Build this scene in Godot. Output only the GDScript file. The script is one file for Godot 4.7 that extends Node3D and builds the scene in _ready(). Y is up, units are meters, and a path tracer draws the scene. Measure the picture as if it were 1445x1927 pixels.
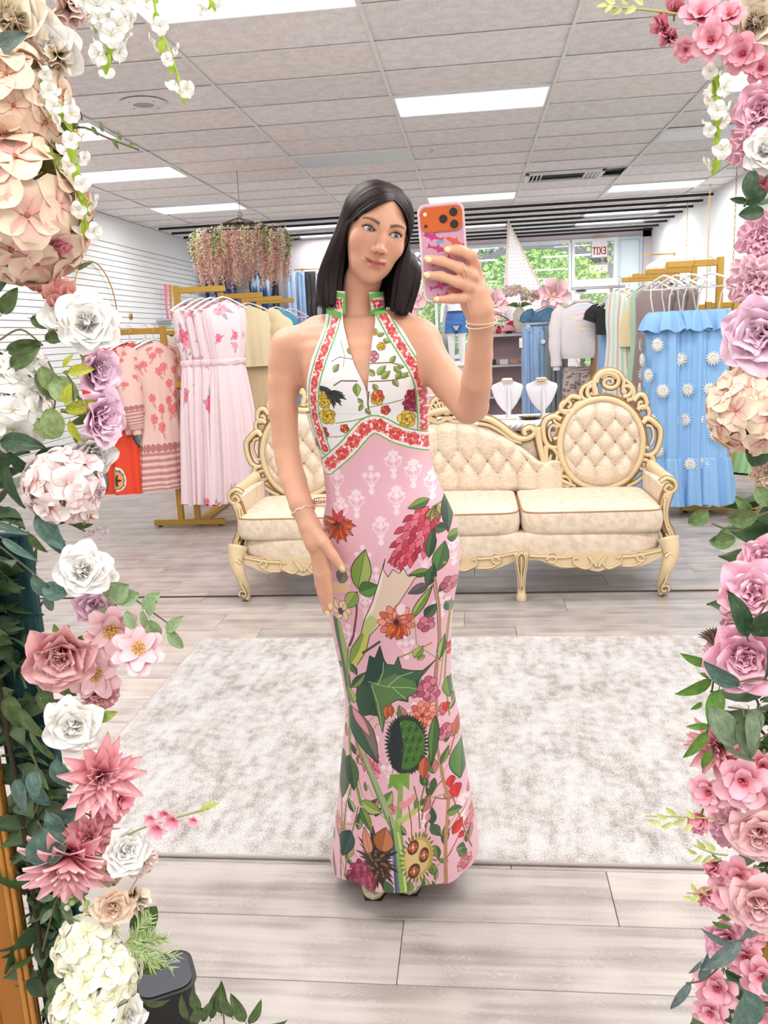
extends Node3D
# A boutique seen through a gold frame dressed with artificial flowers: a woman in a printed
# halter dress takes a picture, a carved settee, clothes racks and the shop windows behind her.

const CEIL := 3.127
const BACK := -16.9
const LEFT := -4.85
const RIGHT := 3.42

var M := {}
var used := {}
var rng := RandomNumberGenerator.new()

func _ready() -> void:
	rng.seed = 7
	set_camera()
	set_sky()
	make_materials()
	make_lights()
	make_room()
	make_windows()
	make_outside()
	make_rug()
	make_sofa()
	make_racks()
	make_clothes()
	make_far_shop()
	make_person()
	make_flower_frame()

func set_camera() -> void:
	var cam := Camera3D.new()
	cam.name = "camera"
	cam.fov = 63.401
	cam.near = 0.05
	cam.far = 200.0
	cam.transform = Transform3D(Basis(Vector3(0.993611,-0.045918,-0.103097),Vector3(0.023140,0.976971,-0.212112),Vector3(0.110463,0.208371,0.971792)),Vector3(0,1.37,0))
	add_child(cam)
	cam.current = true

func set_sky() -> void:
	var env := Environment.new()
	env.background_mode = Environment.BG_SKY
	var sm := ProceduralSkyMaterial.new()
	sm.sky_top_color = Color(0.72,0.82,0.95)
	sm.sky_horizon_color = Color(0.95,0.97,1.0)
	sm.ground_horizon_color = Color(0.9,0.92,0.92)
	sm.ground_bottom_color = Color(0.6,0.62,0.6)
	sm.sky_energy_multiplier = 1.25
	sm.ground_energy_multiplier = 1.1
	var sky := Sky.new()
	sky.sky_material = sm
	env.sky = sky
	env.ambient_light_source = Environment.AMBIENT_SOURCE_SKY
	env.tonemap_mode = Environment.TONE_MAPPER_LINEAR
	env.tonemap_exposure = 1.05
	env.sdfgi_enabled = true
	env.ssao_enabled = true
	env.ssil_enabled = true
	var we := WorldEnvironment.new()
	we.name = "environment"
	we.environment = env
	add_child(we)

# the ceiling panels: [x of the left edge, z of the near edge, lit]
const PANELS := [
	[-1.75,-4.34,true],[-0.56,-6.74,true],[-4.14,-6.74,true],[-4.14,-8.54,true],
	[-4.14,-10.94,true],[-1.75,-8.54,false],[-0.56,-11.54,true],[1.83,-6.74,true],
	[1.83,-8.54,false],[1.83,-11.54,true],[1.83,-13.94,true],[1.83,-15.14,true],
	[-0.56,-14.54,true],[-2.95,-13.34,true],[-2.95,-14.54,true],
	[-1.75,-1.94,true],[0.63,-1.94,true],[0.63,-4.34,true],[-1.75,0.46,true],[0.63,0.46,true],[-2.95,-1.94,true],[1.83,-1.94,true],[-0.56,1.66,true],[-2.95,1.66,true],[1.83,1.66,true]]  # the last five are unseen panels added as frontal fill light

func make_lights() -> void:
	for p in PANELS:
		if not p[2]:
			continue
		var l := AreaLight3D.new()
		l.name = "panel_glow"
		l.area_size = Vector2(1.16,0.56)
		l.light_energy = 3.2
		l.light_color = Color(1.0,0.985,0.965)
		l.area_range = 30.0
		l.shadow_enabled = true
		l.position = Vector3(p[0] + 0.595,CEIL - 0.03,p[1] - 0.3)
		l.rotation.x = -PI / 2
		add_child(l,true)

# ---------------------------------------------------------------- helpers
class MB:
	var v := PackedVector3Array()
	var uv := PackedVector2Array()
	var c := PackedColorArray()
	var ix := PackedInt32Array()
	var nn := PackedVector3Array()
	var tint := Color(1,1,1)

	func vert(p: Vector3,t := Vector2.ZERO) -> int:
		v.append(p)
		uv.append(t)
		c.append(tint)
		return v.size() - 1

	func tri(a: int,b: int,d: int) -> void:
		ix.append(a)
		ix.append(b)
		ix.append(d)

	func quad(a: Vector3,b: Vector3,d: Vector3,e: Vector3) -> void:
		var i := vert(a,Vector2(0,0))
		vert(b,Vector2(1,0))
		vert(d,Vector2(1,1))
		vert(e,Vector2(0,1))
		tri(i,i + 1,i + 2)
		tri(i,i + 2,i + 3)

	# points in rows of nu; u runs along a row
	func grid(p: PackedVector3Array,nu: int,closed := false,us := 1.0,vs := 1.0) -> int:
		var o := v.size()
		var nv := p.size() / nu
		for j in nv:
			for i in nu:
				v.append(p[j * nu + i])
				uv.append(Vector2(us * i / maxf(1,nu - (0 if closed else 1)),vs * j / maxf(1,nv - 1)))
				c.append(tint)
		var m := nu if closed else nu - 1
		for j in nv - 1:
			for i in m:
				var a := o + j * nu + i
				var b := o + j * nu + (i + 1) % nu
				ix.append_array([a,a + nu,b,b,a + nu,b + nu])
		return o

	func tube(pts: Array,rad,sides := 8,flat := 1.0,caps := true,side := Vector3.ZERO) -> void:
		var n := pts.size()
		var ps := PackedVector3Array()
		var prev := Vector3.ZERO
		for k in n:
			var d: Vector3 = (pts[mini(k + 1,n - 1)] - pts[maxi(k - 1,0)])
			d = d.normalized() if d.length() > 1e-9 else Vector3.UP
			if prev == Vector3.ZERO:
				prev = side if side != Vector3.ZERO else (Vector3.UP if absf(d.y) < 0.9 else Vector3.RIGHT)
			var s: Vector3 = prev - d * prev.dot(d)
			s = s.normalized() if s.length() > 1e-6 else d.cross(Vector3.FORWARD).normalized()
			prev = s
			var t := d.cross(s)
			var r: float = rad if rad is float else rad[k]
			for i in sides:
				var a := TAU * i / sides
				ps.append(pts[k] + s * (cos(a) * r) + t * (sin(a) * r * flat))
		var o := grid(ps,sides,true)
		if caps:
			var c0 := vert(pts[0])
			var c1 := vert(pts[n - 1])
			for i in sides:
				tri(c0,o + i,o + (i + 1) % sides)
				tri(c1,o + (n - 1) * sides + (i + 1) % sides,o + (n - 1) * sides + i)

	func lathe(prof: Array,segs := 16,xf := Transform3D.IDENTITY) -> void:
		var ps := PackedVector3Array()
		for q in prof:
			for i in segs:
				var a := TAU * i / segs
				ps.append(xf * Vector3(cos(a) * q.x,q.y,sin(a) * q.x))
		grid(ps,segs,true)

	func box(at: Vector3,size: Vector3,bev := 0.0,bs := Basis.IDENTITY) -> void:
		var h := size / 2
		if bev <= 0.0:
			for ax in 3:
				for s in [-1.0,1.0]:
					var n := Vector3.ZERO
					n[ax] = s
					var a := Vector3.ZERO
					a[(ax + 1) % 3] = 1
					var b := Vector3.ZERO
					b[(ax + 2) % 3] = s
					n *= h
					a *= h
					b *= h
					quad(at + bs * (n - a - b),at + bs * (n - a + b),at + bs * (n + a + b),at + bs * (n + a - b))
			return
		bev = minf(bev,minf(h.x,minf(h.y,h.z)) * 0.98)
		var g := h - Vector3(bev,bev,bev)
		for ax in 3:
			for s in [-1.0,1.0]:
				var n := Vector3.ZERO
				n[ax] = s * h[ax]
				var a := Vector3.ZERO
				a[(ax + 1) % 3] = g[(ax + 1) % 3]
				var b := Vector3.ZERO
				b[(ax + 2) % 3] = s * g[(ax + 2) % 3]
				quad(at + bs * (n - a - b),at + bs * (n - a + b),at + bs * (n + a + b),at + bs * (n + a - b))
		for ax in 3:
			var p := (ax + 1) % 3
			var q := (ax + 2) % 3
			for sp in [-1.0,1.0]:
				for sq in [-1.0,1.0]:
					var e := Vector3.ZERO
					e[ax] = g[ax]
					var f1 := Vector3.ZERO
					f1[p] = sp * h[p]
					f1[q] = sq * g[q]
					var f2 := Vector3.ZERO
					f2[p] = sp * g[p]
					f2[q] = sq * h[q]
					if sp * sq > 0:
						quad(at + bs * (f1 - e),at + bs * (f2 - e),at + bs * (f2 + e),at + bs * (f1 + e))
					else:
						quad(at + bs * (f1 - e),at + bs * (f1 + e),at + bs * (f2 + e),at + bs * (f2 - e))
		for sx in [-1.0,1.0]:
			for sy in [-1.0,1.0]:
				for sz in [-1.0,1.0]:
					var p0 := vert(at + bs * Vector3(sx * h.x,sy * g.y,sz * g.z))
					var p1 := vert(at + bs * Vector3(sx * g.x,sy * h.y,sz * g.z))
					var p2 := vert(at + bs * Vector3(sx * g.x,sy * g.y,sz * h.z))
					if sx * sy * sz > 0:
						tri(p0,p2,p1)
					else:
						tri(p0,p1,p2)

	# flat outline in the xy plane, extruded from z = 0 to z = depth
	func slab(pts: PackedVector2Array,depth: float,xf := Transform3D.IDENTITY,bev := 0.0) -> void:
		var t := Geometry2D.triangulate_polygon(pts)
		if t.is_empty():
			return
		var area := 0.0
		for i in pts.size():
			area += pts[i].cross(pts[(i + 1) % pts.size()])
		var ccw := area > 0
		var n := pts.size()
		var inner := pts
		if bev > 0:
			var cs := PackedVector2Array()
			for i in n:
				var a := (pts[i] - pts[(i + n - 1) % n]).normalized()
				var b := (pts[(i + 1) % n] - pts[i]).normalized()
				var m := (a + b).normalized().orthogonal() * (1.0 if not ccw else -1.0)
				cs.append(pts[i] + m * -bev if false else pts[i] - m * bev)
			inner = cs
		for s in 2:
			var o := v.size()
			for i in n:
				var q: Vector2 = inner[i]
				vert(xf * Vector3(q.x,q.y,depth if s == 1 else 0.0),q)
			for k in range(0,t.size(),3):
				if (s == 1):
					tri(o + t[k],o + t[k + 2],o + t[k + 1])
				else:
					tri(o + t[k],o + t[k + 1],o + t[k + 2])
		for i in n:
			var a := pts[i]
			var b := pts[(i + 1) % n]
			var z0 := bev
			var z1 := depth - bev
			var q := [xf * Vector3(a.x,a.y,z0),xf * Vector3(b.x,b.y,z0),xf * Vector3(b.x,b.y,z1),xf * Vector3(a.x,a.y,z1)]
			if ccw:
				quad(q[0],q[3],q[2],q[1])
			else:
				quad(q[0],q[1],q[2],q[3])
			if bev > 0:
				var ia := inner[i]
				var ib := inner[(i + 1) % n]
				var w := [xf * Vector3(ia.x,ia.y,depth),xf * Vector3(ib.x,ib.y,depth)]
				if ccw:
					quad(q[3],w[0],w[1],q[2])
				else:
					quad(q[3],q[2],w[1],w[0])

	func ball(at: Vector3,r: Vector3,nu := 12,nv := 8,bs := Basis.IDENTITY) -> void:
		var ps := PackedVector3Array()
		for j in nv + 1:
			var b := PI * j / nv - PI / 2
			for i in nu:
				var a := TAU * i / nu
				ps.append(at + bs * (Vector3(cos(a) * cos(b),sin(b),sin(a) * cos(b)) * r))
		grid(ps,nu,true)

	func append(o: MB,xf: Transform3D) -> void:
		var k := v.size()
		for i in o.v.size():
			v.append(xf * o.v[i])
		uv.append_array(o.uv)
		c.append_array(o.c)
		for i in o.ix:
			ix.append(i + k)

	func mesh(colors := false) -> ArrayMesh:
		var n := nn
		if n.is_empty():
			n = PackedVector3Array()
			n.resize(v.size())
			for k in range(0,ix.size(),3):
				var a := ix[k]
				var b := ix[k + 1]
				var d := ix[k + 2]
				var f := (v[d] - v[a]).cross(v[b] - v[a])
				n[a] += f
				n[b] += f
				n[d] += f
			for k in n.size():
				n[k] = n[k].normalized() if n[k].length_squared() > 1e-24 else Vector3.UP
		var ar := []
		ar.resize(Mesh.ARRAY_MAX)
		ar[Mesh.ARRAY_VERTEX] = v
		ar[Mesh.ARRAY_NORMAL] = n
		ar[Mesh.ARRAY_TEX_UV] = uv
		if colors:
			ar[Mesh.ARRAY_COLOR] = c
		ar[Mesh.ARRAY_INDEX] = ix
		var m := ArrayMesh.new()
		m.add_surface_from_arrays(Mesh.PRIMITIVE_TRIANGLES,ar)
		return m

func P(x: float,y: float,z: float) -> Vector3:
	return Vector3(x,y,z)

func W(x: float,y: float) -> Vector2:
	return Vector2(x,y)

func numbered(called: String) -> String:
	var k: int = used.get(called,0)
	used[called] = k + 1
	return called if k == 0 else "%s_%03d" % [called,k]

func thing(called: String,label: String,category: String,at := Vector3.ZERO,turn := 0.0,group := "") -> Node3D:
	var o := Node3D.new()
	o.name = numbered(called)
	add_child(o)
	o.position = at
	o.rotation.y = turn
	o.set_meta("label",label)
	o.set_meta("category",category)
	if group:
		o.set_meta("group",group)
	return o

func setting(called: String,at := Vector3.ZERO) -> Node3D:
	var o := Node3D.new()
	o.name = numbered(called)
	add_child(o)
	o.position = at
	o.set_meta("kind","structure")
	return o

# one named mesh under a parent
func put(called: String,mesh: Mesh,mat: Material,parent: Node3D,xf := Transform3D.IDENTITY) -> MeshInstance3D:
	var o := MeshInstance3D.new()
	o.name = called
	o.mesh = mesh
	o.material_override = mat
	o.transform = xf
	parent.add_child(o,true)
	return o

func mbput(called: String,mb: MB,mat: Material,parent: Node3D,colors := false) -> MeshInstance3D:
	return put(called,mb.mesh(colors),mat,parent)

# a thing that is one mesh; the mesh is given in world axes about `at`
func single(called: String,mesh: Mesh,mat: Material,at: Vector3,label: String,category: String,group := "",turn := 0.0) -> MeshInstance3D:
	var o := put(numbered(called),mesh,mat,self)
	o.position = at
	o.rotation.y = turn
	o.set_meta("label",label)
	o.set_meta("category",category)
	if group:
		o.set_meta("group",group)
	return o

func mat(col: Color,rough := 0.6,metal := 0.0) -> StandardMaterial3D:
	var key := "%s_%s_%s" % [col.to_html(),rough,metal]
	if not M.has(key):
		var m := StandardMaterial3D.new()
		m.albedo_color = col
		m.roughness = rough
		m.metallic = metal
		M[key] = m
	return M[key]

func vmat(rough := 0.6,back := Color(0,0,0)) -> StandardMaterial3D:
	var key := "v_%s_%s" % [rough,back.to_html()]
	if not M.has(key):
		var m := StandardMaterial3D.new()
		m.vertex_color_use_as_albedo = true
		m.roughness = rough
		m.cull_mode = BaseMaterial3D.CULL_DISABLED
		if back != Color(0,0,0):
			m.backlight_enabled = true
			m.backlight = back
		M[key] = m
	return M[key]

func noise(seed_: int,freq: float,oct := 4,kind := FastNoiseLite.TYPE_SIMPLEX_SMOOTH) -> FastNoiseLite:
	var n := FastNoiseLite.new()
	n.seed = seed_
	n.frequency = freq
	n.noise_type = kind
	n.fractal_octaves = oct
	return n

# grey noise bytes, w x h, stretched from sw x sh
func nbytes(seed_: int,freq: float,oct: int,w: int,h: int,sw := 0,sh := 0) -> PackedByteArray:
	var im := noise(seed_,freq,oct).get_seamless_image(sw if sw else w,sh if sh else h)
	im.convert(Image.FORMAT_L8)
	if sw or sh:
		im.resize(w,h,Image.INTERPOLATE_CUBIC)
	return im.get_data()

# colours blended along stops by the weighted sum of noise layers
func blend_tex(layers: Array,weights: Array,stops: Array,w: int,h: int) -> ImageTexture:
	var lut := []
	for i in 256:
		var t := i / 255.0
		var col: Color = stops[0][1]
		for k in stops.size() - 1:
			if t >= stops[k][0]:
				col = (stops[k][1] as Color).lerp(stops[k + 1][1],clampf((t - stops[k][0]) / maxf(1e-5,stops[k + 1][0] - stops[k][0]),0,1))
		lut.append([col.r8,col.g8,col.b8])
	var d := PackedByteArray()
	d.resize(w * h * 3)
	for i in w * h:
		var s := 0.0
		for k in layers.size():
			s += (layers[k][i] - 128) * weights[k]
		var e: Array = lut[clampi(int(128 + s),0,255)]
		d[i * 3] = e[0]
		d[i * 3 + 1] = e[1]
		d[i * 3 + 2] = e[2]
	return ImageTexture.create_from_image(Image.create_from_data(w,h,false,Image.FORMAT_RGB8,d))

func tmat(tex: Texture2D,rough := 0.6) -> StandardMaterial3D:
	var m := StandardMaterial3D.new()
	m.albedo_texture = tex
	m.roughness = rough
	return m

func spline(pts: Array,steps := 6,closed := false) -> Array:
	var out := []
	var n := pts.size()
	for i in (n if closed else n - 1):
		var a = pts[(i + n - 1) % n] if closed or i > 0 else pts[0]
		var b = pts[i]
		var c = pts[(i + 1) % n]
		var d = pts[(i + 2) % n] if closed or i + 2 < n else pts[n - 1]
		for k in steps:
			var t := float(k) / steps
			out.append(0.5 * ((2.0 * b) + (c - a) * t + (2.0 * a - 5.0 * b + 4.0 * c - d) * t * t + (3.0 * b - a - 3.0 * c + d) * t * t * t))
	if not closed:
		out.append(pts[n - 1])
	return out

func basis_z(dir: Vector3,roll := 0.0) -> Basis:   # local y points along dir
	var y := dir.normalized()
	var x := y.cross(Vector3(0.13,0.21,0.97)).normalized()
	if x.length() < 0.1:
		x = Vector3.RIGHT
	var b := Basis(x,y,x.cross(y))
	return b * Basis(Vector3.UP,roll)

# ---------------------------------------------------------------- flat print on cloth and paper
class Canvas:
	var im: Image
	var w: int
	var h: int

	func _init(ww: int,hh: int,bg: Color) -> void:
		w = ww
		h = hh
		im = Image.create(w,h,false,Image.FORMAT_RGB8)
		im.fill(bg)

	func poly(p,col: Color) -> void:
		var n: int = p.size()
		var lo := 1e9
		var hi := -1e9
		for q in p:
			lo = minf(lo,q.y)
			hi = maxf(hi,q.y)
		for y in range(maxi(0,int(ceil(lo - 0.5))),mini(h - 1,int(hi - 0.5)) + 1):
			var yy := y + 0.5
			var xs := []
			for i in n:
				var a: Vector2 = p[i]
				var b: Vector2 = p[(i + 1) % n]
				if (a.y <= yy) != (b.y <= yy):
					xs.append(a.x + (yy - a.y) / (b.y - a.y) * (b.x - a.x))
			xs.sort()
			for k in range(0,xs.size() - 1,2):
				var x0 := maxi(0,int(round(xs[k])))
				var x1 := mini(w,int(round(xs[k + 1])))
				if x1 > x0:
					im.fill_rect(Rect2i(x0,y,x1 - x0,1),col)

	func blob(c: Vector2,rx: float,ry: float,col: Color,turn := 0.0,n := 18,bump := 0.0,lobes := 5) -> void:
		var p := PackedVector2Array()
		for i in n:
			var a := TAU * i / n
			var r := 1.0 + bump * cos(a * lobes)
			p.append(c + Vector2(cos(a) * rx * r,sin(a) * ry * r).rotated(turn))
		poly(p,col)

	func line(pts,wd,col: Color) -> void:
		for k in pts.size() - 1:
			var a: Vector2 = pts[k]
			var b: Vector2 = pts[k + 1]
			var d := b - a
			if d.length() < 0.3:
				continue
			var w0: float = wd if wd is float else lerpf(wd[0],wd[1],float(k) / (pts.size() - 1))
			var w1: float = wd if wd is float else lerpf(wd[0],wd[1],float(k + 1) / (pts.size() - 1))
			var o := d.orthogonal().normalized()
			poly([a + o * w0 / 2,b + o * w1 / 2,b - o * w1 / 2,a - o * w0 / 2],col)
			if w1 > 3.0:
				blob(b,w1 / 2,w1 / 2,col,0,8)

	# a leaf from a to b, bulging by `fat`, with outline and midrib
	func leaf(a: Vector2,b: Vector2,fat: float,col: Color,col2 := Color(0,0,0,0),ink := Color(0.1,0.12,0.08),rib := true) -> void:
		var d := b - a
		var o := d.orthogonal() * fat
		var up := PackedVector2Array()
		var dn := PackedVector2Array()
		for i in 11:
			var t := i / 10.0
			var s := sin(PI * pow(t,0.8)) * 0.5
			up.append(a + d * t + o * s)
			dn.append(a + d * t - o * s)
		var all := up.duplicate()
		var rv := dn.duplicate()
		rv.reverse()
		all.append_array(rv)
		poly(all,col)
		if col2.a > 0:
			var half := up.duplicate()
			half.append_array([b,a])
			poly(half,col2)
		var lw := clampf(d.length() * 0.02,1.2,2.6)
		line(up,lw,ink)
		line(dn,lw,ink)
		if rib:
			line([a,b],lw * 0.8,ink.lerp(col,0.4))

	# a printed bloom: n petals in rings with ink outlines
	func bloom(c: Vector2,r: float,n: int,cols: Array,ink: Color,rings := 2,squash := 1.0,turn := 0.0,core := Color(0.35,0.15,0.1)) -> void:
		for k in rings:
			var rr := r * (1.0 - 0.38 * k)
			for i in n:
				var a := TAU * (i + 0.5 * k) / n
				var pc := c + Vector2(cos(a) * rr * 0.6,sin(a) * rr * 0.6 * squash).rotated(turn)
				var rx := rr * 0.46
				var ry := rr * 2.4 / n
				blob(pc,rx + 1.6,ry + 1.6,ink,atan2(sin(a) * squash,cos(a)) + turn,14)
				blob(pc,rx,ry,cols[(i + k * 2) % cols.size()],atan2(sin(a) * squash,cos(a)) + turn,14)
		blob(c,r * 0.16,r * 0.16 * squash,core,0,12)

	func tex() -> ImageTexture:
		im.generate_mipmaps()
		return ImageTexture.create_from_image(im)

func T(a: Array) -> PackedVector2Array:
	var p := PackedVector2Array()
	for k in range(0,a.size(),2):
		p.append(Vector2(a[k],a[k + 1]))
	return p

# ---------------------------------------------------------------- room
func make_materials() -> void:
	M.white = mat(Color(0.93,0.935,0.94),0.55)
	M.wall = mat(Color(0.9,0.915,0.925),0.7)
	M.gold = mat(Color(0.76,0.6,0.28),0.38,0.55)
	M.brass = mat(Color(0.82,0.66,0.36),0.28,0.9)
	M.black = mat(Color(0.03,0.03,0.032),0.5)
	M.grey = mat(Color(0.6,0.6,0.62),0.6)

func make_room() -> void:
	# floor -------------------------------------------------------------------------------
	var gw := 1024
	var gh := 512
	var g1 := nbytes(3,0.02,4,gw,gh,64,512)
	var g2 := nbytes(4,0.05,3,gw,gh,40,512)
	var g3 := nbytes(9,0.006,2,gw,gh)
	# cathedral figure: contour lines of a slow field drawn out along the plank
	var fld := nbytes(12,0.03,2,gw,gh,128,256)
	var ring := PackedByteArray()
	ring.resize(gw * gh)
	for i in gw * gh:
		var t := fmod(fld[i] * 0.115 + g1[i] * 0.006,1.0)
		ring[i] = int(128 + 110 * (pow(t,3.0) - 0.3))
	var ftex := blend_tex([g1,g2,g3,ring],[0.42,0.34,0.3,0.4],
		[[0.0,Color(0.56,0.52,0.5)],[0.35,Color(0.7,0.665,0.645)],[0.55,Color(0.78,0.75,0.73)],[1.0,Color(0.86,0.835,0.815)]],gw,gh)
	var fl := setting("floor")
	var sub := MB.new()
	sub.box(Vector3((LEFT + RIGHT) / 2,-0.06,(BACK + 3.0) / 2),Vector3(RIGHT - LEFT + 0.4,0.1,3.0 - BACK + 0.4))
	mbput("underlay",sub,mat(Color(0.3,0.27,0.25),0.9),fl)
	var plank_w := 0.203
	var plank_l := 1.22
	var vars := []
	for k in 4:
		for q in 2:
			var b := MB.new()
			var sz := Vector3(plank_l - 0.0016,0.01,plank_w - 0.0016)
			b.box(Vector3.ZERO,sz,0.0012)
			for i in b.v.size():
				var p := b.v[i]
				b.uv[i] = Vector2((p.x / plank_l + 0.5) * (1 if q == 0 else -1) + 0.37 * q,(k + 0.5 + p.z / plank_w * 0.96) / 4.0)
			vars.append(b.mesh())
	var fm := []
	for tint in [Color(0.89,0.885,0.885),Color(0.845,0.84,0.84),Color(0.89,0.875,0.86),Color(0.82,0.815,0.82),Color(0.87,0.86,0.865)]:
		var m := tmat(ftex,0.36)
		m.albedo_color = tint
		m.metallic_specular = 0.5
		fm.append(m)
	var cells := []
	var row := 0
	var z := -1.525 + plank_w * 22
	while z > BACK:
		var off := fmod(row * 0.457 + 0.13 * (row % 3),1.0) * plank_l
		var x := LEFT - off
		while x < RIGHT:
			var a := maxf(x,LEFT)
			var b := minf(x + plank_l,RIGHT)
			if b - a > 0.02:
				cells.append([a,b,z - plank_w / 2,row * 17 + int((x + 50) * 3)])
			x += plank_l
		z -= plank_w
		row += 1
	var shown := []
	var rest := []
	for cl in cells:
		var cx: float = (cl[0] + cl[1]) / 2
		var d: float = -cl[2]
		# in view: within the spread of the picture and past its lower edge
		if d > 1.3 and cl[1] > -0.08 - d * 0.56 - 0.1 and cl[0] < d * 0.33 + 0.1:
			shown.append([d,cl])
		else:
			rest.append(cl)
	shown.sort_custom(func(p,q): return p[0] < q[0])
	for i in shown.size():
		if i >= 300:
			rest.append(shown[i][1])
			continue
		var cl: Array = shown[i][1]
		var o := put("plank",vars[absi(cl[3]) % 8],fm[absi(cl[3] * 7 + 3) % 5],fl)
		o.position = Vector3((cl[0] + cl[1]) / 2,-0.005,cl[2])
		o.scale.x = (cl[1] - cl[0]) / plank_l
	for t in 5:
		var rb := MB.new()
		for cl in rest:
			if absi(cl[3] * 7 + 3) % 5 != t:
				continue
			var k: int = absi(cl[3]) % 4
			var s := rb.v.size()
			rb.box(Vector3((cl[0] + cl[1]) / 2,-0.005,cl[2]),Vector3(cl[1] - cl[0] - 0.0016,0.01,plank_w - 0.0016),0.0012)
			for i in range(s,rb.v.size()):
				rb.uv[i] = Vector2((rb.v[i].x - cl[0]) / plank_l,(k + 0.5 + (rb.v[i].z - cl[2]) / plank_w * 0.96) / 4.0)
		var o := mbput("far_planks",rb,fm[t],fl)
		o.set_meta("kind","stuff")
	var st := setting("trim_1",Vector3(0,0,-4.257))
	var sb := MB.new()
	sb.box(Vector3((LEFT + RIGHT) / 2,0.003,0),Vector3(RIGHT - LEFT,0.007,0.012),0.002)
	mbput("joint_strip",sb,mat(Color(0.25,0.17,0.13),0.6),st)

	# ceiling -----------------------------------------------------------------------------
	var ce := setting("ceiling")
	var cb := MB.new()
	cb.box(Vector3((LEFT + RIGHT) / 2,CEIL + 0.12,(BACK + 3.0) / 2),Vector3(RIGHT - LEFT + 0.4,0.1,3.0 - BACK + 0.4))
	mbput("slab",cb,M.grey,ce)
	var n1 := nbytes(21,0.16,2,512,256)
	var n2 := nbytes(22,0.02,3,512,256)
	var cd := PackedByteArray()
	cd.resize(512 * 256 * 3)
	for i in 512 * 256:
		var base := 0.965 + (n2[i] - 128) * 0.0003
		if n1[i] > 176:
			base -= 0.13
		cd[i * 3] = int(base * 255)
		cd[i * 3 + 1] = int(base * 0.985 * 255)
		cd[i * 3 + 2] = int(base * 0.99 * 255)
	var ctex := ImageTexture.create_from_image(Image.create_from_data(512,256,false,Image.FORMAT_RGB8,cd))
	var cmats := []
	for k in 3:
		var m := tmat(ctex,0.9)
		m.albedo_color = [Color(1,1,1),Color(0.97,0.97,0.97),Color(0.99,0.985,0.975)][k]
		cmats.append(m)
	var xs := [LEFT,-4.14,-2.95,-1.75,-0.565,0.645,1.83,3.04,RIGHT]
	var zs := []
	var zz := 2.86
	while zz > BACK - 0.1:
		zs.append(maxf(zz,BACK))
		zz -= 0.6
	var tb := {}
	for i in xs.size() - 1:
		var wd: float = xs[i + 1] - xs[i]
		for k in 2:
			var b := MB.new()
			b.box(Vector3(0,0.012,0),Vector3(wd - 0.006,0.016,0.594),0.003)
			for q in b.v.size():
				b.uv[q] = Vector2(b.v[q].x / 1.2 + 0.31 * k,b.v[q].z / 0.6 + 0.5 + 0.17 * k)
			tb[[i,k]] = b.mesh()
	var troffer := MB.new()
	troffer.box(Vector3(0,0.01,0),Vector3(1.15,0.012,0.555),0.002)
	var troffer_mesh := troffer.mesh()
	var tframe := MB.new()
	for s in [-1,1]:
		tframe.box(Vector3(0,0.006,s * 0.285),Vector3(1.18,0.02,0.016),0.002)
		tframe.box(Vector3(s * 0.583,0.006,0),Vector3(0.016,0.02,0.555),0.002)
	var tframe_mesh := tframe.mesh()
	var glow := StandardMaterial3D.new()
	glow.albedo_color = Color(0.95,0.96,0.97)
	glow.emission_enabled = true
	glow.emission = Color(0.97,0.985,1.0)
	glow.emission_energy_multiplier = 1.15
	var dull := mat(Color(0.86,0.89,0.92),0.35)
	var panel_at := {}
	var where := ["white glowing ceiling panel at the top left, nearest above the frame",
		"glowing ceiling panel between the phone and the picture's top edge","glowing ceiling panel half hidden by white blossoms at upper left",
		"glowing ceiling panel above the slatted wall, second from the left edge","glowing ceiling panel just left above the wisteria chandelier",
		"unlit ceiling panel above the woman's head","glowing ceiling panel just above the phone",
		"glowing ceiling panel peeking out by the pink blossoms at upper right","unlit ceiling panel beside the right hanging white blossom strand",
		"glowing ceiling panel right of the ceiling vent","glowing ceiling panel between the black strips, right of the vent",
		"farthest glowing ceiling panel above the shop door","glowing ceiling panel above the tent between black strips",
		"glowing ceiling panel right behind the wisteria chandelier","small glowing ceiling panel farthest left, between black strips",
		"ceiling panel above the flower frame","ceiling panel behind the flower frame","ceiling panel over the floor near the frame",
		"ceiling panel behind the camera on one side","ceiling panel behind the camera on the other side","added unseen fill panel left of the flower frame","added unseen fill panel right of the flower frame","added unseen fill panel far behind the camera","added unseen fill panel far behind the camera at left","added unseen fill panel far behind the camera at right"]
	for k in PANELS.size():
		var p: Array = PANELS[k]
		panel_at[Vector2i(roundi(p[0] * 10),roundi(p[1] * 10))] = true
		var t := thing("ceiling_light",where[k],"ceiling light",Vector3(p[0] + 0.595,CEIL - 0.012,p[1] - 0.3),0,"troffers in the ceiling grid")
		put("diffuser",troffer_mesh,glow if p[2] else dull,t)
		put("frame",tframe_mesh,M.white,t)
	var q := 0
	for j in zs.size() - 1:
		for i in xs.size() - 1:
			var skip := false
			for p in PANELS:
				if absf(xs[i] - p[0]) < 0.05 and absf(zs[j] - p[1]) < 0.1:
					skip = true
			if i == 5 and absf(zs[j] + 10.34) < 0.1:
				skip = true
			q += 1
			if skip:
				continue
			var o := put("ceiling_tile",tb[[i,(q * 5 + j) % 2]],cmats[(q * 7 + j * 3) % 3],ce)
			o.position = Vector3((xs[i] + xs[i + 1]) / 2,CEIL + 0.001 * ((q * 13) % 4),(zs[j] + zs[j + 1]) / 2)
			o.rotation.x = 0.004 * (((q * 29) % 7) - 3) / 3.0
	for i in range(1,xs.size() - 1):
		var b := MB.new()
		b.box(Vector3(xs[i],CEIL - 0.004,(BACK + 3) / 2),Vector3(0.024,0.008,3 - BACK),0.001)
		mbput("runner",b,M.white,ce)
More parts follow.
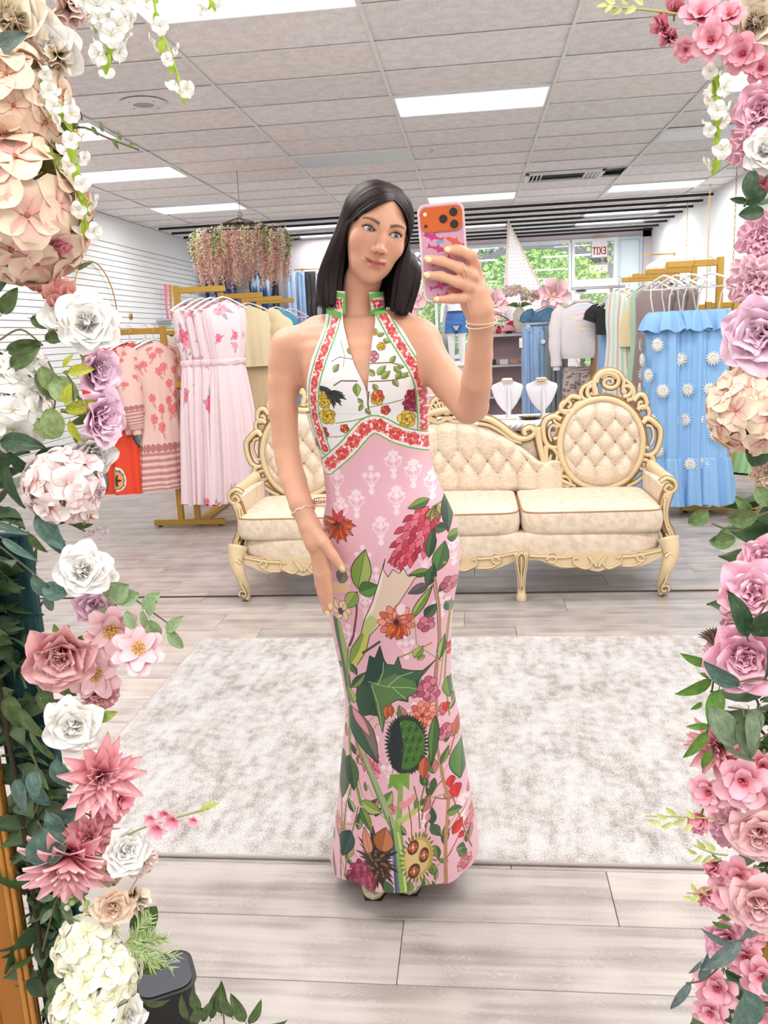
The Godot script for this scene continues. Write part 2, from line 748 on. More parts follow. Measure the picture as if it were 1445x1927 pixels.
	for j in range(1,zs.size() - 1):
		var b := MB.new()
		b.box(Vector3((LEFT + RIGHT) / 2,CEIL - 0.002,zs[j]),Vector3(RIGHT - LEFT,0.006,0.02),0.001)
		mbput("cross_tee",b,M.white,ce)
	# black strips across the far part of the ceiling
	for k in 8:
		var b := MB.new()
		b.box(Vector3(0,0,0),Vector3(8.0 + 0.02 * (k % 3),0.035,0.022),0.004)
		single("ceiling_strip",b.mesh(),mat(Color(0.07,0.07,0.08),0.6),Vector3(-0.62,3.075,-12.6 - 0.58 * k),
			["black strip across the ceiling, nearest to the ceiling vent","second black ceiling strip counted from the vent","third black ceiling strip counted from the vent",
			"fourth black ceiling strip counted from the vent","fifth black ceiling strip counted from the vent","sixth black ceiling strip counted from the vent",
			"black ceiling strip second nearest to the shop window","black ceiling strip right above the shop window"][k],"rail","black strips under the ceiling")
	# air vent
	var vt := thing("ceiling_vent","white louvred air vent with a dark grille in the ceiling","vent",Vector3(1.12,CEIL - 0.01,-10.64))
	var vb := MB.new()
	for s in [-1,1]:
		vb.box(Vector3(0,0,s * 0.27),Vector3(0.92,0.03,0.05),0.004)
		vb.box(Vector3(s * 0.435,0,0),Vector3(0.05,0.03,0.59),0.004)
	mbput("frame",vb,M.white,vt)
	var gb := MB.new()
	gb.box(Vector3(0,0.03,0),Vector3(0.84,0.01,0.5))
	mbput("grille",gb,mat(Color(0.1,0.095,0.09),0.7),vt)
	for s in [-1,1]:
		for k in 4:
			var lb := MB.new()
			lb.box(Vector3(s * (0.395 - k * 0.045),0.008,0),Vector3(0.03,0.004,0.5),0.001,Basis(Vector3.FORWARD,s * 0.7))
			mbput("louvre",lb,M.white,vt)
	for k in 2:
		var lb := MB.new()
		lb.box(Vector3(0,0.008,-0.2 + 0.4 * k),Vector3(0.46,0.004,0.03),0.001,Basis(Vector3.RIGHT,0.6 - 1.2 * k))
		mbput("louvre",lb,M.white,vt)
	# ceiling speaker
	var sp := thing("ceiling_speaker","round white speaker set flush into the ceiling","speaker",Vector3(-2.367,CEIL - 0.002,-6.4))
	var s1 := MB.new()
	s1.lathe([Vector2(0.075,-0.014),Vector2(0.08,-0.018),Vector2(0.15,-0.012),Vector2(0.165,-0.004),Vector2(0.165,0.0)],32)
	mbput("rim",s1,M.white,sp)
	var s2 := MB.new()
	s2.lathe([Vector2(0.0,-0.006),Vector2(0.04,-0.008),Vector2(0.076,-0.012)],32)
	mbput("grille",s2,mat(Color(0.72,0.7,0.68),0.6,0.2),sp)
	for k in 4:
		var s3 := MB.new()
		var a := TAU * k / 4 + 0.6
		s3.ball(Vector3(cos(a) * 0.125,-0.015,sin(a) * 0.125),Vector3.ONE * 0.005,8,5)
		mbput("screw",s3,mat(Color(0.35,0.35,0.36),0.4,0.6),sp)
	# small hooks in the ceiling
	var hk := MB.new()
	var hp := []
	for k in 13:
		var a := -PI / 2 + k * 0.36
		hp.append(Vector3(sin(a) * 0.012 - 0.0,-0.03 - cos(a) * 0.012,0))
	hp.push_front(Vector3(0,0,0))
	hk.tube(hp,0.0025,6)
	single("ceiling_hook",hk.mesh(),M.grey,Vector3(-0.352,CEIL - 0.004,-8.594),"tiny screw hook in the ceiling tile right of the woman's head","hook")

	# walls -------------------------------------------------------------------------------
	var wl := setting("wall_left")
	var b0 := MB.new()
	b0.box(Vector3(LEFT - 0.1,CEIL / 2,(BACK + 3) / 2),Vector3(0.16,CEIL + 0.3,3 - BACK + 0.4))
	mbput("panel",b0,M.wall,wl)
	var b1 := MB.new()
	b1.box(Vector3(LEFT - 0.006,(2.761 + CEIL) / 2 + 0.003,-7.0),Vector3(0.02,CEIL - 2.767,19.8),0.002)
	mbput("upper_board",b1,M.wall,wl)
	var slat := MB.new()
	slat.box(Vector3(0,0,0),Vector3(0.02,0.0755 - 0.0075,18.6),0.003)
	var slat_mesh := slat.mesh()
	for k in 35:
		var o := put("slat",slat_mesh,M.wall,wl)
		o.position = Vector3(LEFT - 0.004,2.761 - 0.0755 * (k + 0.5),-6.0)
	var wr := setting("wall_right")
	var b2 := MB.new()
	b2.box(Vector3(RIGHT + 0.08,CEIL / 2,(BACK + 3) / 2),Vector3(0.16,CEIL + 0.3,3 - BACK + 0.4))
	mbput("panel",b2,M.wall,wr)
	var wn := setting("wall_near")
	var b3 := MB.new()
	b3.box(Vector3((LEFT + RIGHT) / 2,CEIL / 2,3.08),Vector3(RIGHT - LEFT + 0.4,CEIL + 0.3,0.16))
	mbput("panel",b3,M.wall,wn)
	var wg := setting("wall_back")
	var b4 := MB.new()
	b4.box(Vector3((LEFT - 2.0) / 2,CEIL / 2,-15.36),Vector3(-2.0 - LEFT,CEIL,0.14))
	b4.box(Vector3(-2.06,CEIL / 2,-16.15),Vector3(0.12,CEIL,1.5))
	mbput("panel",b4,mat(Color(0.74,0.73,0.755),0.7),wg)
	for s in [[LEFT + 0.01,"left"],[RIGHT - 0.01,"right"]]:
		var bb := setting("baseboard_" + s[1])
		var b := MB.new()
		b.box(Vector3(s[0],0.06,-7),Vector3(0.02,0.12,19.6),0.004)
		mbput("board",b,M.white,bb)

# ---------------------------------------------------------------- shop front and what lies outside
func bar(called: String,parent: Node3D,x0: float,x1: float,y0: float,y1: float,z: float,d: float,m: Material,bev := 0.005) -> void:
	var b := MB.new()
	b.box(Vector3((x0 + x1) / 2,(y0 + y1) / 2,z),Vector3(x1 - x0,y1 - y0,d),bev)
	mbput(called,b,m,parent)

func make_windows() -> void:
	var fw := setting("wall_front")
	var b := MB.new()
	b.box(Vector3(0.71,3.1,BACK - 0.06),Vector3(5.5,0.26,0.14))
	b.box(Vector3(-0.06,0.42,BACK - 0.06),Vector3(3.96,0.84,0.14))
	b.box(Vector3(3.36,CEIL / 2,BACK - 0.06),Vector3(0.2,CEIL,0.14))
	mbput("panel",b,mat(Color(0.87,0.83,0.84),0.7),fw)
	var white := mat(Color(0.9,0.93,0.94),0.4)
	var pane := StandardMaterial3D.new()
	pane.transparency = BaseMaterial3D.TRANSPARENCY_ALPHA
	pane.albedo_color = Color(0.9,0.97,0.98,0.06)
	pane.roughness = 0.02
	# big shop window, in three lights
	var w1 := setting("window_1")
	var z := BACK + 0.01
	bar("frame_rail",w1,-2.0,1.9,0.84,0.92,z,0.1,white)
	bar("frame_rail",w1,-2.0,1.9,2.93,2.99,z,0.1,white)
	for x in [-2.0,-0.72,1.87]:
		bar("mullion",w1,x,x + 0.055,0.92,2.93,z,0.1,white)
	bar("pane",w1,-1.945,-0.72,0.92,2.93,z,0.008,pane,0)
	bar("pane",w1,-0.665,1.87,0.92,2.93,z,0.008,pane,0)
	# door with a light above it
	var d1 := setting("door_1")
	for x in [1.93,2.72]:
		bar("jamb",d1,x,x + 0.06,0.0,2.99,z,0.12,white)
	bar("transom_bar",d1,1.99,2.72,2.1,2.24,z,0.1,white)
	bar("head",d1,1.99,2.72,2.93,2.99,z,0.1,white)
	bar("transom_pane",d1,1.99,2.72,2.24,2.93,z,0.008,pane,0)
	bar("door_stile",d1,1.99,2.09,0.02,2.08,z,0.05,white)
	bar("door_stile",d1,2.62,2.72,0.02,2.08,z,0.05,white)
	bar("door_rail",d1,2.09,2.62,0.02,0.25,z,0.05,white)
	bar("door_rail",d1,2.09,2.62,1.97,2.08,z,0.05,white)
	bar("door_pane",d1,2.09,2.62,0.25,1.97,z,0.008,pane,0)
	bar("door_closer",d1,2.02,2.2,2.02,2.07,z + 0.06,0.05,mat(Color(0.2,0.22,0.22),0.4,0.5))
	bar("push_bar",d1,2.07,2.64,1.0,1.04,z + 0.05,0.03,mat(Color(0.6,0.62,0.63),0.3,0.8))
	# side light closed with a pale board
	var w2 := setting("window_2")
	for x in [2.78,3.2]:
		bar("frame_stile",w2,x,x + 0.05,0.0,2.99,z,0.12,mat(Color(0.78,0.84,0.87),0.4))
	bar("frame_rail",w2,2.83,3.2,2.93,2.99,z,0.12,mat(Color(0.78,0.84,0.87),0.4))
	bar("board",w2,2.83,3.2,0.0,2.93,z - 0.01,0.03,mat(Color(0.86,0.93,0.96),0.5))
	# paper notice and neon sign in the transom
	var es := thing("exit_notice","white paper notice with red EXIT letters taped in the transom window","sign",P(2.448,2.81,-16.82))
	var eb := MB.new()
	eb.box(Vector3.ZERO,Vector3(0.28,0.34,0.004))
	mbput("paper",eb,mat(Color(0.9,0.9,0.91),0.8),es)
	letters("EXIT",0.15,mat(Color(0.62,0.1,0.16),0.7),es,Vector3(0.0,-0.06,0.004),true,0.62)
	var tp := MB.new()
	tp.box(Vector3(0.0,0.19,0.003),Vector3(0.16,0.035,0.002))
	mbput("tape",tp,mat(Color(0.78,0.6,0.42),0.6),es)
	var nn := thing("house_number","dark 208-8 street number on the glass above the door","number",P(2.446,2.58,-16.86))
	letters("208-8",0.085,mat(Color(0.12,0.17,0.17),0.5),nn,Vector3.ZERO,false,1.15)
	var os := thing("open_sign","lit OPEN sign with an orange border hanging in the door window","sign",P(2.429,2.42,-16.8))
	var ob := MB.new()
	for s in [-1,1]:
		ob.tube([Vector3(-0.16,s * 0.065,0),Vector3(0.16,s * 0.065,0)],0.008,8)
		ob.tube([Vector3(s * 0.16,-0.065,0),Vector3(s * 0.16,0.065,0)],0.008,8)
	var og := StandardMaterial3D.new()
	og.albedo_color = Color(1.0,0.7,0.5)
	og.emission_enabled = true
	og.emission = Color(1.0,0.72,0.55)
	og.emission_energy_multiplier = 1.0
	mbput("neon_border",ob,og,os)
	var ow := StandardMaterial3D.new()
	ow.albedo_color = Color(1,1,1)
	ow.emission_enabled = true
	ow.emission = Color(0.95,1.0,1.0)
	ow.emission_energy_multiplier = 1.1
	letters("OPEN",0.1,ow,os,Vector3.ZERO,false,0.9,"neon_letter")
	var ol := OmniLight3D.new()
	ol.name = "sign_glow"
	ol.light_color = Color(1.0,0.85,0.75)
	ol.light_energy = 0.02
	ol.shadow_enabled = true
	ol.position = P(2.414,2.413,-16.7)
	add_child(ol)

# words as raised letters, one part for each; mirrored when seen from behind
func letters(word: String,h: float,m: Material,parent: Node3D,at: Vector3,mirror := false,squeeze := 1.0,called := "letter",depth := 0.004) -> void:
	var f := SystemFont.new()
	f.font_names = PackedStringArray(["Droid Sans"])
	f.font_weight = 700
	var meshes := []
	var tot := 0.0
	for ch in word:
		var t := TextMesh.new()
		t.text = ch
		t.font = f
		t.font_size = 32
		t.pixel_size = h / 24.0
		t.depth = depth
		var ww := maxf(f.get_string_size(ch,HORIZONTAL_ALIGNMENT_LEFT,-1,32).x * t.pixel_size,h * 0.2)
		meshes.append([t,ww])
		tot += ww
	var x := -tot / 2
	for k in meshes.size():
		var o := put(called,meshes[k][0],m,parent)
		o.position = at + Vector3((x + meshes[k][1] / 2) * squeeze * (-1 if mirror else 1),0,0)
		o.scale = Vector3(-squeeze if mirror else squeeze,1,1)
		x += meshes[k][1]

func make_outside() -> void:
	var gr := setting("outside_ground")
	var b := MB.new()
	b.box(Vector3(0,-0.2,-40),Vector3(80,0.1,46))
	mbput("lawn",b,mat(Color(0.36,0.52,0.22),0.95),gr)
	var pv := MB.new()
	pv.box(Vector3(0,-0.1,-18.6),Vector3(14,0.1,3.2))
	mbput("porch_floor",pv,mat(Color(0.66,0.65,0.63),0.9),gr)
	# porch arches filled with lattice
	var wood := mat(Color(0.44,0.42,0.45),0.7)
	for k in 2:
		var cx: float = [1.36,-2.36][k]
		var zc := -18.6
		var t := thing("porch_arch",["grey lattice porch arch outside the window and door","grey lattice porch arch outside, mostly behind the woman"][k],"arch",Vector3(cx,-0.05,zc))
		var top := 3.35
		var a := 1.72
		var crown := 3.06
		var spring := 2.0
		var f := func(x: float) -> float:
			return spring + (crown - spring) * sqrt(maxf(0.0,1.0 - x * x / (a * a)))
		var mb := MB.new()
		var p := PackedVector2Array()
		for i in 25:
			var x := -a + 2 * a * i / 24.0
			p.append(Vector2(x,f.call(x)))
		for i in 25:
			var x := a - 2 * a * i / 24.0
			p.append(Vector2(x * 1.02,f.call(x) + 0.09 + 0.05 * absf(x) / a))
		mb.slab(p,0.08,Transform3D(Basis.IDENTITY,Vector3(0,0,-0.04)))
		mbput("arch_beam",mb,wood,t)
		for s in [-1,1]:
			var pb := MB.new()
			pb.box(Vector3(s * (a + 0.07),1.7,0),Vector3(0.14,3.4,0.14),0.01)
			mbput("post",pb,wood,t)
		for s in [-1,1]:
			var c := -5.0
			while c < 7.0:
				# slat along y = s x + c, kept between the arch and the top rail
				var seg := []
				for i in 141:
					var x := -a + 2 * a * i / 140.0
					var y: float = s * x + c
					if y > f.call(x) + 0.05 and y < top:
						seg.append(Vector3(x,y,0.012 * s))
					elif seg.size() > 3:
						lattice_slat(seg,wood,t)
						seg = []
					else:
						seg = []
				if seg.size() > 3:
					lattice_slat(seg,wood,t)
				c += 0.205
	# trees
	var spots := [[-3.5,-27,4.6,0],[0.3,-30,5.4,1],[3.4,-27,4.8,2],[5.6,-31,6.0,1],[-6.4,-31,6,1],[-1.0,-22.8,3.4,2],[1.25,-23,3.8,0],[3.5,-22.8,3.6,2]]
	var lab := ["green leafy tree outside, seen left of the phone","tall green tree outside, behind the white tent","bright green tree outside, behind the door window",
		"tall green tree outside, far right behind the door frame","tall tree outside, far left behind the woman","leafy green tree close outside, left of the tent","leafy green tree close outside, between tent and door","yellow-green tree close outside, behind the OPEN sign"]
	for k in spots.size():
		var s: Array = spots[k]
		tree(Vector3(s[0],-0.15,s[1]),s[2],[Color(0.30,0.50,0.13),Color(0.22,0.44,0.15),Color(0.42,0.60,0.16)][s[3]],lab[k],40 + k)
	var sun := DirectionalLight3D.new()
	sun.name = "sun"
	sun.light_energy = 2.2
	sun.light_color = Color(1.0,0.97,0.9)
	sun.light_angular_distance = 2.0
	sun.shadow_enabled = true
	sun.sky_mode = DirectionalLight3D.SKY_MODE_LIGHT_ONLY
	sun.rotation = Vector3(deg_to_rad(-52),deg_to_rad(-28),0)
	add_child(sun)

func lattice_slat(seg: Array,m: Material,t: Node3D) -> void:
	var mb := MB.new()
	var a: Vector3 = seg[0]
	var b: Vector3 = seg[seg.size() - 1]
	var d := (b - a).normalized()
	mb.box((a + b) / 2,Vector3((b - a).length(),0.05,0.012),0.002,Basis(d,Vector3.FORWARD.cross(d) * -1.0,Vector3(0,0,1)))
	mbput("lattice_slat",mb,m,t)

func tree(at: Vector3,h: float,col: Color,label: String,sd: int) -> void:
	var r := RandomNumberGenerator.new()
	r.seed = sd
	var t := thing("leafy_tree",label,"tree",at,0,"trees outside the shop")
	var tk := MB.new()
	var lean := r.randf_range(-0.2,0.2)
	tk.tube([Vector3.ZERO,Vector3(lean * 0.4,h * 0.3,0),Vector3(lean,h * 0.75,0.1)],[h * 0.035,h * 0.025,h * 0.008],8)
	mbput("trunk",tk,mat(Color(0.33,0.26,0.2),0.9),t)
	var cr := MB.new()
	for k in 20:
		var a := r.randf() * TAU
		var e := r.randf_range(0.2,0.95)
		var rad := h * 0.34 * sqrt(maxf(0.05,1.0 - pow((e - 0.6) / 0.5,2.0)))
		var c := Vector3(cos(a) * rad * r.randf_range(0.2,1.0),h * e,sin(a) * rad * r.randf_range(0.2,1.0))
		var br := h * r.randf_range(0.13,0.2)
		for q in 260:
			var dv := Vector3(r.randfn(),r.randfn() * 0.85,r.randfn()).normalized() * br * pow(r.randf(),0.3)
			var s := h * r.randf_range(0.012,0.024)
			cr.tint = (col * r.randf_range(0.75,1.25)).lerp(Color(0.55,0.7,0.2),r.randf() * 0.3)
			var x := Vector3(r.randfn(),r.randfn(),r.randfn()).normalized()
			var y := x.cross(Vector3(r.randfn(),r.randfn(),r.randfn())).normalized()
			var p := c + dv
			var i := cr.vert(p - x * s)
			cr.vert(p + y * s * 0.55)
			cr.vert(p + x * s)
			cr.vert(p - y * s * 0.55)
			cr.tri(i,i + 1,i + 2)
			cr.tri(i,i + 2,i + 3)
	var o := mbput("crown",cr,vmat(0.6,Color(0.25,0.35,0.08)),t,true)
	o.set_meta("kind","stuff")

func make_rug() -> void:
	var w := 2.5
	var d := 1.64
	var n := 768
	var a := nbytes(31,0.03,5,n,n)
	var g := nbytes(36,0.007,3,n,n)
	var c := nbytes(33,0.25,2,n,n)
	var e := nbytes(34,0.03,3,n,n,768,192)
	var tex := blend_tex([a,e,c,g],[0.34,0.3,0.55,0.28],[[0.0,Color(0.52,0.49,0.48)],[0.3,Color(0.66,0.635,0.625)],[0.45,Color(0.775,0.76,0.755)],[0.62,Color(0.83,0.825,0.83)],[1.0,Color(0.87,0.87,0.88)]],n,n)
	var m := tmat(tex,0.95)
	m.albedo_color = Color(0.91,0.905,0.9)
	var nt := noise(35,0.35,2).get_seamless_image(512,512)
	nt.bump_map_to_normal_map(4.0)
	m.normal_enabled = true
	m.normal_texture = ImageTexture.create_from_image(nt)
	m.normal_scale = 0.7
	var t := thing("area_rug","off-white area rug with faded grey and beige distressed pattern","rug",Vector3(-0.045,0,-2.768))
	var b := MB.new()
	b.box(Vector3(0,0.006,0),Vector3(w,0.011,d),0.003)
	for i in b.v.size():
		b.uv[i] = Vector2(b.v[i].x / 1.3 + 0.5,b.v[i].z / 1.3 + 0.5)
	mbput("pile",b,m,t)
	var ed := MB.new()
	var hw := w / 2
	var hd := d / 2
	ed.tube([Vector3(-hw,0.006,-hd),Vector3(hw,0.006,-hd)],0.006,8)
	ed.tube([Vector3(-hw,0.006,hd),Vector3(hw,0.006,hd)],0.006,8)
	ed.tube([Vector3(-hw,0.006,-hd),Vector3(-hw,0.006,hd)],0.006,8)
	ed.tube([Vector3(hw,0.006,-hd),Vector3(hw,0.006,hd)],0.006,8)
	mbput("binding",ed,mat(Color(0.66,0.62,0.6),0.8),t)

# ---------------------------------------------------------------- clothes racks
func rack_stand(z: float,x_tall: float,x_low: float,dir: float,dep: float,label: String) -> void:
	# dir: the way the tall arm points
	var t := thing("clothes_rack",label,"clothes rack",Vector3((x_tall + x_low) / 2,0,z),0,"gold clothes racks")
	var mid := (x_tall + x_low) / 2
	var xt := x_tall - mid
	var xl := x_low - mid
	for q in [["post",Vector3(xt,0.92,0),Vector3(0.042,1.74,0.042)],["post",Vector3(xl,0.78,0),Vector3(0.042,1.46,0.042)],
		["arm",Vector3(xt + dir * 0.19,1.755,0),Vector3(0.34,0.042,0.042)],["arm",Vector3(xl - dir * 0.2,1.48,0),Vector3(0.36,0.042,0.042)],
		["tie_bar",Vector3(0,1.08,0),Vector3(absf(xt - xl) - 0.04,0.045,0.03)],
		["foot_bar",Vector3(0,0.032,0.0),Vector3(0.56,0.045,0.045)],
		["base_bar",Vector3(xt,0.032,-dep / 2),Vector3(0.045,0.045,dep - 0.05)],["rear_bar",Vector3(0,0.032,-dep),Vector3(0.5,0.045,0.045)]]:
		var b := MB.new()
		b.box(q[1],q[2],0.003)
		mbput(q[0],b,M.gold,t)
	for s in [-1,1]:
		var b := MB.new()
		b.lathe([Vector2(0.0,0.0),Vector2(0.016,0.0),Vector2(0.016,0.01)],10,Transform3D(Basis.IDENTITY,Vector3(s * 0.24,0,0)))
		mbput("glide",b,M.black,t)
	for yy in [1.08,0.032]:
		for s in [-1,1]:
			var b := MB.new()
			b.ball(Vector3(s * absf(xt - xl) * (0.28 if yy > 1 else 0.3),yy,0.02),Vector3(0.008,0.008,0.006),8,6)
			mbput("bolt",b,M.brass,t)

func make_racks() -> void:
	var far := ["nearest the frame","second in the row","third in the row","rearmost in the row"]
	for k in 4:
		rack_stand([-6.05,-7.15,-7.9,-8.45][k],-2.13,-2.262,1.0,[0.84,0.6,0.42,0.6][k],"gold square-tube clothes rack at left, " + far[k])
		rack_stand([-6.15,-6.85,-7.4,-7.9][k],1.71,1.825,-1.0,[0.6,0.45,0.4,0.6][k],"gold square-tube clothes rack at right, " + far[k])

# ---------------------------------------------------------------- garments
func hanger(at: Vector3,turn: float,col: Material,label: String,wd := 0.4) -> void:
	var key := "hanger_%s" % wd
	if not M.has(key):
		var hk := MB.new()
		var p := []
		for i in 11:
			var a := -0.5 + i * 0.36
			p.append(Vector3(sin(a) * 0.022,0.0 + cos(a) * 0.022 - 0.0,0))
		p.append(Vector3(0,-0.045,0))
		p.append(Vector3(0,-0.085,0))
		hk.tube(p,0.0022,6)
		var bd := MB.new()
		var q := []
		for i in 13:
			var u := -1.0 + i / 6.0
			q.append(Vector3(u * wd / 2,-0.085 - 0.085 * pow(absf(u),1.35),0))
		bd.tube(q,0.0075,8,1.6)
		bd.tube([Vector3(-wd / 2,-0.17,0),Vector3(0,-0.178,0),Vector3(wd / 2,-0.17,0)],0.005,8)
		M[key] = [hk.mesh(),bd.mesh()]
	var t := thing("clothes_hanger",label,"hanger",at,turn,"clothes hangers")
	put("hook",M[key][0],M.brass,t)
	put("body",M[key][1],col,t)

# prof: [distance below the bar, half width, half depth, fold depth]
func cloth_mesh(prof: Array,folds: int,sd: int,nu := 56,steps := 4,slope := 0.2,us := 1.0,vs := 1.0,jag := 0.0) -> MB:
	var r := RandomNumberGenerator.new()
	r.seed = sd
	var ph := r.randf() * TAU
	var ph2 := r.randf() * TAU
	var rows := []
	for q in prof:
		rows.append(Vector4(q[0],q[1],q[2],q[3]))
	rows = spline(rows,steps)
	var ps := PackedVector3Array()
	var top: float = prof[0][0]
	for j in rows.size():
		var w: Vector4 = rows[j]
		for i in nu:
			var a := TAU * i / nu
			var f := 1.0 + w.w * (cos(folds * a + ph + 0.5 * sin(w.x * 3.0 + ph2)) * 0.7 + 0.5 * cos((folds * 2 + 1) * a + ph2))
			var x := cos(a) * w.y * (0.6 + 0.4 * f)
			var z := sin(a) * w.z * f
			var sl := slope * absf(x) * clampf(1.0 - (w.x - top) * 6.0,0,1)
			var jg := jag * cos(folds * a + ph) if j == rows.size() - 1 else 0.0
			ps.append(Vector3(x,-w.x - sl + jg,z))
	var mb := MB.new()
	mb.grid(ps,nu,true,us,vs)
	return mb

func sleeve_mesh(pts: Array,rad: Array,sd: int,fold := 0.08) -> MB:
	var pp := spline(pts,5)
	var rr := []
	for k in pp.size():
		var u := float(k) / (pp.size() - 1) * (rad.size() - 1)
		rr.append(lerpf(rad[int(u)],rad[mini(int(u) + 1,rad.size() - 1)],u - int(u)) * (1.0 + fold * sin(k * 1.7 + sd)))
	var mb := MB.new()
	mb.tube(pp,rr,14,0.62,false,Vector3(1,0,0))
	return mb

# o: prof, mat, sleeves ("long", "flutter", "strap", "cap", ""), folds, label, category ...
func garment(o: Dictionary) -> Node3D:
	var at: Vector3 = o.at
	var turn: float = deg_to_rad(o.get("turn",55.0))
	if o.get("hang",true):
		hanger(at + Vector3(0,o.get("rise",0.0),0),turn,o.get("hmat",M.white),o.hlabel,o.get("hw",0.4))
	var t := thing(o.name,o.label,o.cat,at,turn,o.get("group",""))
	var m: Material = o.mat
	var body := cloth_mesh(o.prof,o.get("folds",7),o.get("seed",1),o.get("nu",56),4,o.get("slope",0.35),o.get("us",2.0),o.get("vs",1.0),o.get("jag",0.0))
	for i in body.uv.size():
		body.uv[i] += Vector2(o.get("uo",o.get("seed",1) * 0.37),o.get("seed",1) * 0.11 if o.get("drift",false) else 0.0)
	mbput(o.get("body","body"),body,m,t)
	var sh: float = o.prof[1][1]
	var top: float = o.prof[0][0]
	var sm: Material = o.get("smat",m)
	for s in [-1,1]:
		match o.get("sleeves",""):
			"long":
				var L: float = o.get("slen",0.6)
				mbput("sleeve",sleeve_mesh([Vector3(s * (sh - 0.03),-top - 0.06,0),Vector3(s * (sh + 0.03),-top - 0.16,0.02),Vector3(s * (sh + 0.05),-top - L * 0.6,0.05),Vector3(s * (sh + 0.035),-top - L,0.07)],
					o.get("srad",[0.06,0.065,0.07,0.05]),o.get("seed",1) + s),sm,t)
				if o.get("cuff",true):
					var cf := MB.new()
					cf.tube([Vector3(s * (sh + 0.035),-top - L,0.07),Vector3(s * (sh + 0.034),-top - L - 0.04,0.072)],0.034,14,0.7,false,Vector3(1,0,0))
					mbput("cuff",cf,sm,t)
			"flutter":
				mbput("sleeve",sleeve_mesh([Vector3(s * (sh - 0.03),-top - 0.05,0),Vector3(s * (sh + 0.05),-top - 0.14,0.0),Vector3(s * (sh + 0.1),-top - 0.26,0.02)],[0.04,0.09,0.14],3,0.1),sm,t)
			"cap":
				mbput("sleeve",sleeve_mesh([Vector3(s * (sh - 0.04),-top - 0.04,0),Vector3(s * (sh + 0.03),-top - 0.09,0.0),Vector3(s * (sh + 0.06),-top - 0.16,0.0)],[0.04,0.07,0.075],3,0.06),sm,t)
			"strap":
				var st := MB.new()
				st.tube([Vector3(s * 0.13,-0.12,0.0),Vector3(s * sh * 0.7,-(top + 0.12) / 2,0.03),Vector3(s * sh * 0.55,-top - 0.01,0.02)],0.004,6,1.5)
				mbput("strap",st,o.get("strapmat",m),t)
	if o.has("waist"):
		var wy: float = o.waist
		var pr := cloth_mesh([[wy - 0.02,o.waistr[0],o.waistr[1],0.02],[wy,o.waistr[0] + 0.004,o.waistr[1] + 0.004,0.03],[wy + 0.025,o.waistr[0],o.waistr[1],0.02]],12,5,40,3,0.0)
		mbput("waistband",pr,o.get("waistmat",m),t)
	return t

func floral_tex(w: int,h: int,bg: Color,blooms: Array,leafc: Color,n: int,size: float,sd: int,ink_dark := 0.55) -> ImageTexture:
	var r := RandomNumberGenerator.new()
	r.seed = sd
	var c := Canvas.new(w,h,bg)
	for k in n:
		var p := Vector2(r.randf() * w,r.randf() * h)
		var s := size * r.randf_range(0.55,1.25)
		for q in 3:
			var a := r.randf() * TAU
			c.leaf(p + Vector2.from_angle(a) * s * 0.4,p + Vector2.from_angle(a) * s * 1.7,0.4,leafc.lerp(bg,r.randf() * 0.5),Color(0,0,0,0),leafc.lerp(bg,0.2),false)
		var bc: Array = blooms[k % blooms.size()]
		c.bloom(p,s,7,bc,(bc[0] as Color).lerp(Color(0.25,0.1,0.1),1.0 - ink_dark),2,0.85,r.randf() * 6,(bc[0] as Color).darkened(0.2))
	return c.tex()

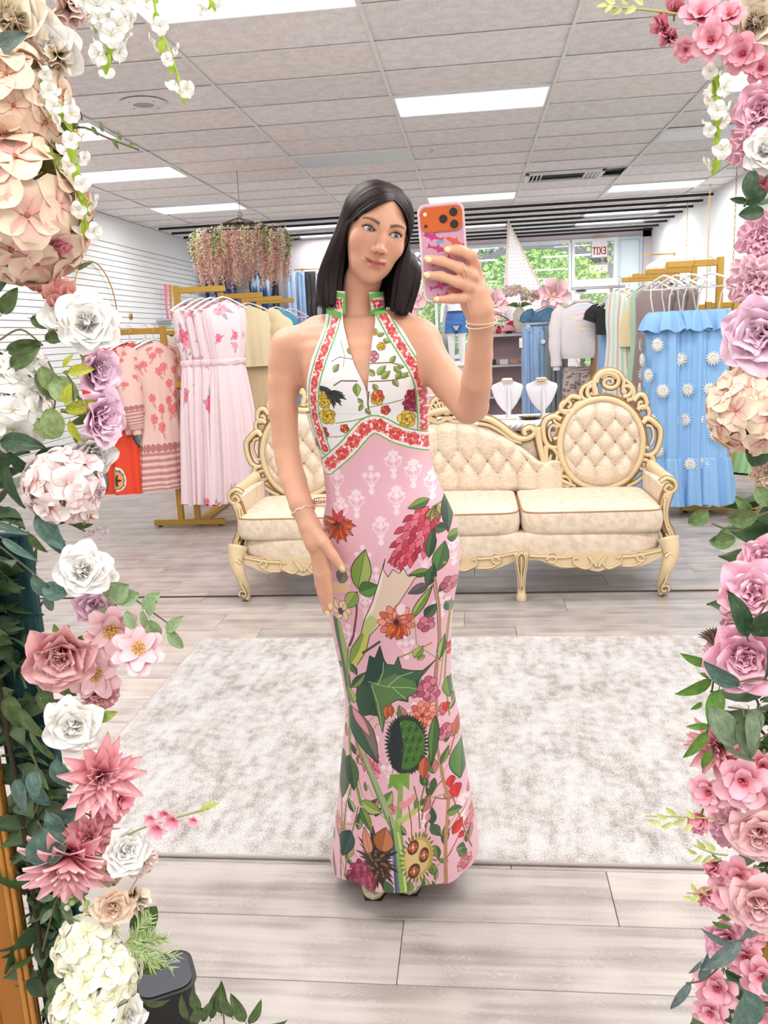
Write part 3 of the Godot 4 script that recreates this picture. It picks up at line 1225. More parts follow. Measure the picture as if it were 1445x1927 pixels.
func make_clothes() -> void:
	# --- orange dresses with medallions
	var oc := Canvas.new(512,512,Color(0.90,0.26,0.13))
	var rr := RandomNumberGenerator.new()
	rr.seed = 5
	for k in 9:
		var p := Vector2(60 + (k % 3) * 170 + 40 * ((k / 3) % 2),60 + (k / 3) * 165)
		if k % 3 == 0:
			oc.blob(p,52,52,Color(0.93,0.9,0.85))
			oc.blob(p,44,44,Color(0.35,0.5,0.5),0,24,0.06,12)
			oc.blob(p,36,36,Color(0.95,0.62,0.35))
			for q in 6:
				oc.leaf(p,p + Vector2.from_angle(q * 1.05) * 28,0.4,Color(0.25,0.18,0.1),Color(0,0,0,0),Color(0.2,0.1,0.1),false)
		elif k % 3 == 1:
			oc.blob(p,42,56,Color(0.2,0.14,0.3),0.3,20,0.12,5)
			oc.blob(p,24,32,Color(0.35,0.3,0.6),0.3)
			oc.blob(p + Vector2(-12,14),9,9,Color(0.95,0.93,0.95))
			oc.blob(p + Vector2(14,12),9,9,Color(0.95,0.93,0.95))
			oc.blob(p,4,14,Color(0.96,0.95,0.96))
		else:
			oc.blob(p,36,58,Color(0.25,0.22,0.2),0.2,20,0.05,7)
			oc.blob(p,28,48,Color(0.4,0.56,0.54),0.2)
			oc.blob(p,14,26,Color(0.86,0.78,0.66),0.2)
	var orange := tmat(oc.tex(),0.6)
	var shirt := [[0.1,0.055,0.045,0.0],[0.135,0.2,0.06,0.0],[0.3,0.19,0.085,0.05],[0.55,0.18,0.09,0.1],[0.85,0.21,0.1,0.14],[1.2,0.24,0.12,0.17]]
	for k in 2:
		garment({name = "printed_dress",label = ["orange dress printed with medallions, leftmost on the left rack","orange dress printed with medallions, beside the pale pink dresses"][k],cat = "dress",group = "dresses on the low left arm",
			at = Vector3([-2.585,-2.495][k],1.503,-6.0 + 0.02 * k),turn = 38 + 6 * k,prof = shirt,mat = orange,sleeves = "long",slen = 0.66,seed = 3 + k,us = 1.4,vs = 1.9,smat = orange,
			hlabel = ["hanger of the leftmost orange dress","hanger of the orange dress beside the pale pink dresses"][k]})
	# --- pale pink embroidered dresses
	var pc := Canvas.new(512,1024,Color(0.9,0.76,0.73))
	for k in 26:
		var p := Vector2(rr.randf() * 512,80 + rr.randf() * 640)
		pc.bloom(p,26,6,[Color(0.86,0.42,0.45),Color(0.87,0.5,0.5)],Color(0.87,0.6,0.57),2,1.1,rr.randf() * 6,Color(0.8,0.35,0.4))
		pc.leaf(p + Vector2(0,24),p + Vector2(rr.randf_range(-30,30),62),0.4,Color(0.82,0.62,0.56),Color(0,0,0,0),Color(0.8,0.55,0.5),false)
	for k in 40:
		for q in 7:
			pc.leaf(Vector2(k * 13.0,1020 - q * 30),Vector2(k * 13.0 + 6,1000 - q * 30),0.6,Color(0.72,0.5,0.48),Color(0,0,0,0),Color(0.74,0.52,0.5),false)
	for k in 14:
		pc.bloom(Vector2(k * 38.0,800),20,5,[Color(0.7,0.45,0.45)],Color(0.76,0.55,0.53),1,1,0,Color(0.65,0.4,0.4))
	var palepink := tmat(pc.tex(),0.75)
	for k in 2:
		garment({name = "embroidered_dress",label = ["pale pink embroidered long-sleeved dress beside the orange dresses","pale pink embroidered long-sleeved dress right beside the gold post"][k],cat = "dress",group = "dresses on the low left arm",
			at = Vector3([-2.395,-2.325][k],1.503,-6.04 + 0.03 * k),turn = 44,prof = [[0.1,0.05,0.045,0.0],[0.14,0.19,0.06,0.0],[0.35,0.18,0.08,0.05],[0.6,0.16,0.08,0.1],[0.9,0.2,0.1,0.15],[1.19,0.24,0.12,0.17]],
			mat = palepink,sleeves = "long",slen = 0.62,srad = [0.06,0.075,0.1,0.05],seed = 13 + k,us = 2.0,vs = 1.0,
			hlabel = ["white hanger of the pale pink dress beside the orange ones","white hanger of the pale pink dress beside the gold post"][k]})
	garment({name = "embroidered_dress",label = "dusky pink long dress hanging between the two left gold posts",cat = "dress",at = Vector3(-2.36,1.503,-7.15),turn = 50,prof = shirt,mat = palepink,sleeves = "",seed = 19,us = 2.0,
		hlabel = "hanger of the dusky pink dress between the gold posts"})
	garment({name = "magenta_dress",label = "bright magenta dress half hidden behind the left gold posts",cat = "dress",at = Vector3(-2.46,1.503,-7.9),turn = 30,prof = shirt,mat = mat(Color(0.76,0.06,0.3),0.6),sleeves = "",seed = 23,
		hlabel = "hanger of the magenta dress behind the posts"})
	# --- pink floral maxi dresses
	var fc := Canvas.new(768,1024,Color(0.93,0.84,0.865))
	for k in 46:
		var p := Vector2(rr.randf() * 768,rr.randf() * 1024)
		var big := p.y / 1024.0
		if rr.randf() < 0.5 and big < 0.55 and big > 0.22:
			continue
		var s := rr.randf_range(16,30) * (0.7 + 0.8 * big)
		for q in 3:
			var a := rr.randf() * TAU
			fc.leaf(p + Vector2.from_angle(a) * s * 0.5,p + Vector2.from_angle(a) * s * 2.2,0.33,Color(0.68,0.65,0.69),Color(0,0,0,0),Color(0.78,0.7,0.74),false)
		fc.bloom(p,s,7,[[Color(0.86,0.35,0.47),Color(0.9,0.5,0.58)],[Color(0.92,0.62,0.7),Color(0.95,0.74,0.78)]][k % 2],Color(0.9,0.55,0.63),2,0.9,rr.randf() * 6,Color(0.8,0.25,0.38))
	var floral := tmat(fc.tex(),0.65)
	for k in 4:
		garment({name = "floral_maxi_dress",label = ["pale pink floral maxi dress, leftmost of four on the tall left arm","pale pink floral maxi dress, second from the left gold post","pale pink floral maxi dress, third from the left gold post","pale pink floral maxi dress in front, nearest to the settee"][k],
			cat = "dress",group = "pink floral maxi dresses",at = Vector3([-2.03,-1.95,-1.88,-1.785][k],1.778,[-6.06,-6.06,-6.05,-6.03][k]),turn = [60,58,58,46][k],
			prof = [[0.105,0.1,0.05,0.0],[0.135,0.17,0.06,0.03],[0.3,0.165,0.085,0.09],[0.5,0.135,0.075,0.05],[0.56,0.135,0.075,0.06],[0.9,0.17,0.1,0.24],[1.3,0.2,0.12,0.3],[1.58,0.225,0.13,0.32]],
			folds = 9,nu = 72,drift = true,mat = floral,seed = 31 + k,us = 1.0,vs = 1.0,jag = 0.012,waist = 0.54,waistr = [0.14,0.08],
			hlabel = ["white hanger of the leftmost pink floral maxi dress","white hanger of the second pink floral maxi dress","white hanger of the third pink floral maxi dress","white hanger of the foremost pink floral maxi dress"][k]})
	# --- second arm and beyond, left
	garment({name = "flutter_top",label = "cream top with wide flutter sleeves behind the pink floral dresses",cat = "top",at = Vector3(-1.9,1.778,-7.15),turn = 25,prof = [[0.105,0.06,0.05,0],[0.14,0.19,0.06,0.02],[0.35,0.2,0.09,0.1],[0.62,0.21,0.1,0.14]],
		mat = mat(Color(0.88,0.82,0.68),0.75),sleeves = "flutter",seed = 41,hlabel = "white hanger of the cream flutter-sleeve top"})
	garment({name = "beige_trousers",label = "beige trousers hanging below the cream flutter top",cat = "trousers",at = Vector3(-1.9,1.2,-7.18),turn = 25,hang = false,hlabel = "",prof = [[0.0,0.15,0.06,0.02],[0.06,0.155,0.06,0.02],[0.5,0.17,0.07,0.08],[1.1,0.2,0.09,0.14]],
		mat = mat(Color(0.8,0.71,0.57),0.75),seed = 42,slope = 0.0})
	garment({name = "turquoise_dress",label = "turquoise dress seen just left of the woman's arm",cat = "dress",at = Vector3(-1.83,1.76,-7.9),turn = 30,prof = shirt,mat = mat(Color(0.25,0.62,0.78),0.6),seed = 43,hlabel = "white hanger of the turquoise dress"})
	var mag := tmat(floral_tex(256,512,Color(0.84,0.5,0.66),[[Color(0.5,0.12,0.35),Color(0.62,0.2,0.45)]],Color(0.55,0.3,0.5),40,12,8),0.7)
	for k in 3:
		garment({name = "orchid_print_dress",label = ["orchid pink print dress, leftmost of three behind the settee back","orchid pink print dress, middle of three behind the settee back","orchid pink print dress beside the woman's shoulder"][k],cat = "dress",group = "orchid pink print dresses",
			at = Vector3([-2.0,-1.9,-1.81][k],1.76,-8.45),turn = 40,prof = [[0.2,0.12,0.05,0.02],[0.23,0.14,0.06,0.05],[0.5,0.15,0.08,0.1],[1.3,0.2,0.1,0.18]],mat = mag,sleeves = "strap",seed = 50 + k,us = 2,vs = 2,
			hlabel = ["white hanger of the leftmost orchid dress","white hanger of the middle orchid dress","white hanger of the orchid dress beside the shoulder"][k]})
	# --- light blue dresses with white daisies
	var blue := mat(Color(0.54,0.72,0.9),0.7)
	var daisy := MB.new()
	for ring in 2:
		for i in 14:
			var a := TAU * (i + 0.5 * ring) / 14
			var r0 := 0.012
			var r1 := 0.05 - 0.014 * ring
			var d := Vector3(cos(a),sin(a),0)
			var o := Vector3(-sin(a),cos(a),0) * 0.0065
			var z := Vector3(0,0,0.003 + 0.003 * ring)
			daisy.tube([d * r0 + z,d * (r0 + r1) / 2 + z * 1.8,d * r1 + z],[0.003,0.0062,0.003],6,0.5)
	daisy.ball(Vector3(0,0,0.005),Vector3(0.012,0.012,0.005),10,6)
	var daisy_mesh := daisy.mesh()
	var dmat := mat(Color(0.91,0.9,0.87),0.85)
	for k in 4:
		var pr := [[0.335,0.13,0.06,0.02],[0.36,0.14,0.065,0.1],[0.7,0.155,0.08,0.14],[1.0,0.165,0.085,0.17],[1.34,0.175,0.09,0.2],[1.36,0.185,0.1,0.3],[1.68,0.23,0.13,0.34]]
		var g := garment({name = "daisy_dress",label = ["light blue daisy dress, farthest left and behind the settee","light blue daisy dress, second from the left with a high ruffle","light blue daisy dress, third from the left","light blue daisy dress right beside the gold post"][k],cat = "dress",group = "light blue daisy dresses",
			at = Vector3([1.33,1.42,1.52,1.63][k],1.768,[-6.12,-6.15,-6.13,-6.1][k]),turn = [-62,-56,-60,-40][k],prof = pr,folds = 6,nu = 64,mat = blue,sleeves = "strap",strapmat = mat(Color(0.85,0.83,0.8),0.7),seed = 61 + k,slope = 0.0,jag = 0.01,
			hlabel = ["white hanger of the leftmost daisy dress","white hanger of the second daisy dress","white hanger of the third daisy dress","big white hanger of the daisy dress by the post"][k],hw = 0.42})
		var rf := cloth_mesh([[0.33,0.135,0.062,0.03],[0.345,0.145,0.075,0.14],[0.4,0.17,0.105,0.22],[0.46,0.19,0.12,0.26]],7,71 + k,64,4,0.0,1,1,0.012)
		mbput("ruffle",rf,blue,g)
		for j in 9:
			var y := 0.55 + 0.105 * j
			var a: float = [1.1,2.1,1.55,0.8,1.9,1.3,2.4,1.0,1.7][(j + k * 2) % 9]
			for side in [0,1]:
				var aa: float = a + side * 1.55
				var rw := 0.155 + 0.02 * (y - 0.5)
				var p := Vector3(cos(aa) * rw * 1.02,-y,sin(aa) * 0.09 + 0.012)
				var nrm := Vector3(cos(aa) / rw,0,sin(aa) / 0.085).normalized()
				var dz := put("daisy_applique",daisy_mesh,dmat,g)
				dz.position = p + nrm * 0.012
				dz.basis = Basis(Vector3.UP.cross(nrm),Vector3.UP,nrm)
	# --- right rack, farther arms
	var satin := mat(Color(0.55,0.48,0.47),0.35)
	for k in 3:
		garment({name = "satin_dress",label = ["taupe satin dress, leftmost of three behind the daisy dresses","taupe satin dress, middle of three behind the daisy dresses","taupe satin dress nearest to the right gold post"][k],cat = "dress",group = "taupe satin dresses",
			at = Vector3([1.42,1.51,1.6][k],1.768,-6.85),turn = -60,prof = shirt,mat = satin,seed = 81 + k,hmat = mat(Color(0.8,0.78,0.74),0.5),
			hlabel = ["hanger of the leftmost taupe satin dress","hanger of the middle taupe satin dress","hanger of the taupe satin dress by the post"][k]})
	var maxi := [[0.105,0.07,0.05,0.0],[0.135,0.15,0.06,0.03],[0.35,0.15,0.08,0.08],[0.55,0.135,0.075,0.06],[0.9,0.17,0.09,0.16],[1.5,0.22,0.12,0.2]]
	garment({name = "sage_dress",label = "pale sage green tiered dress left of the taupe satin dresses",cat = "dress",at = Vector3(1.46,1.768,-7.4),turn = -50,prof = maxi,mat = mat(Color(0.66,0.77,0.68),0.75),seed = 85,hlabel = "hanger of the sage green dress"})
	var redf := tmat(floral_tex(384,768,Color(0.87,0.76,0.68),[[Color(0.72,0.3,0.26),Color(0.78,0.42,0.36)]],Color(0.6,0.68,0.56),44,14,18),0.75)
	garment({name = "red_floral_dress",label = "cream dress with red flower sprigs beside the sage green dress",cat = "dress",at = Vector3(1.5,1.768,-7.9),turn = -48,prof = maxi,mat = redf,seed = 86,sleeves = "cap",smat = mat(Color(0.88,0.83,0.7),0.7),hlabel = "hanger of the cream red-sprig dress"})
	garment({name = "cream_blouse",label = "cream gathered blouse above the red-sprig dress",cat = "blouse",at = Vector3(1.41,1.768,-7.88),turn = -55,prof = [[0.105,0.06,0.05,0],[0.135,0.17,0.06,0.04],[0.35,0.18,0.09,0.14],[0.6,0.19,0.1,0.16]],mat = mat(Color(0.88,0.82,0.66),0.75),sleeves = "cap",seed = 87,hlabel = "hanger of the cream blouse"})
	var stripe := Canvas.new(256,64,Color(0.86,0.9,0.88))
	for k in 8:
		stripe.im.fill_rect(Rect2i(k * 32,0,12,64),[Color(0.74,0.87,0.82),Color(0.84,0.68,0.61)][k % 2])
	garment({name = "striped_dress",label = "mint and rust striped dress beside the white sweatshirt",cat = "dress",at = Vector3(1.33,1.768,-7.93),turn = -58,prof = maxi,mat = tmat(stripe.tex(),0.75),seed = 88,hlabel = "hanger of the mint striped dress"})
	garment({name = "tan_trousers",label = "long tan trousers hanging right behind the white sweatshirt",cat = "trousers",at = Vector3(1.28,1.55,-8.4),turn = -35,prof = [[0.1,0.13,0.05,0.02],[0.14,0.14,0.06,0.03],[0.6,0.14,0.07,0.1],[1.25,0.16,0.08,0.14]],mat = mat(Color(0.62,0.46,0.32),0.8),seed = 89,slope = 0.0,hlabel = "hanger of the long tan trousers"})
	garment({name = "sky_blue_dress",label = "narrow sky blue dress between the sweatshirt and the cream blouse",cat = "dress",at = Vector3(1.31,1.68,-8.3),turn = -55,prof = maxi,mat = mat(Color(0.55,0.7,0.88),0.7),seed = 90,hlabel = "hanger of the narrow sky blue dress"})
	garment({name = "lace_top",label = "black lace cap-sleeved top left of the cream blouse",cat = "top",at = Vector3(1.29,1.68,-8.15),turn = -40,prof = [[0.105,0.06,0.05,0],[0.135,0.16,0.06,0.02],[0.25,0.15,0.07,0.08],[0.4,0.14,0.07,0.1]],mat = mat(Color(0.1,0.11,0.13),0.7),sleeves = "cap",seed = 91,hlabel = "hanger of the black lace top"})
	# low right arm
	var seq := tmat(floral_tex(256,256,Color(0.2,0.15,0.13),[[Color(0.45,0.38,0.33),Color(0.3,0.24,0.2)]],Color(0.5,0.42,0.36),220,4,28),0.4)
	garment({name = "sequin_dress",label = "dark brown sequin dress between the right gold posts",cat = "dress",at = Vector3(1.93,1.5,-6.35),turn = -50,prof = [[0.2,0.12,0.06,0.02],[0.24,0.14,0.07,0.05],[0.7,0.13,0.08,0.08],[1.25,0.18,0.1,0.14]],mat = seq,sleeves = "strap",strapmat = mat(Color(0.86,0.84,0.8),0.7),seed = 95,hlabel = "hanger of the brown sequin dress"})
	garment({name = "pleated_dress",label = "mint green pleated dress at the right edge behind pink peonies",cat = "dress",at = Vector3(2.16,1.5,-6.2),turn = -25,prof = [[0.12,0.08,0.05,0.0],[0.16,0.15,0.06,0.04],[0.4,0.15,0.08,0.06],[0.8,0.26,0.13,0.06],[1.22,0.4,0.19,0.07]],folds = 40,nu = 160,mat = mat(Color(0.62,0.79,0.58),0.7),seed = 96,hlabel = "hanger of the mint pleated dress"})
	garment({name = "pleated_dress",label = "mint green pleated dress farther back, between the right gold posts",cat = "dress",at = Vector3(1.98,1.5,-6.85),turn = -40,prof = [[0.12,0.08,0.05,0.0],[0.16,0.15,0.06,0.04],[0.4,0.15,0.08,0.06],[0.8,0.2,0.13,0.06],[1.25,0.28,0.16,0.07]],folds = 40,nu = 160,mat = mat(Color(0.62,0.79,0.58),0.7),seed = 97,hlabel = "hanger of the farther mint pleated dress"})

# ---------------------------------------------------------------- carved settee
const SX := -0.155

func mirrored(mb: MB,cx := SX) -> MB:
	var o := MB.new()
	for i in mb.v.size():
		o.v.append(Vector3(2 * cx - mb.v[i].x,mb.v[i].y,mb.v[i].z))
	o.uv = mb.uv
	o.c = mb.c
	for k in range(0,mb.ix.size(),3):
		o.ix.append_array([mb.ix[k],mb.ix[k + 2],mb.ix[k + 1]])
	return o

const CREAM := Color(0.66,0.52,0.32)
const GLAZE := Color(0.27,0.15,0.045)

# a carved rounded moulding along pts with a line of brown glaze at its foot
func scroll(mb: MB,pts: Array,r: float,fwd := 0.0,taper := 0.45) -> void:
	var p := spline(pts,5)
	var rr := []
	var g := []
	var pg := []
	var pf := []
	for k in p.size():
		var u := float(k) / (p.size() - 1)
		var q: float = r * (1.0 - taper * u)
		rr.append(q)
		g.append(q * 1.5)
		pf.append(p[k] + Vector3(0,0,fwd + q * 0.4))
		pg.append(p[k] + Vector3(0,0,fwd - q * 0.55))
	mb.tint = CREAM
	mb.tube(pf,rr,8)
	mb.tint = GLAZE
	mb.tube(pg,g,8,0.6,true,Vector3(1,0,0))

func tuft_panel(inside: Callable,c: Vector2,dx: float,dy: float,x0: float,x1: float,y0: float,y1: float,nx: int,ny: int,z: Callable,amp: float,rows: Array) -> MB:
	# diamond tufting on a grid; creases run between the buttons, straight pleats beyond them
	var ps := PackedVector3Array()
	for j in ny + 1:
		for i in nx + 1:
			var s := -1.0 + 2.0 * i / nx
			var t := -1.0 + 2.0 * j / ny
			var q: Vector2 = inside.call(s,t)
			var u := (q.x - c.x) / dx
			var v := (q.y - c.y) / dy
			var hgt := 0.0
			if v > rows[1]:
				hgt = pow(absf(sin(PI * (u + rows[1]) * 0.5)),0.45)
			elif v < rows[0]:
				hgt = pow(absf(sin(PI * (u + rows[0]) * 0.5)),0.45)
			else:
				hgt = pow(absf(sin(PI * (u + v) * 0.5) * sin(PI * (u - v) * 0.5)),0.42)
			var e := clampf((1.0 - maxf(s * s + t * t if rows[2] else maxf(absf(s),absf(t)),0.0)) * 4.0,0.0,1.0)
			ps.append(Vector3(q.x,q.y,z.call(q) + amp * hgt * sqrt(e) + 0.02 * sqrt(e)))
	var mb := MB.new()
	mb.grid(ps,nx + 1,false,3.0,3.0)
	mb.ix.reverse()
	return mb

func cushion_mb(x0: float,x1: float,y0: float,y1: float,z0: float,z1: float,crown: float) -> MB:
	# rounded box by superellipse sections
	var ps := PackedVector3Array()
	var n := 40
	var c := Vector3((x0 + x1) / 2,(y0 + y1) / 2,(z0 + z1) / 2)
	var h := Vector3((x1 - x0) / 2,(y1 - y0) / 2,(z1 - z0) / 2)
	var lv := [[0.0,-1.0],[0.93,-1.0],[0.985,-0.92],[1.0,-0.5],[1.012,0.0],[1.0,0.6],[0.985,0.93],[0.95,1.0],[0.75,1.0],[0.5,1.0],[0.25,1.0],[0.0,1.0]]
	for l in lv:
		for i in n:
			var a := TAU * i / n
			var ca := cos(a)
			var sa := sin(a)
			var px: float = signf(ca) * pow(absf(ca),0.22) * l[0]
			var pz: float = signf(sa) * pow(absf(sa),0.22) * l[0]
			var y: float = c.y + h.y * l[1]
			if l[1] > 0.9:
				y += crown * (1 - px * px * 0.8) * (1 - pz * pz * 0.8)
			ps.append(Vector3(c.x + px * h.x,y,c.z + pz * h.z))
	var mb := MB.new()
	mb.grid(ps,n,true)
	for i in mb.v.size():
		mb.uv[i] = Vector2(mb.v[i].x * 1.6 + mb.v[i].y * 0.4,mb.v[i].z * 1.6 + mb.v[i].y * 1.6)
	return mb

func make_sofa() -> void:
	# woven damask in ivory with faint blush sprigs and old tea-coloured spots
	var n := 512
	var st := blend_tex([nbytes(61,0.02,4,n,n),nbytes(62,0.12,2,n,n)],[0.55,0.35],[[0,Color(0.74,0.64,0.53)],[0.4,Color(0.82,0.75,0.66)],[0.6,Color(0.86,0.8,0.73)],[1,Color(0.885,0.835,0.77)]],n,n)
	var cv := Canvas.new(n,n,Color.WHITE)
	cv.im = st.get_image()
	var r := RandomNumberGenerator.new()
	r.seed = 77
	for k in 26:
		var p := Vector2(r.randf() * n,r.randf() * n)
		for q in 5:
			cv.blob(p + Vector2.from_angle(q * 1.26) * 9,6,4,Color(0.83,0.7,0.64),q * 1.26,10)
		cv.leaf(p + Vector2(8,8),p + Vector2(30,18),0.4,Color(0.875,0.82,0.72),Color(0,0,0,0),Color(0.85,0.78,0.68),false)
	var fab := tmat(cv.tex(),0.62)
	fab.rim_enabled = true
	fab.rim = 0.25
	var wood := vmat(0.5)
	var carved := mat(Color(0.885,0.79,0.61),0.5)
	var t := thing("carved_settee","cream carved settee with three tufted back panels and cabriole legs","settee",Vector3(0,0,0))
	# cushions
	var cx := [[-1.275,-0.535],[-0.53,0.225],[0.23,0.945]]
	for k in 3:
		var o := mbput("seat_cushion",cushion_mb(cx[k][0],cx[k][1],0.335,0.455,-4.83,-4.165,0.02),fab,t)
		var pp := MB.new()
		var loop := []
		for i in 41:
			var a := TAU * i / 40
			var hx: float = (cx[k][1] - cx[k][0]) / 2 * 0.985
			loop.append(Vector3((cx[k][0] + cx[k][1]) / 2 + signf(cos(a)) * pow(absf(cos(a)),0.22) * hx,0.452,-4.4975 + signf(sin(a)) * pow(absf(sin(a)),0.22) * 0.3325 * 0.985))
		pp.tube(loop,0.0045,6,1.0,false)
		mbput("piping",pp,mat(Color(0.66,0.5,0.36),0.7),o)
	# upholstered seat rail
	var sr := cushion_mb(-1.25,0.935,0.2,0.345,-4.85,-4.17,0.0)
	mbput("seat_rail",sr,fab,t)
	# oval backs
	var back_z := -4.84
	var lean := func(q: Vector2) -> float:
		return back_z + 0.03 - (q.y - 0.5) * 0.08
	var btn := MB.new()
	btn.ball(Vector3.ZERO,Vector3(0.011,0.011,0.007),10,6)
	var btn_mesh := btn.mesh()
	var bmat := mat(Color(0.62,0.46,0.3),0.6)
	for k in 2:
		var oc := Vector2(0.719 if k == 0 else 2 * SX - 0.719,0.705)
		var disc := func(s: float,u: float) -> Vector2:
			# square to disc
			var a := s * sqrt(1.0 - u * u / 2.0)
			var b := u * sqrt(1.0 - s * s / 2.0)
			return oc + Vector2(a * 0.222,b * 0.246)
		var mb := tuft_panel(disc,oc + Vector2(0.02,0.08),0.055,0.068,0,0,0,0,56,56,lean,0.034,[-3.0,1.0,false])
		var o := mbput("oval_back",mb,fab,t)
		for j in range(-3,2):
			for i in range(-4,5):
				if (i + j) % 2 != 0:
					continue
				var q := oc + Vector2(0.02,0.08) + Vector2(i * 0.055,j * 0.068)
				var e := (q - oc) / Vector2(0.2,0.225)
				if e.length() < 0.93:
					var b := put("button",btn_mesh,bmat,o)
					b.position = Vector3(q.x,q.y,lean.call(q) + 0.022)
	# centre back
	var topf := func(x: float) -> float:
		var u := absf(x - SX)
		return maxf(0.64,0.885 - 0.9 * u * u)
	var mid := func(s: float,u: float) -> Vector2:
		var x := SX + s * 0.66
		var y0 := 0.44
		var y1: float = topf.call(x) - 0.02
		return Vector2(x,lerpf(y0,y1,u * 0.5 + 0.5))
	var mc := Vector2(SX,0.63)
	var mm := tuft_panel(mid,mc,0.0565,0.0735,0,0,0,0,120,44,lean,0.034,[-1.0,1.0,false])
	var mo := mbput("centre_back",mm,fab,t)
	for j in range(-1,2):
		for i in range(-11,12):
			if (i + j) % 2 != 0:
				continue
			var q := mc + Vector2(i * 0.0565,j * 0.0735)
			if q.y < topf.call(q.x) - 0.05 and absf(q.x - SX) < 0.6:
				var b := put("button",btn_mesh,bmat,mo)
				b.position = Vector3(q.x,q.y,lean.call(q) + 0.022)
	# plain outside back behind the panels
	var bb := MB.new()
	bb.box(Vector3(SX,0.5,back_z - 0.025),Vector3(1.3,0.5,0.03),0.01)
	mbput("outside_back",bb,fab,t)
	# frames
	var right := MB.new()
	var ring := []
	for i in 49:
		var a := TAU * i / 48
		ring.append(Vector3(0.719 + cos(a) * 0.232,0.705 + sin(a) * 0.256,0))
	for i in ring.size():
		ring[i].z = lean.call(Vector2(ring[i].x,ring[i].y)) + 0.012
	right.tint = CREAM
	right.tube(ring,0.017,10,1.0,false)
	right.tint = GLAZE
	var ring2 := []
	for p in ring:
		ring2.append(Vector3(0.719 + (p.x - 0.719) * 1.085,0.705 + (p.y - 0.705) * 1.08,p.z - 0.012))
	right.tube(ring2,0.012,8,1.0,false)
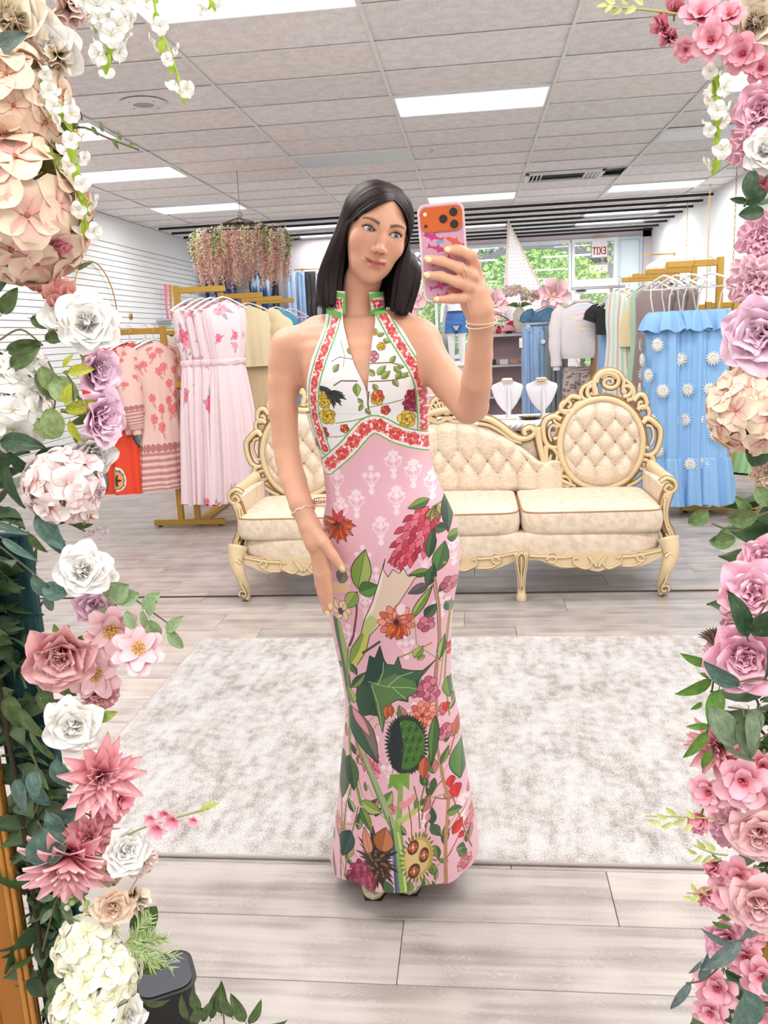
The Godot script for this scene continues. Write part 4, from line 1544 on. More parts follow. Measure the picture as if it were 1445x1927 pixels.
	var S := [
		[[P(0.694,1.05,-4.85),P(0.707,1.087,-4.85),P(0.748,1.104,-4.85),P(0.794,1.093,-4.85),P(0.817,1.064,-4.85),P(0.808,1.032,-4.85),P(0.777,1.019,-4.85),P(0.744,1.03,-4.85),P(0.735,1.053,-4.85),P(0.753,1.071,-4.85),P(0.781,1.066,-4.85),P(0.785,1.047,-4.85)],0.013],
		[[P(0.694,0.98,-4.85),P(0.682,1.023,-4.85),P(0.689,1.069,-4.85),P(0.721,1.107,-4.85),P(0.771,1.116,-4.85),P(0.817,1.099,-4.85),P(0.846,1.058,-4.85),P(0.842,1.017,-4.85),P(0.859,0.988,-4.85)],0.014],
		[[P(0.694,0.952,-4.85),P(0.662,0.963,-4.85),P(0.643,0.996,-4.85),P(0.654,1.029,-4.85),P(0.685,1.032,-4.85),P(0.694,1.004,-4.85),P(0.676,0.986,-4.85),P(0.66,0.996,-4.85)],0.012],
		[[P(0.662,0.954,-4.85),P(0.625,0.96,-4.85),P(0.608,0.988,-4.85),P(0.62,1.025,-4.85),P(0.652,1.043,-4.85),P(0.68,1.06,-4.85)],0.012],
		[[P(0.841,0.966,-4.85),P(0.873,0.974,-4.85),P(0.891,1.001,-4.85),P(0.872,1.025,-4.85),P(0.845,1.021,-4.85),P(0.841,0.993,-4.85),P(0.859,0.983,-4.85)],0.012],
		[[P(0.86,0.946,-4.85),P(0.892,0.954,-4.85),P(0.902,0.991,-4.85),P(0.891,1.024,-4.85),P(0.854,1.063,-4.85)],0.012],
		[[P(0.625,0.946,-4.85),P(0.588,0.938,-4.85),P(0.56,0.906,-4.85),P(0.523,0.897,-4.85),P(0.495,0.908,-4.85),P(0.504,0.941,-4.85),P(0.537,0.954,-4.85),P(0.551,0.93,-4.85),P(0.532,0.916,-4.85)],0.013],
		[[P(0.611,0.965,-4.85),P(0.56,0.979,-4.85),P(0.532,0.959,-4.85),P(0.504,0.928,-4.85),P(0.49,0.899,-4.85),P(0.448,0.867,-4.85)],0.012],
		[[P(0.495,0.899,-4.85),P(0.525,0.883,-4.85),P(0.537,0.854,-4.85),P(0.504,0.817,-4.85),P(0.467,0.833,-4.85),P(0.457,0.857,-4.85),P(0.486,0.861,-4.85)],0.012],
		[[P(0.495,0.851,-4.85),P(0.458,0.869,-4.85),P(0.415,0.854,-4.85),P(0.394,0.807,-4.85),P(0.401,0.739,-4.85),P(0.429,0.698,-4.85),P(0.471,0.694,-4.85),P(0.49,0.717,-4.85),P(0.476,0.747,-4.85),P(0.452,0.738,-4.85)],0.014],
		[[P(0.509,0.817,-4.85),P(0.471,0.812,-4.85),P(0.448,0.819,-4.85),P(0.431,0.801,-4.85),P(0.427,0.767,-4.85),P(0.44,0.728,-4.85)],0.009],
		[[P(0.41,0.705,-4.85),P(0.406,0.643,-4.85),P(0.426,0.574,-4.85),P(0.466,0.519,-4.85),P(0.523,0.488,-4.85),P(0.575,0.464,-4.85)],0.014],
		[[P(0.448,0.69,-4.85),P(0.474,0.65,-4.85),P(0.461,0.61,-4.85),P(0.43,0.62,-4.85),P(0.438,0.651,-4.85)],0.011],
		[[P(0.457,0.612,-4.85),P(0.496,0.601,-4.85),P(0.501,0.56,-4.85),P(0.466,0.541,-4.85),P(0.447,0.573,-4.85),P(0.471,0.577,-4.85)],0.011],
		[[P(0.49,0.523,-4.85),P(0.525,0.522,-4.85),P(0.548,0.492,-4.85),P(0.532,0.466,-4.85),P(0.502,0.474,-4.85)],0.01],
		[[P(0.901,0.94,-4.85),P(0.928,0.973,-4.85),P(0.957,0.966,-4.85),P(0.972,0.928,-4.85),P(0.957,0.899,-4.85),P(0.929,0.909,-4.85),P(0.933,0.934,-4.85),P(0.952,0.929,-4.85)],0.013],
		[[P(0.92,0.89,-4.85),P(0.952,0.91,-4.85),P(0.982,0.89,-4.85),P(0.982,0.853,-4.85),P(0.953,0.842,-4.85)],0.012],
		[[P(0.949,0.814,-4.85),P(0.981,0.839,-4.85),P(1.024,0.806,-4.85),P(1.048,0.773,-4.85),P(1.045,0.709,-4.85),P(1.022,0.652,-4.85),P(0.98,0.632,-4.85),P(0.946,0.653,-4.85),P(0.959,0.68,-4.85),P(0.984,0.671,-4.85)],0.014],
		[[P(0.968,0.801,-4.85),P(1,0.791,-4.85),P(1.012,0.738,-4.85),P(0.993,0.687,-4.85)],0.009],
		[[P(0.994,0.634,-4.85),P(1.011,0.595,-4.85),P(0.984,0.543,-4.85),P(0.955,0.508,-4.85),P(0.909,0.477,-4.85),P(0.862,0.456,-4.85)],0.013],
		[[P(0.944,0.609,-4.85),P(0.983,0.598,-4.85),P(0.974,0.556,-4.85),P(0.94,0.557,-4.85),P(0.933,0.588,-4.85),P(0.953,0.585,-4.85)],0.011],
		[[P(0.363,0.813,-4.85),P(0.368,0.74,-4.85),P(0.39,0.633,-4.85),P(0.42,0.525,-4.85),P(0.447,0.454,-4.85)],0.018]]
	for s in S:
		var p: Array = s[0]
		for i in p.size():
			p[i].z = lean.call(Vector2(p[i].x,p[i].y)) + 0.0
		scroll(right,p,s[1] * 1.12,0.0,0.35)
	# ribs of the shell
	for k in 9:
		var a := 0.5 + k * 0.26
		var c0: Vector3 = P(0.765,1.055,-4.85)
		c0.z = lean.call(Vector2(c0.x,c0.y)) + 0.004
		scroll(right,[c0 + Vector3(cos(a) * 0.03,sin(a) * 0.03,0),c0 + Vector3(cos(a) * 0.06,sin(a) * 0.055,0)],0.006,0,0.3)
	for k in 8:
		right.tint = CREAM
		var bz := 0.013 * k
		right.ball(P(0.469,0.802,-4.83) - Vector3(0,bz,0),Vector3(0.007,0.007,0.007),8,6)
		right.ball(P(0.962,0.767,-4.83) - Vector3(0,bz,0),Vector3(0.007,0.007,0.007),8,6)
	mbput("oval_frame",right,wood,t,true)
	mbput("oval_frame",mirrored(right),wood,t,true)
	# top rail of the centre back with its crest
	var half := MB.new()
	scroll(half,[P(-0.158,0.932,-4.85),P(-0.072,0.919,-4.85),P(0.032,0.882,-4.85),P(0.094,0.863,-4.85),P(0.155,0.823,-4.85),P(0.221,0.767,-4.85),P(0.268,0.748,-4.85),P(0.32,0.757,-4.85),P(0.346,0.785,-4.85),P(0.321,0.811,-4.85),P(0.286,0.796,-4.85),P(0.295,0.767,-4.85)],0.02,0.02,0.35)
	scroll(half,[P(0.022,0.847,-4.85),P(0.088,0.832,-4.85),P(0.155,0.791,-4.85),P(0.211,0.746,-4.85),P(0.268,0.726,-4.85)],0.011,0.03,0.3)
	scroll(half,[P(-0.139,0.965,-4.85),P(-0.173,0.996,-4.85),P(-0.215,0.994,-4.85),P(-0.242,0.965,-4.85),P(-0.256,0.918,-4.85),P(-0.245,0.884,-4.85),P(-0.215,0.874,-4.85)],0.013,0.02,0.3)
	scroll(half,[P(-0.14,0.94,-4.85),P(-0.165,0.966,-4.85),P(-0.199,0.972,-4.85),P(-0.217,0.951,-4.85),P(-0.205,0.929,-4.85),P(-0.183,0.937,-4.85)],0.012,0.02,0.3)
	scroll(half,[P(-0.141,0.906,-4.85),P(-0.179,0.915,-4.85),P(-0.218,0.904,-4.85),P(-0.235,0.917,-4.85),P(-0.248,0.905,-4.85)],0.011,0.02,0.3)
	scroll(half,[P(-0.121,0.879,-4.85),P(-0.159,0.88,-4.85),P(-0.198,0.86,-4.85),P(-0.237,0.866,-4.85),P(-0.262,0.88,-4.85),P(-0.274,0.902,-4.85)],0.014,0.02,0.3)
	for k in 6:
		var a := 1.9 - k * 0.3
		scroll(half,[Vector3(SX + 0.02 + cos(a) * 0.04,0.9 + sin(a) * 0.03,back_z),Vector3(SX + 0.03 + cos(a) * 0.1,0.91 + sin(a) * 0.085,back_z)],0.008,0.02,0.4)
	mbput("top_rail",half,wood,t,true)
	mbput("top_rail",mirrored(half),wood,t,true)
	# apron
	var ap := PackedVector2Array()
	var low: Array = spline([P(0.257,0.206,-4.17),P(0.316,0.205,-4.17),P(0.366,0.181,-4.17),P(0.433,0.159,-4.17),P(0.474,0.165,-4.17),P(0.541,0.157,-4.17),P(0.608,0.14,-4.17),P(0.649,0.15,-4.17),P(0.731,0.17,-4.17),P(0.789,0.157,-4.17),P(0.846,0.173,-4.17),P(0.926,0.212,-4.17)],3)
	var high: Array = spline([P(0.925,0.257,-4.17),P(0.804,0.233,-4.17),P(0.722,0.228,-4.17),P(0.598,0.245,-4.17),P(0.433,0.228,-4.17),P(0.349,0.234,-4.17),P(0.257,0.243,-4.17)],3)
	for q in low + high:
		ap.append(Vector2(q.x,q.y))
	var A := MB.new()
	A.tint = CREAM
	A.slab(ap,0.02,Transform3D(Basis.IDENTITY,Vector3(0,0,-4.185)))
	var AS := [[P(0.602,0.166,-4.165),P(0.586,0.197,-4.165),P(0.565,0.22,-4.165),P(0.582,0.186,-4.165),P(0.557,0.158,-4.165),P(0.515,0.168,-4.165),P(0.486,0.193,-4.165),P(0.495,0.216,-4.165),P(0.515,0.207,-4.165)],
		[P(0.349,0.206,-4.165),P(0.382,0.226,-4.165),P(0.401,0.209,-4.165),P(0.382,0.19,-4.165),P(0.359,0.201,-4.165),P(0.424,0.171,-4.165),P(0.486,0.167,-4.165)],
		[P(0.615,0.166,-4.165),P(0.631,0.197,-4.165),P(0.652,0.218,-4.165),P(0.635,0.185,-4.165),P(0.66,0.157,-4.165),P(0.697,0.167,-4.165),P(0.728,0.19,-4.165),P(0.721,0.217,-4.165),P(0.701,0.208,-4.165)],
		[P(0.844,0.206,-4.165),P(0.819,0.228,-4.165),P(0.802,0.211,-4.165),P(0.82,0.191,-4.165),P(0.844,0.202,-4.165),P(0.796,0.17,-4.165),P(0.73,0.168,-4.165)],
		[P(0.265,0.229,-4.165),P(0.349,0.223,-4.165),P(0.432,0.217,-4.165),P(0.482,0.221,-4.165)],[P(0.73,0.217,-4.165),P(0.803,0.222,-4.165),P(0.924,0.246,-4.165)]]
	for s in AS:
		scroll(A,s,0.008,0.0,0.3)
	for k in 5:
		scroll(A,[P(0.608,0.212,-4.165),P(0.608,0.212,-4.165) + Vector3(-0.03 + k * 0.015,-0.055 + 0.006 * absf(k - 2),0)],0.005,0,0.3)
	mbput("carved_apron",A,wood,t,true)
	mbput("carved_apron",mirrored(A),wood,t,true)
	# middle apron, the same carving between the centre legs
	var Am := MB.new()
	for i in A.v.size():
		Am.v.append(Vector3((A.v[i].x - 0.588) * 1.08 + SX,A.v[i].y,A.v[i].z))
	Am.uv = A.uv
	Am.c = A.c
	Am.ix = A.ix
	mbput("carved_apron",Am,wood,t,true)
	# legs
	var L := MB.new()
	var lp: Array = spline([P(0.962,0.302,-4.2),P(0.97,0.232,-4.17),P(0.952,0.165,-4.15),P(0.935,0.093,-4.17),P(0.938,0.035,-4.19),P(0.948,0.011,-4.185)],4)
	var lr := []
	for k in lp.size():
		var u := float(k) / (lp.size() - 1)
		lr.append(0.036 * (1.0 - u) * (1.0 - u) + 0.019 + 0.014 * pow(u,5.0))
	L.tint = CREAM
	L.tube(lp,lr,12)
	for q in [[P(0.935,0.221,-4.135),P(0.958,0.238,-4.135),P(0.976,0.22,-4.135),P(0.963,0.199,-4.135),P(0.945,0.208,-4.135),P(0.955,0.221,-4.135)],[P(0.939,0.191,-4.135),P(0.952,0.152,-4.135),P(0.942,0.1,-4.135),P(0.922,0.057,-4.135)],[P(0.959,0.038,-4.15),P(0.962,0.056,-4.15),P(0.942,0.065,-4.15),P(0.926,0.05,-4.15),P(0.936,0.033,-4.15),P(0.949,0.043,-4.15)]]:
		scroll(L,q,0.007,0.0,0.3)
	for s in [L,mirrored(L)]:
		mbput("leg",s,wood,t,true)
	var Lm := MB.new()
	Lm.tint = CREAM
	var mp := [P(0.222,0.251,-4.15),P(0.224,0.197,-4.14),P(0.223,0.126,-4.14),P(0.222,0.057,-4.135),P(0.221,0.024,-4.13),P(0.221,-0.002,-4.13)]
	Lm.tube(spline(mp,3),[0.036,0.037,0.036,0.034,0.03,0.027,0.024,0.022,0.02,0.02,0.021,0.024,0.026,0.027,0.026,0.024],10)
	for q in [[P(0.203,0.242,-4.105),P(0.222,0.261,-4.105),P(0.241,0.242,-4.105),P(0.243,0.207,-4.105),P(0.231,0.137,-4.105),P(0.228,0.067,-4.105)],[P(0.203,0.242,-4.105),P(0.201,0.208,-4.105),P(0.212,0.137,-4.105),P(0.216,0.067,-4.105)],[P(0.222,0.243,-4.1),P(0.221,0.174,-4.1),P(0.221,0.086,-4.1)]]:
		scroll(Lm,q,0.005,0.0,0.3)
	for s in [Lm,mirrored(Lm)]:
		mbput("leg",s,wood,t,true)
	for s in [-1,1]:
		var rl := MB.new()
		rl.tube([Vector3(SX + s * 1.05,0.25,-4.82),Vector3(SX + s * 1.06,0.12,-4.84),Vector3(SX + s * 1.06,0.0,-4.88)],[0.03,0.026,0.022],8)
		mbput("leg",rl,carved,t)
	# arms
	var ar := MB.new()
	var pa := [Vector3(0.985,0.585,-4.76),Vector3(1.005,0.56,-4.6),Vector3(1.015,0.55,-4.42),Vector3(1.0,0.555,-4.31)]
	ar.tint = CREAM
	ar.tube(spline(pa,5),0.034,12,0.8)
	ar.ball(P(0.987,0.55,-4.29),Vector3(0.036,0.034,0.036),12,8)
	scroll(ar,[P(0.928,0.579,-4.255),P(0.96,0.599,-4.255),P(0.999,0.581,-4.255),P(1.006,0.547,-4.255),P(0.982,0.525,-4.255),P(0.953,0.54,-4.255),P(0.969,0.565,-4.255),P(0.985,0.553,-4.255)],0.01,0.0,0.3)
	scroll(ar,[P(0.975,0.525,-4.26),P(0.96,0.474,-4.26),P(0.951,0.414,-4.26),P(0.961,0.353,-4.26),P(0.985,0.3,-4.26),P(0.988,0.239,-4.26)],0.022,-0.01,0.0)
	scroll(ar,[P(0.948,0.499,-4.225),P(0.945,0.422,-4.225),P(0.959,0.353,-4.225),P(0.981,0.3,-4.225)],0.007,0.0,0.3)
	scroll(ar,[P(0.964,0.344,-4.225),P(0.98,0.326,-4.225),P(0.969,0.301,-4.225),P(0.956,0.318,-4.225)],0.007,0.0,0.3)
	var pad := cushion_mb(0.945,0.99,0.42,0.55,-4.8,-4.28,0.01)
	for s in 2:
		var o := mbput("arm",ar if s == 0 else mirrored(ar),wood,t,true)
		mbput("arm_pad",pad if s == 0 else mirrored(pad),fab,o)
	# a tiara lying on the seat
	var ti := thing("tiara","small rhinestone tiara lying on the settee's left seat cushion","tiara",P(-0.835,0.477,-4.39))
	var tb := MB.new()
	for lv in [0.003,0.03]:
		var p := []
		for i in 25:
			var a := TAU * i / 24
			p.append(Vector3(cos(a) * 0.055,lv,sin(a) * 0.05))
		tb.tube(p,0.0025,6,1,false)
	for i in 24:
		var a := TAU * i / 24
		tb.tube([Vector3(cos(a) * 0.055,0.003,sin(a) * 0.05),Vector3(cos(a) * 0.056,0.034,sin(a) * 0.051)],0.0018,5)
	mbput("band",tb,mat(Color(0.62,0.42,0.3),0.3,0.7),ti)
	for i in 12:
		var a := TAU * i / 12
		var gb := MB.new()
		gb.ball(Vector3(cos(a) * 0.057,0.038,sin(a) * 0.052),Vector3.ONE * 0.005,6,4)
		mbput("stone",gb,mat(Color(0.9,0.88,0.9),0.1,0.3),ti)

# ---------------------------------------------------------------- farther back in the shop
func denim_tex(a: Color,b: Color,sd: int) -> ImageTexture:
	return blend_tex([nbytes(sd,0.03,4,128,256,128,64),nbytes(sd + 1,0.3,1,128,256)],[0.7,0.3],[[0,a.darkened(0.15)],[0.5,a],[1,b]],128,256)

func jeans(at: Vector3,w: float,h: float,m: Material,label: String,called := "hanging_jeans",group := "jeans on the back wall rail",turn := 0.0) -> void:
	var t := thing(called,label,"jeans",at,deg_to_rad(turn),group)
	var wb := cloth_mesh([[0.0,w * 0.46,0.035,0.02],[0.05,w * 0.47,0.04,0.03]],5,3,32,2,0.0)
	mbput("waistband",wb,m,t)
	for s in [-1,1]:
		var l := cloth_mesh([[0.05,w * 0.25,0.042,0.03],[0.3,w * 0.27,0.05,0.1],[h * 0.6,w * 0.25,0.05,0.14],[h,w * 0.26,0.06,0.16]],4,int(at.x * 100) + s,28,4,0.0,1,1)
		for i in l.v.size():
			l.v[i].x += s * w * 0.21
		mbput("leg",l,m,t)

func make_far_shop() -> void:
	# ---- wisteria chandelier
	var ch := thing("wisteria_chandelier","round hanging chandelier of pink and cream artificial wisteria and leaves","chandelier",Vector3(-2.42,2.62,-9.0))
	var cw := MB.new()
	cw.tube([Vector3(0.02,0.5,0),Vector3(0.02,0.09,0)],0.003,6)
	var hp := []
	for i in 17:
		var a := TAU * i / 16
		hp.append(Vector3(0.02 + sin(a) * 0.018,0.06 - cos(a) * 0.025,0))
	cw.tube(hp,0.004,6,1,false)
	mbput("hook",cw,mat(Color(0.4,0.36,0.3),0.4,0.7),ch)
	var hb := MB.new()
	for rr in [0.18,0.36,0.46]:
		var p := []
		for i in 33:
			var a := TAU * i / 32
			p.append(Vector3(cos(a) * rr,-0.02 - rr * rr * 0.55,sin(a) * rr))
		hb.tube(p,0.006,6,1,false)
	for i in 6:
		var a := TAU * i / 6
		hb.tube([Vector3(0,0.03,0),Vector3(cos(a) * 0.25,-0.05,sin(a) * 0.25),Vector3(cos(a) * 0.46,-0.13,sin(a) * 0.46)],0.005,6)
	mbput("hoop_frame",hb,mat(Color(0.35,0.28,0.2),0.7),ch)
	var r := RandomNumberGenerator.new()
	r.seed = 99
	var flo := MB.new()
	for q in 4:
		var a := TAU * q / 4
		flo.ball(Vector3(cos(a) * 0.008,0,sin(a) * 0.008),Vector3(0.008,0.006,0.006),6,4)
	for k in 150:
		var a := TAU * k / 150.0 * 7.0 + r.randf() * 0.3
		var rad: float = 0.47 * sqrt(0.08 + 0.92 * fmod(k * 0.618,1.0)) if k > 60 else 0.47 + r.randf_range(-0.02,0.02)
		var y0 := -0.02 - rad * rad * 0.55 + 0.03
		var kind: int = [0,1,3,0,2,1][k % 6] if k < 66 else 3
		if kind == 3:
			y0 -= 0.1
		var mb := MB.new()
		var cols: Array = [[Color(0.22,0.34,0.08),Color(0.13,0.24,0.05),Color(0.34,0.42,0.12)],[Color(0.82,0.78,0.5),Color(0.86,0.82,0.62)],[Color(0.78,0.5,0.54),Color(0.84,0.62,0.62)],[Color(0.82,0.43,0.36),Color(0.86,0.52,0.45),Color(0.88,0.6,0.54)]][kind]
		var L: float = [0.3,0.32,0.42,0.46][kind] * r.randf_range(0.75,1.15)
		var n: int = [26,34,40,46][kind]
		for i in n:
			var u := float(i) / n
			var wd := lerpf(0.035,0.012,u)
			var p := Vector3(cos(a) * (rad + 0.03 * sin(u * 3)) + r.randfn() * wd * 0.6,y0 - u * L,sin(a) * rad + r.randfn() * wd * 0.6)
			mb.tint = cols[i % cols.size()] * r.randf_range(0.85,1.1)
			var sc := lerpf(1.1,0.7,u)
			if kind == 0:
				var d := Vector3(r.randfn(),-0.8,r.randfn()).normalized() * 0.045 * sc
				var o := d.cross(Vector3(r.randfn(),r.randfn(),r.randfn())).normalized() * 0.008
				var q := mb.vert(p)
				mb.vert(p + d * 0.5 + o)
				mb.vert(p + d)
				mb.vert(p + d * 0.5 - o)
				mb.tri(q,q + 1,q + 2)
				mb.tri(q,q + 2,q + 3)
			else:
				for e in 3:
					var s := p + Vector3(r.randfn(),r.randfn(),r.randfn()) * 0.009
					mb.ball(s,Vector3(0.0085,0.006,0.0085) * sc,5,3,Basis(Vector3(r.randfn(),r.randfn(),r.randfn()).normalized(),r.randf() * 3))
		mb.tint = Color(0.2,0.26,0.08)
		mb.tube([Vector3(cos(a) * rad,y0 + 0.02,sin(a) * rad),Vector3(cos(a) * (rad + 0.02),y0 - L * 0.5,sin(a) * rad),Vector3(cos(a) * rad,y0 - L,sin(a) * rad)],0.003,5)
		mbput("leaf_strand" if kind == 0 else "blossom_strand",mb,vmat(0.7),ch,true)
	# ---- jeans and trousers on the back wall
	var acid := blend_tex([nbytes(71,0.05,3,128,256,128,40),nbytes(73,0.2,2,128,256)],[1.5,0.4],[[0,Color(0.1,0.17,0.3)],[0.5,Color(0.2,0.33,0.5)],[0.75,Color(0.5,0.63,0.75)],[1,Color(0.78,0.84,0.9)]],128,256)
	jeans(Vector3(-4.45,2.93,-14.95),0.62,1.5,tmat(acid,0.85),"streaky blue acid-wash jeans high on the back wall under the chandelier","hanging_jeans")
	jeans(Vector3(-3.72,2.6,-14.95),0.42,1.5,tmat(acid,0.85),"narrower streaky blue jeans beside the acid-wash pair")
	jeans(Vector3(-3.5,2.6,-15.0),0.2,1.5,tmat(denim_tex(Color(0.1,0.12,0.18),Color(0.2,0.23,0.3),74),0.85),"very dark navy jeans beside the streaky pair")
	var jr := MB.new()
	jr.tube([Vector3(-3.1,2.575,-15.02),Vector3(-2.02,2.575,-15.02)],0.012,8)
	for x in [-3.0,-2.1]:
		jr.tube([Vector3(x,2.575,-15.29),Vector3(x,2.575,-15.02)],0.01,8)
	single("wall_rail",jr.mesh(),M.brass,Vector3.ZERO,"thin brass clothes rail on the grey back wall","rail")
	var jl := ["pale blue jeans, leftmost on the brass wall rail","light blue jeans, second on the brass wall rail","charcoal trousers on the brass wall rail","slim grey trousers on the brass wall rail",
		"dark slim trousers on the brass wall rail","grey-green trousers on the brass wall rail","olive trousers with a white tag on the wall rail","brown trousers next to the woman's hair on the wall rail"]
	var jc := [Color(0.6,0.7,0.82),Color(0.5,0.63,0.78),Color(0.16,0.155,0.17),Color(0.6,0.62,0.66),Color(0.14,0.14,0.16),Color(0.4,0.42,0.38),Color(0.34,0.33,0.27),Color(0.36,0.3,0.25)]
	var jx := [-3.18,-2.99,-2.83,-2.69,-2.59,-2.48,-2.34,-2.2]
	var jw := [0.2,0.16,0.2,0.1,0.1,0.12,0.16,0.14]
	for k in 8:
		jeans(Vector3(jx[k],2.53,-15.02),jw[k],1.2,tmat(denim_tex(jc[k],(jc[k] as Color).lightened(0.25),80 + 2 * k),0.85),jl[k])
	# ---- left wall fittings
	var hk := thing("wall_hook","brass round-knob hook on the slatted wall","hook",P(-4.83,1.801,-11.73))
	var b1 := MB.new()
	var zx := Basis(Vector3.FORWARD,PI / 2)
	b1.lathe([Vector2(0.0,0.0),Vector2(0.05,0.0),Vector2(0.05,-0.012),Vector2(0.012,-0.02),Vector2(0.01,-0.1)],16,Transform3D(Basis(Vector3.FORWARD,-PI / 2) * Basis(Vector3.RIGHT,PI),Vector3.ZERO))
	mbput("backplate",b1,M.brass,hk)
	var b2 := MB.new()
	b2.lathe([Vector2(0.0,0.1),Vector2(0.07,0.1),Vector2(0.075,0.115),Vector2(0.06,0.13),Vector2(0.0,0.132)],18,Transform3D(zx * Basis(Vector3.RIGHT,PI),Vector3.ZERO))
	mbput("knob",b2,M.brass,hk)
	var hs := thing("hoop_sign","gold hoop wall sign with white MOM letters on the slatted wall","sign",P(-4.8,1.813,-10.561))
	var hb2 := MB.new()
	var rp := []
	for i in 65:
		var a := TAU * i / 64
		rp.append(Vector3(0,cos(a) * 0.62 + 0.03,sin(a) * 0.62))
	hb2.tube(rp,0.009,8,1,false)
	mbput("hoop",hb2,M.brass,hs)
	var lt := Node3D.new()
	lt.name = "lettering"
	lt.rotation.y = PI / 2
	hs.add_child(lt)
	var lw := StandardMaterial3D.new()
	lw.albedo_color = Color(0.96,0.93,0.85)
	lw.roughness = 0.4
	letters("MOM",0.34,lw,lt,Vector3(0.0,-0.12,0.02),true,0.8,"letter",0.02)
	var ws := thing("wall_shelf","small clear shelf with wands on the slatted wall","shelf",P(-4.7,1.76,-13.048))
	var wsb := MB.new()
	wsb.box(Vector3(0,0,0),Vector3(0.26,0.012,0.7),0.003)
	mbput("board",wsb,mat(Color(0.85,0.9,0.94),0.15),ws)
	for k in 3:
		single("display_wand",wand_mesh(),mat([Color(0.9,0.3,0.5),Color(0.85,0.6,0.35),Color(0.9,0.5,0.65)][k],0.5),P(-4.7,1.76,-13.048) + Vector3(0,0.012,-0.2 + 0.2 * k),
			["pink wand standing on the small wall shelf","tan wand in the middle of the small wall shelf","light pink wand on the wall shelf by the gold post"][k],"wand","wands on the wall shelf")
	var pl := thing("potted_plant","tiny green plant on a wooden stool between the left gold posts","plant",P(-3.272,1.459,-9))
	var pb := MB.new()
	for i in 14:
		var a := TAU * i / 14
		pb.tint = Color(0.18,0.42,0.06)
		pb.tube([Vector3.ZERO,Vector3(cos(a) * 0.05,0.06,sin(a) * 0.05),Vector3(cos(a) * 0.1,0.05 + 0.03 * (i % 3),sin(a) * 0.1)],[0.004,0.018,0.002],6,0.3)
	mbput("foliage",pb,vmat(0.6),pl,true)
	var pp := MB.new()
	pp.lathe([Vector2(0.0,-0.1),Vector2(0.045,-0.1),Vector2(0.06,0.0),Vector2(0.05,0.0)],14)
	mbput("pot",pp,mat(Color(0.85,0.82,0.78),0.6),pl)
	var sto := thing("plant_stool","light wooden stand under the tiny plant","stand",Vector3(P(-3.272,1.459,-9).x,0,-9.0))
	var sh: float = P(-3.272,1.459,-9).y - 0.1
	var sb := MB.new()
	sb.box(Vector3(0,sh - 0.025,0),Vector3(0.36,0.05,0.3),0.006)
	mbput("top",sb,mat(Color(0.72,0.5,0.3),0.5),sto)
	for sx in [-1,1]:
		for sz in [-1,1]:
			var lb := MB.new()
			lb.box(Vector3(sx * 0.15,(sh - 0.05) / 2,sz * 0.12),Vector3(0.035,sh - 0.05,0.035),0.004)
			mbput("leg",lb,mat(Color(0.72,0.5,0.3),0.5),sto)

	# ---- jewellery table behind the settee
	var jt := thing("jewellery_table","white table with a braided edge behind the settee","table",Vector3(0.12,0,-5.25))
	var tb := MB.new()
	tb.box(Vector3(0,0.8,0),Vector3(1.1,0.05,0.5),0.008)
	mbput("top",tb,mat(Color(0.9,0.9,0.9),0.4),jt)
	for s in [0.0,PI]:
		var p := []
		for i in 111:
			p.append(Vector3(-0.55 + i * 0.01,0.805 + 0.011 * sin(i * 0.9 + s),0.255 + 0.008 * cos(i * 0.9 + s)))
		var br := MB.new()
		br.tube(p,0.011,8)
		mbput("braid",br,mat(Color(0.87,0.87,0.88),0.5),jt)
	for sx in [-1,1]:
		for sz in [-1,1]:
			var lb := MB.new()
			lb.box(Vector3(sx * 0.5,0.39,sz * 0.2),Vector3(0.05,0.78,0.05),0.006)
			mbput("leg",lb,mat(Color(0.9,0.9,0.9),0.4),jt)
	for k in 2:
		var at: Vector3 = [P(0.207,0.861,-5.2),P(0.417,0.858,-5.22)][k]
		at.y = 0.826
		bust(at,[0.25,0.245][k],["left necklace bust of white leatherette on the table behind the settee","right necklace bust of white leatherette nearer the oval settee back"][k],k)
	var tr := thing("trinket_tray","small dark trinket dish on the jewellery table between the busts","dish",Vector3(0.34,0.826,-5.16))
	var trb := MB.new()
	trb.lathe([Vector2(0,0.002),Vector2(0.05,0.004),Vector2(0.07,0.016),Vector2(0.066,0.016),Vector2(0.0,0.008)],20)
	mbput("dish",trb,mat(Color(0.14,0.11,0.08),0.35),tr)
	for k in 5:
		var rb := MB.new()
		rb.ball(Vector3(-0.03 + 0.014 * k,0.016,0.01 * (k % 2)),Vector3(0.008,0.006,0.008),8,5)
		mbput("trinket",rb,M.brass,tr)

	# ---- middle racks by the window
	var chrome := mat(Color(0.75,0.76,0.78),0.25,0.9)
	for k in 2:
		var x0: float = [0.55,0.98][k]
		var x1: float = [1.0,1.5][k]
		var yy: float = [1.415,1.73][k]
		var zz: float = [-9.0,-8.6][k]
		var t := thing("chrome_rail",["low chrome clothes rail holding the blue jeans","tall chrome clothes rail above the white sweatshirt"][k],"clothes rack",Vector3(x0,0,zz))
		for q in [["rail",Vector3((x1 - x0) / 2,yy,0),Vector3(x1 - x0,0.025,0.025)],["post",Vector3((x1 - x0) * 0.75,yy / 2,-0.02),Vector3(0.025,yy,0.025)],["base",Vector3((x1 - x0) * 0.75,0.015,-0.02),Vector3(0.5,0.03,0.5)]]:
			var b := MB.new()
			b.box(q[1],q[2],0.004)
			mbput(q[0],b,chrome,t)
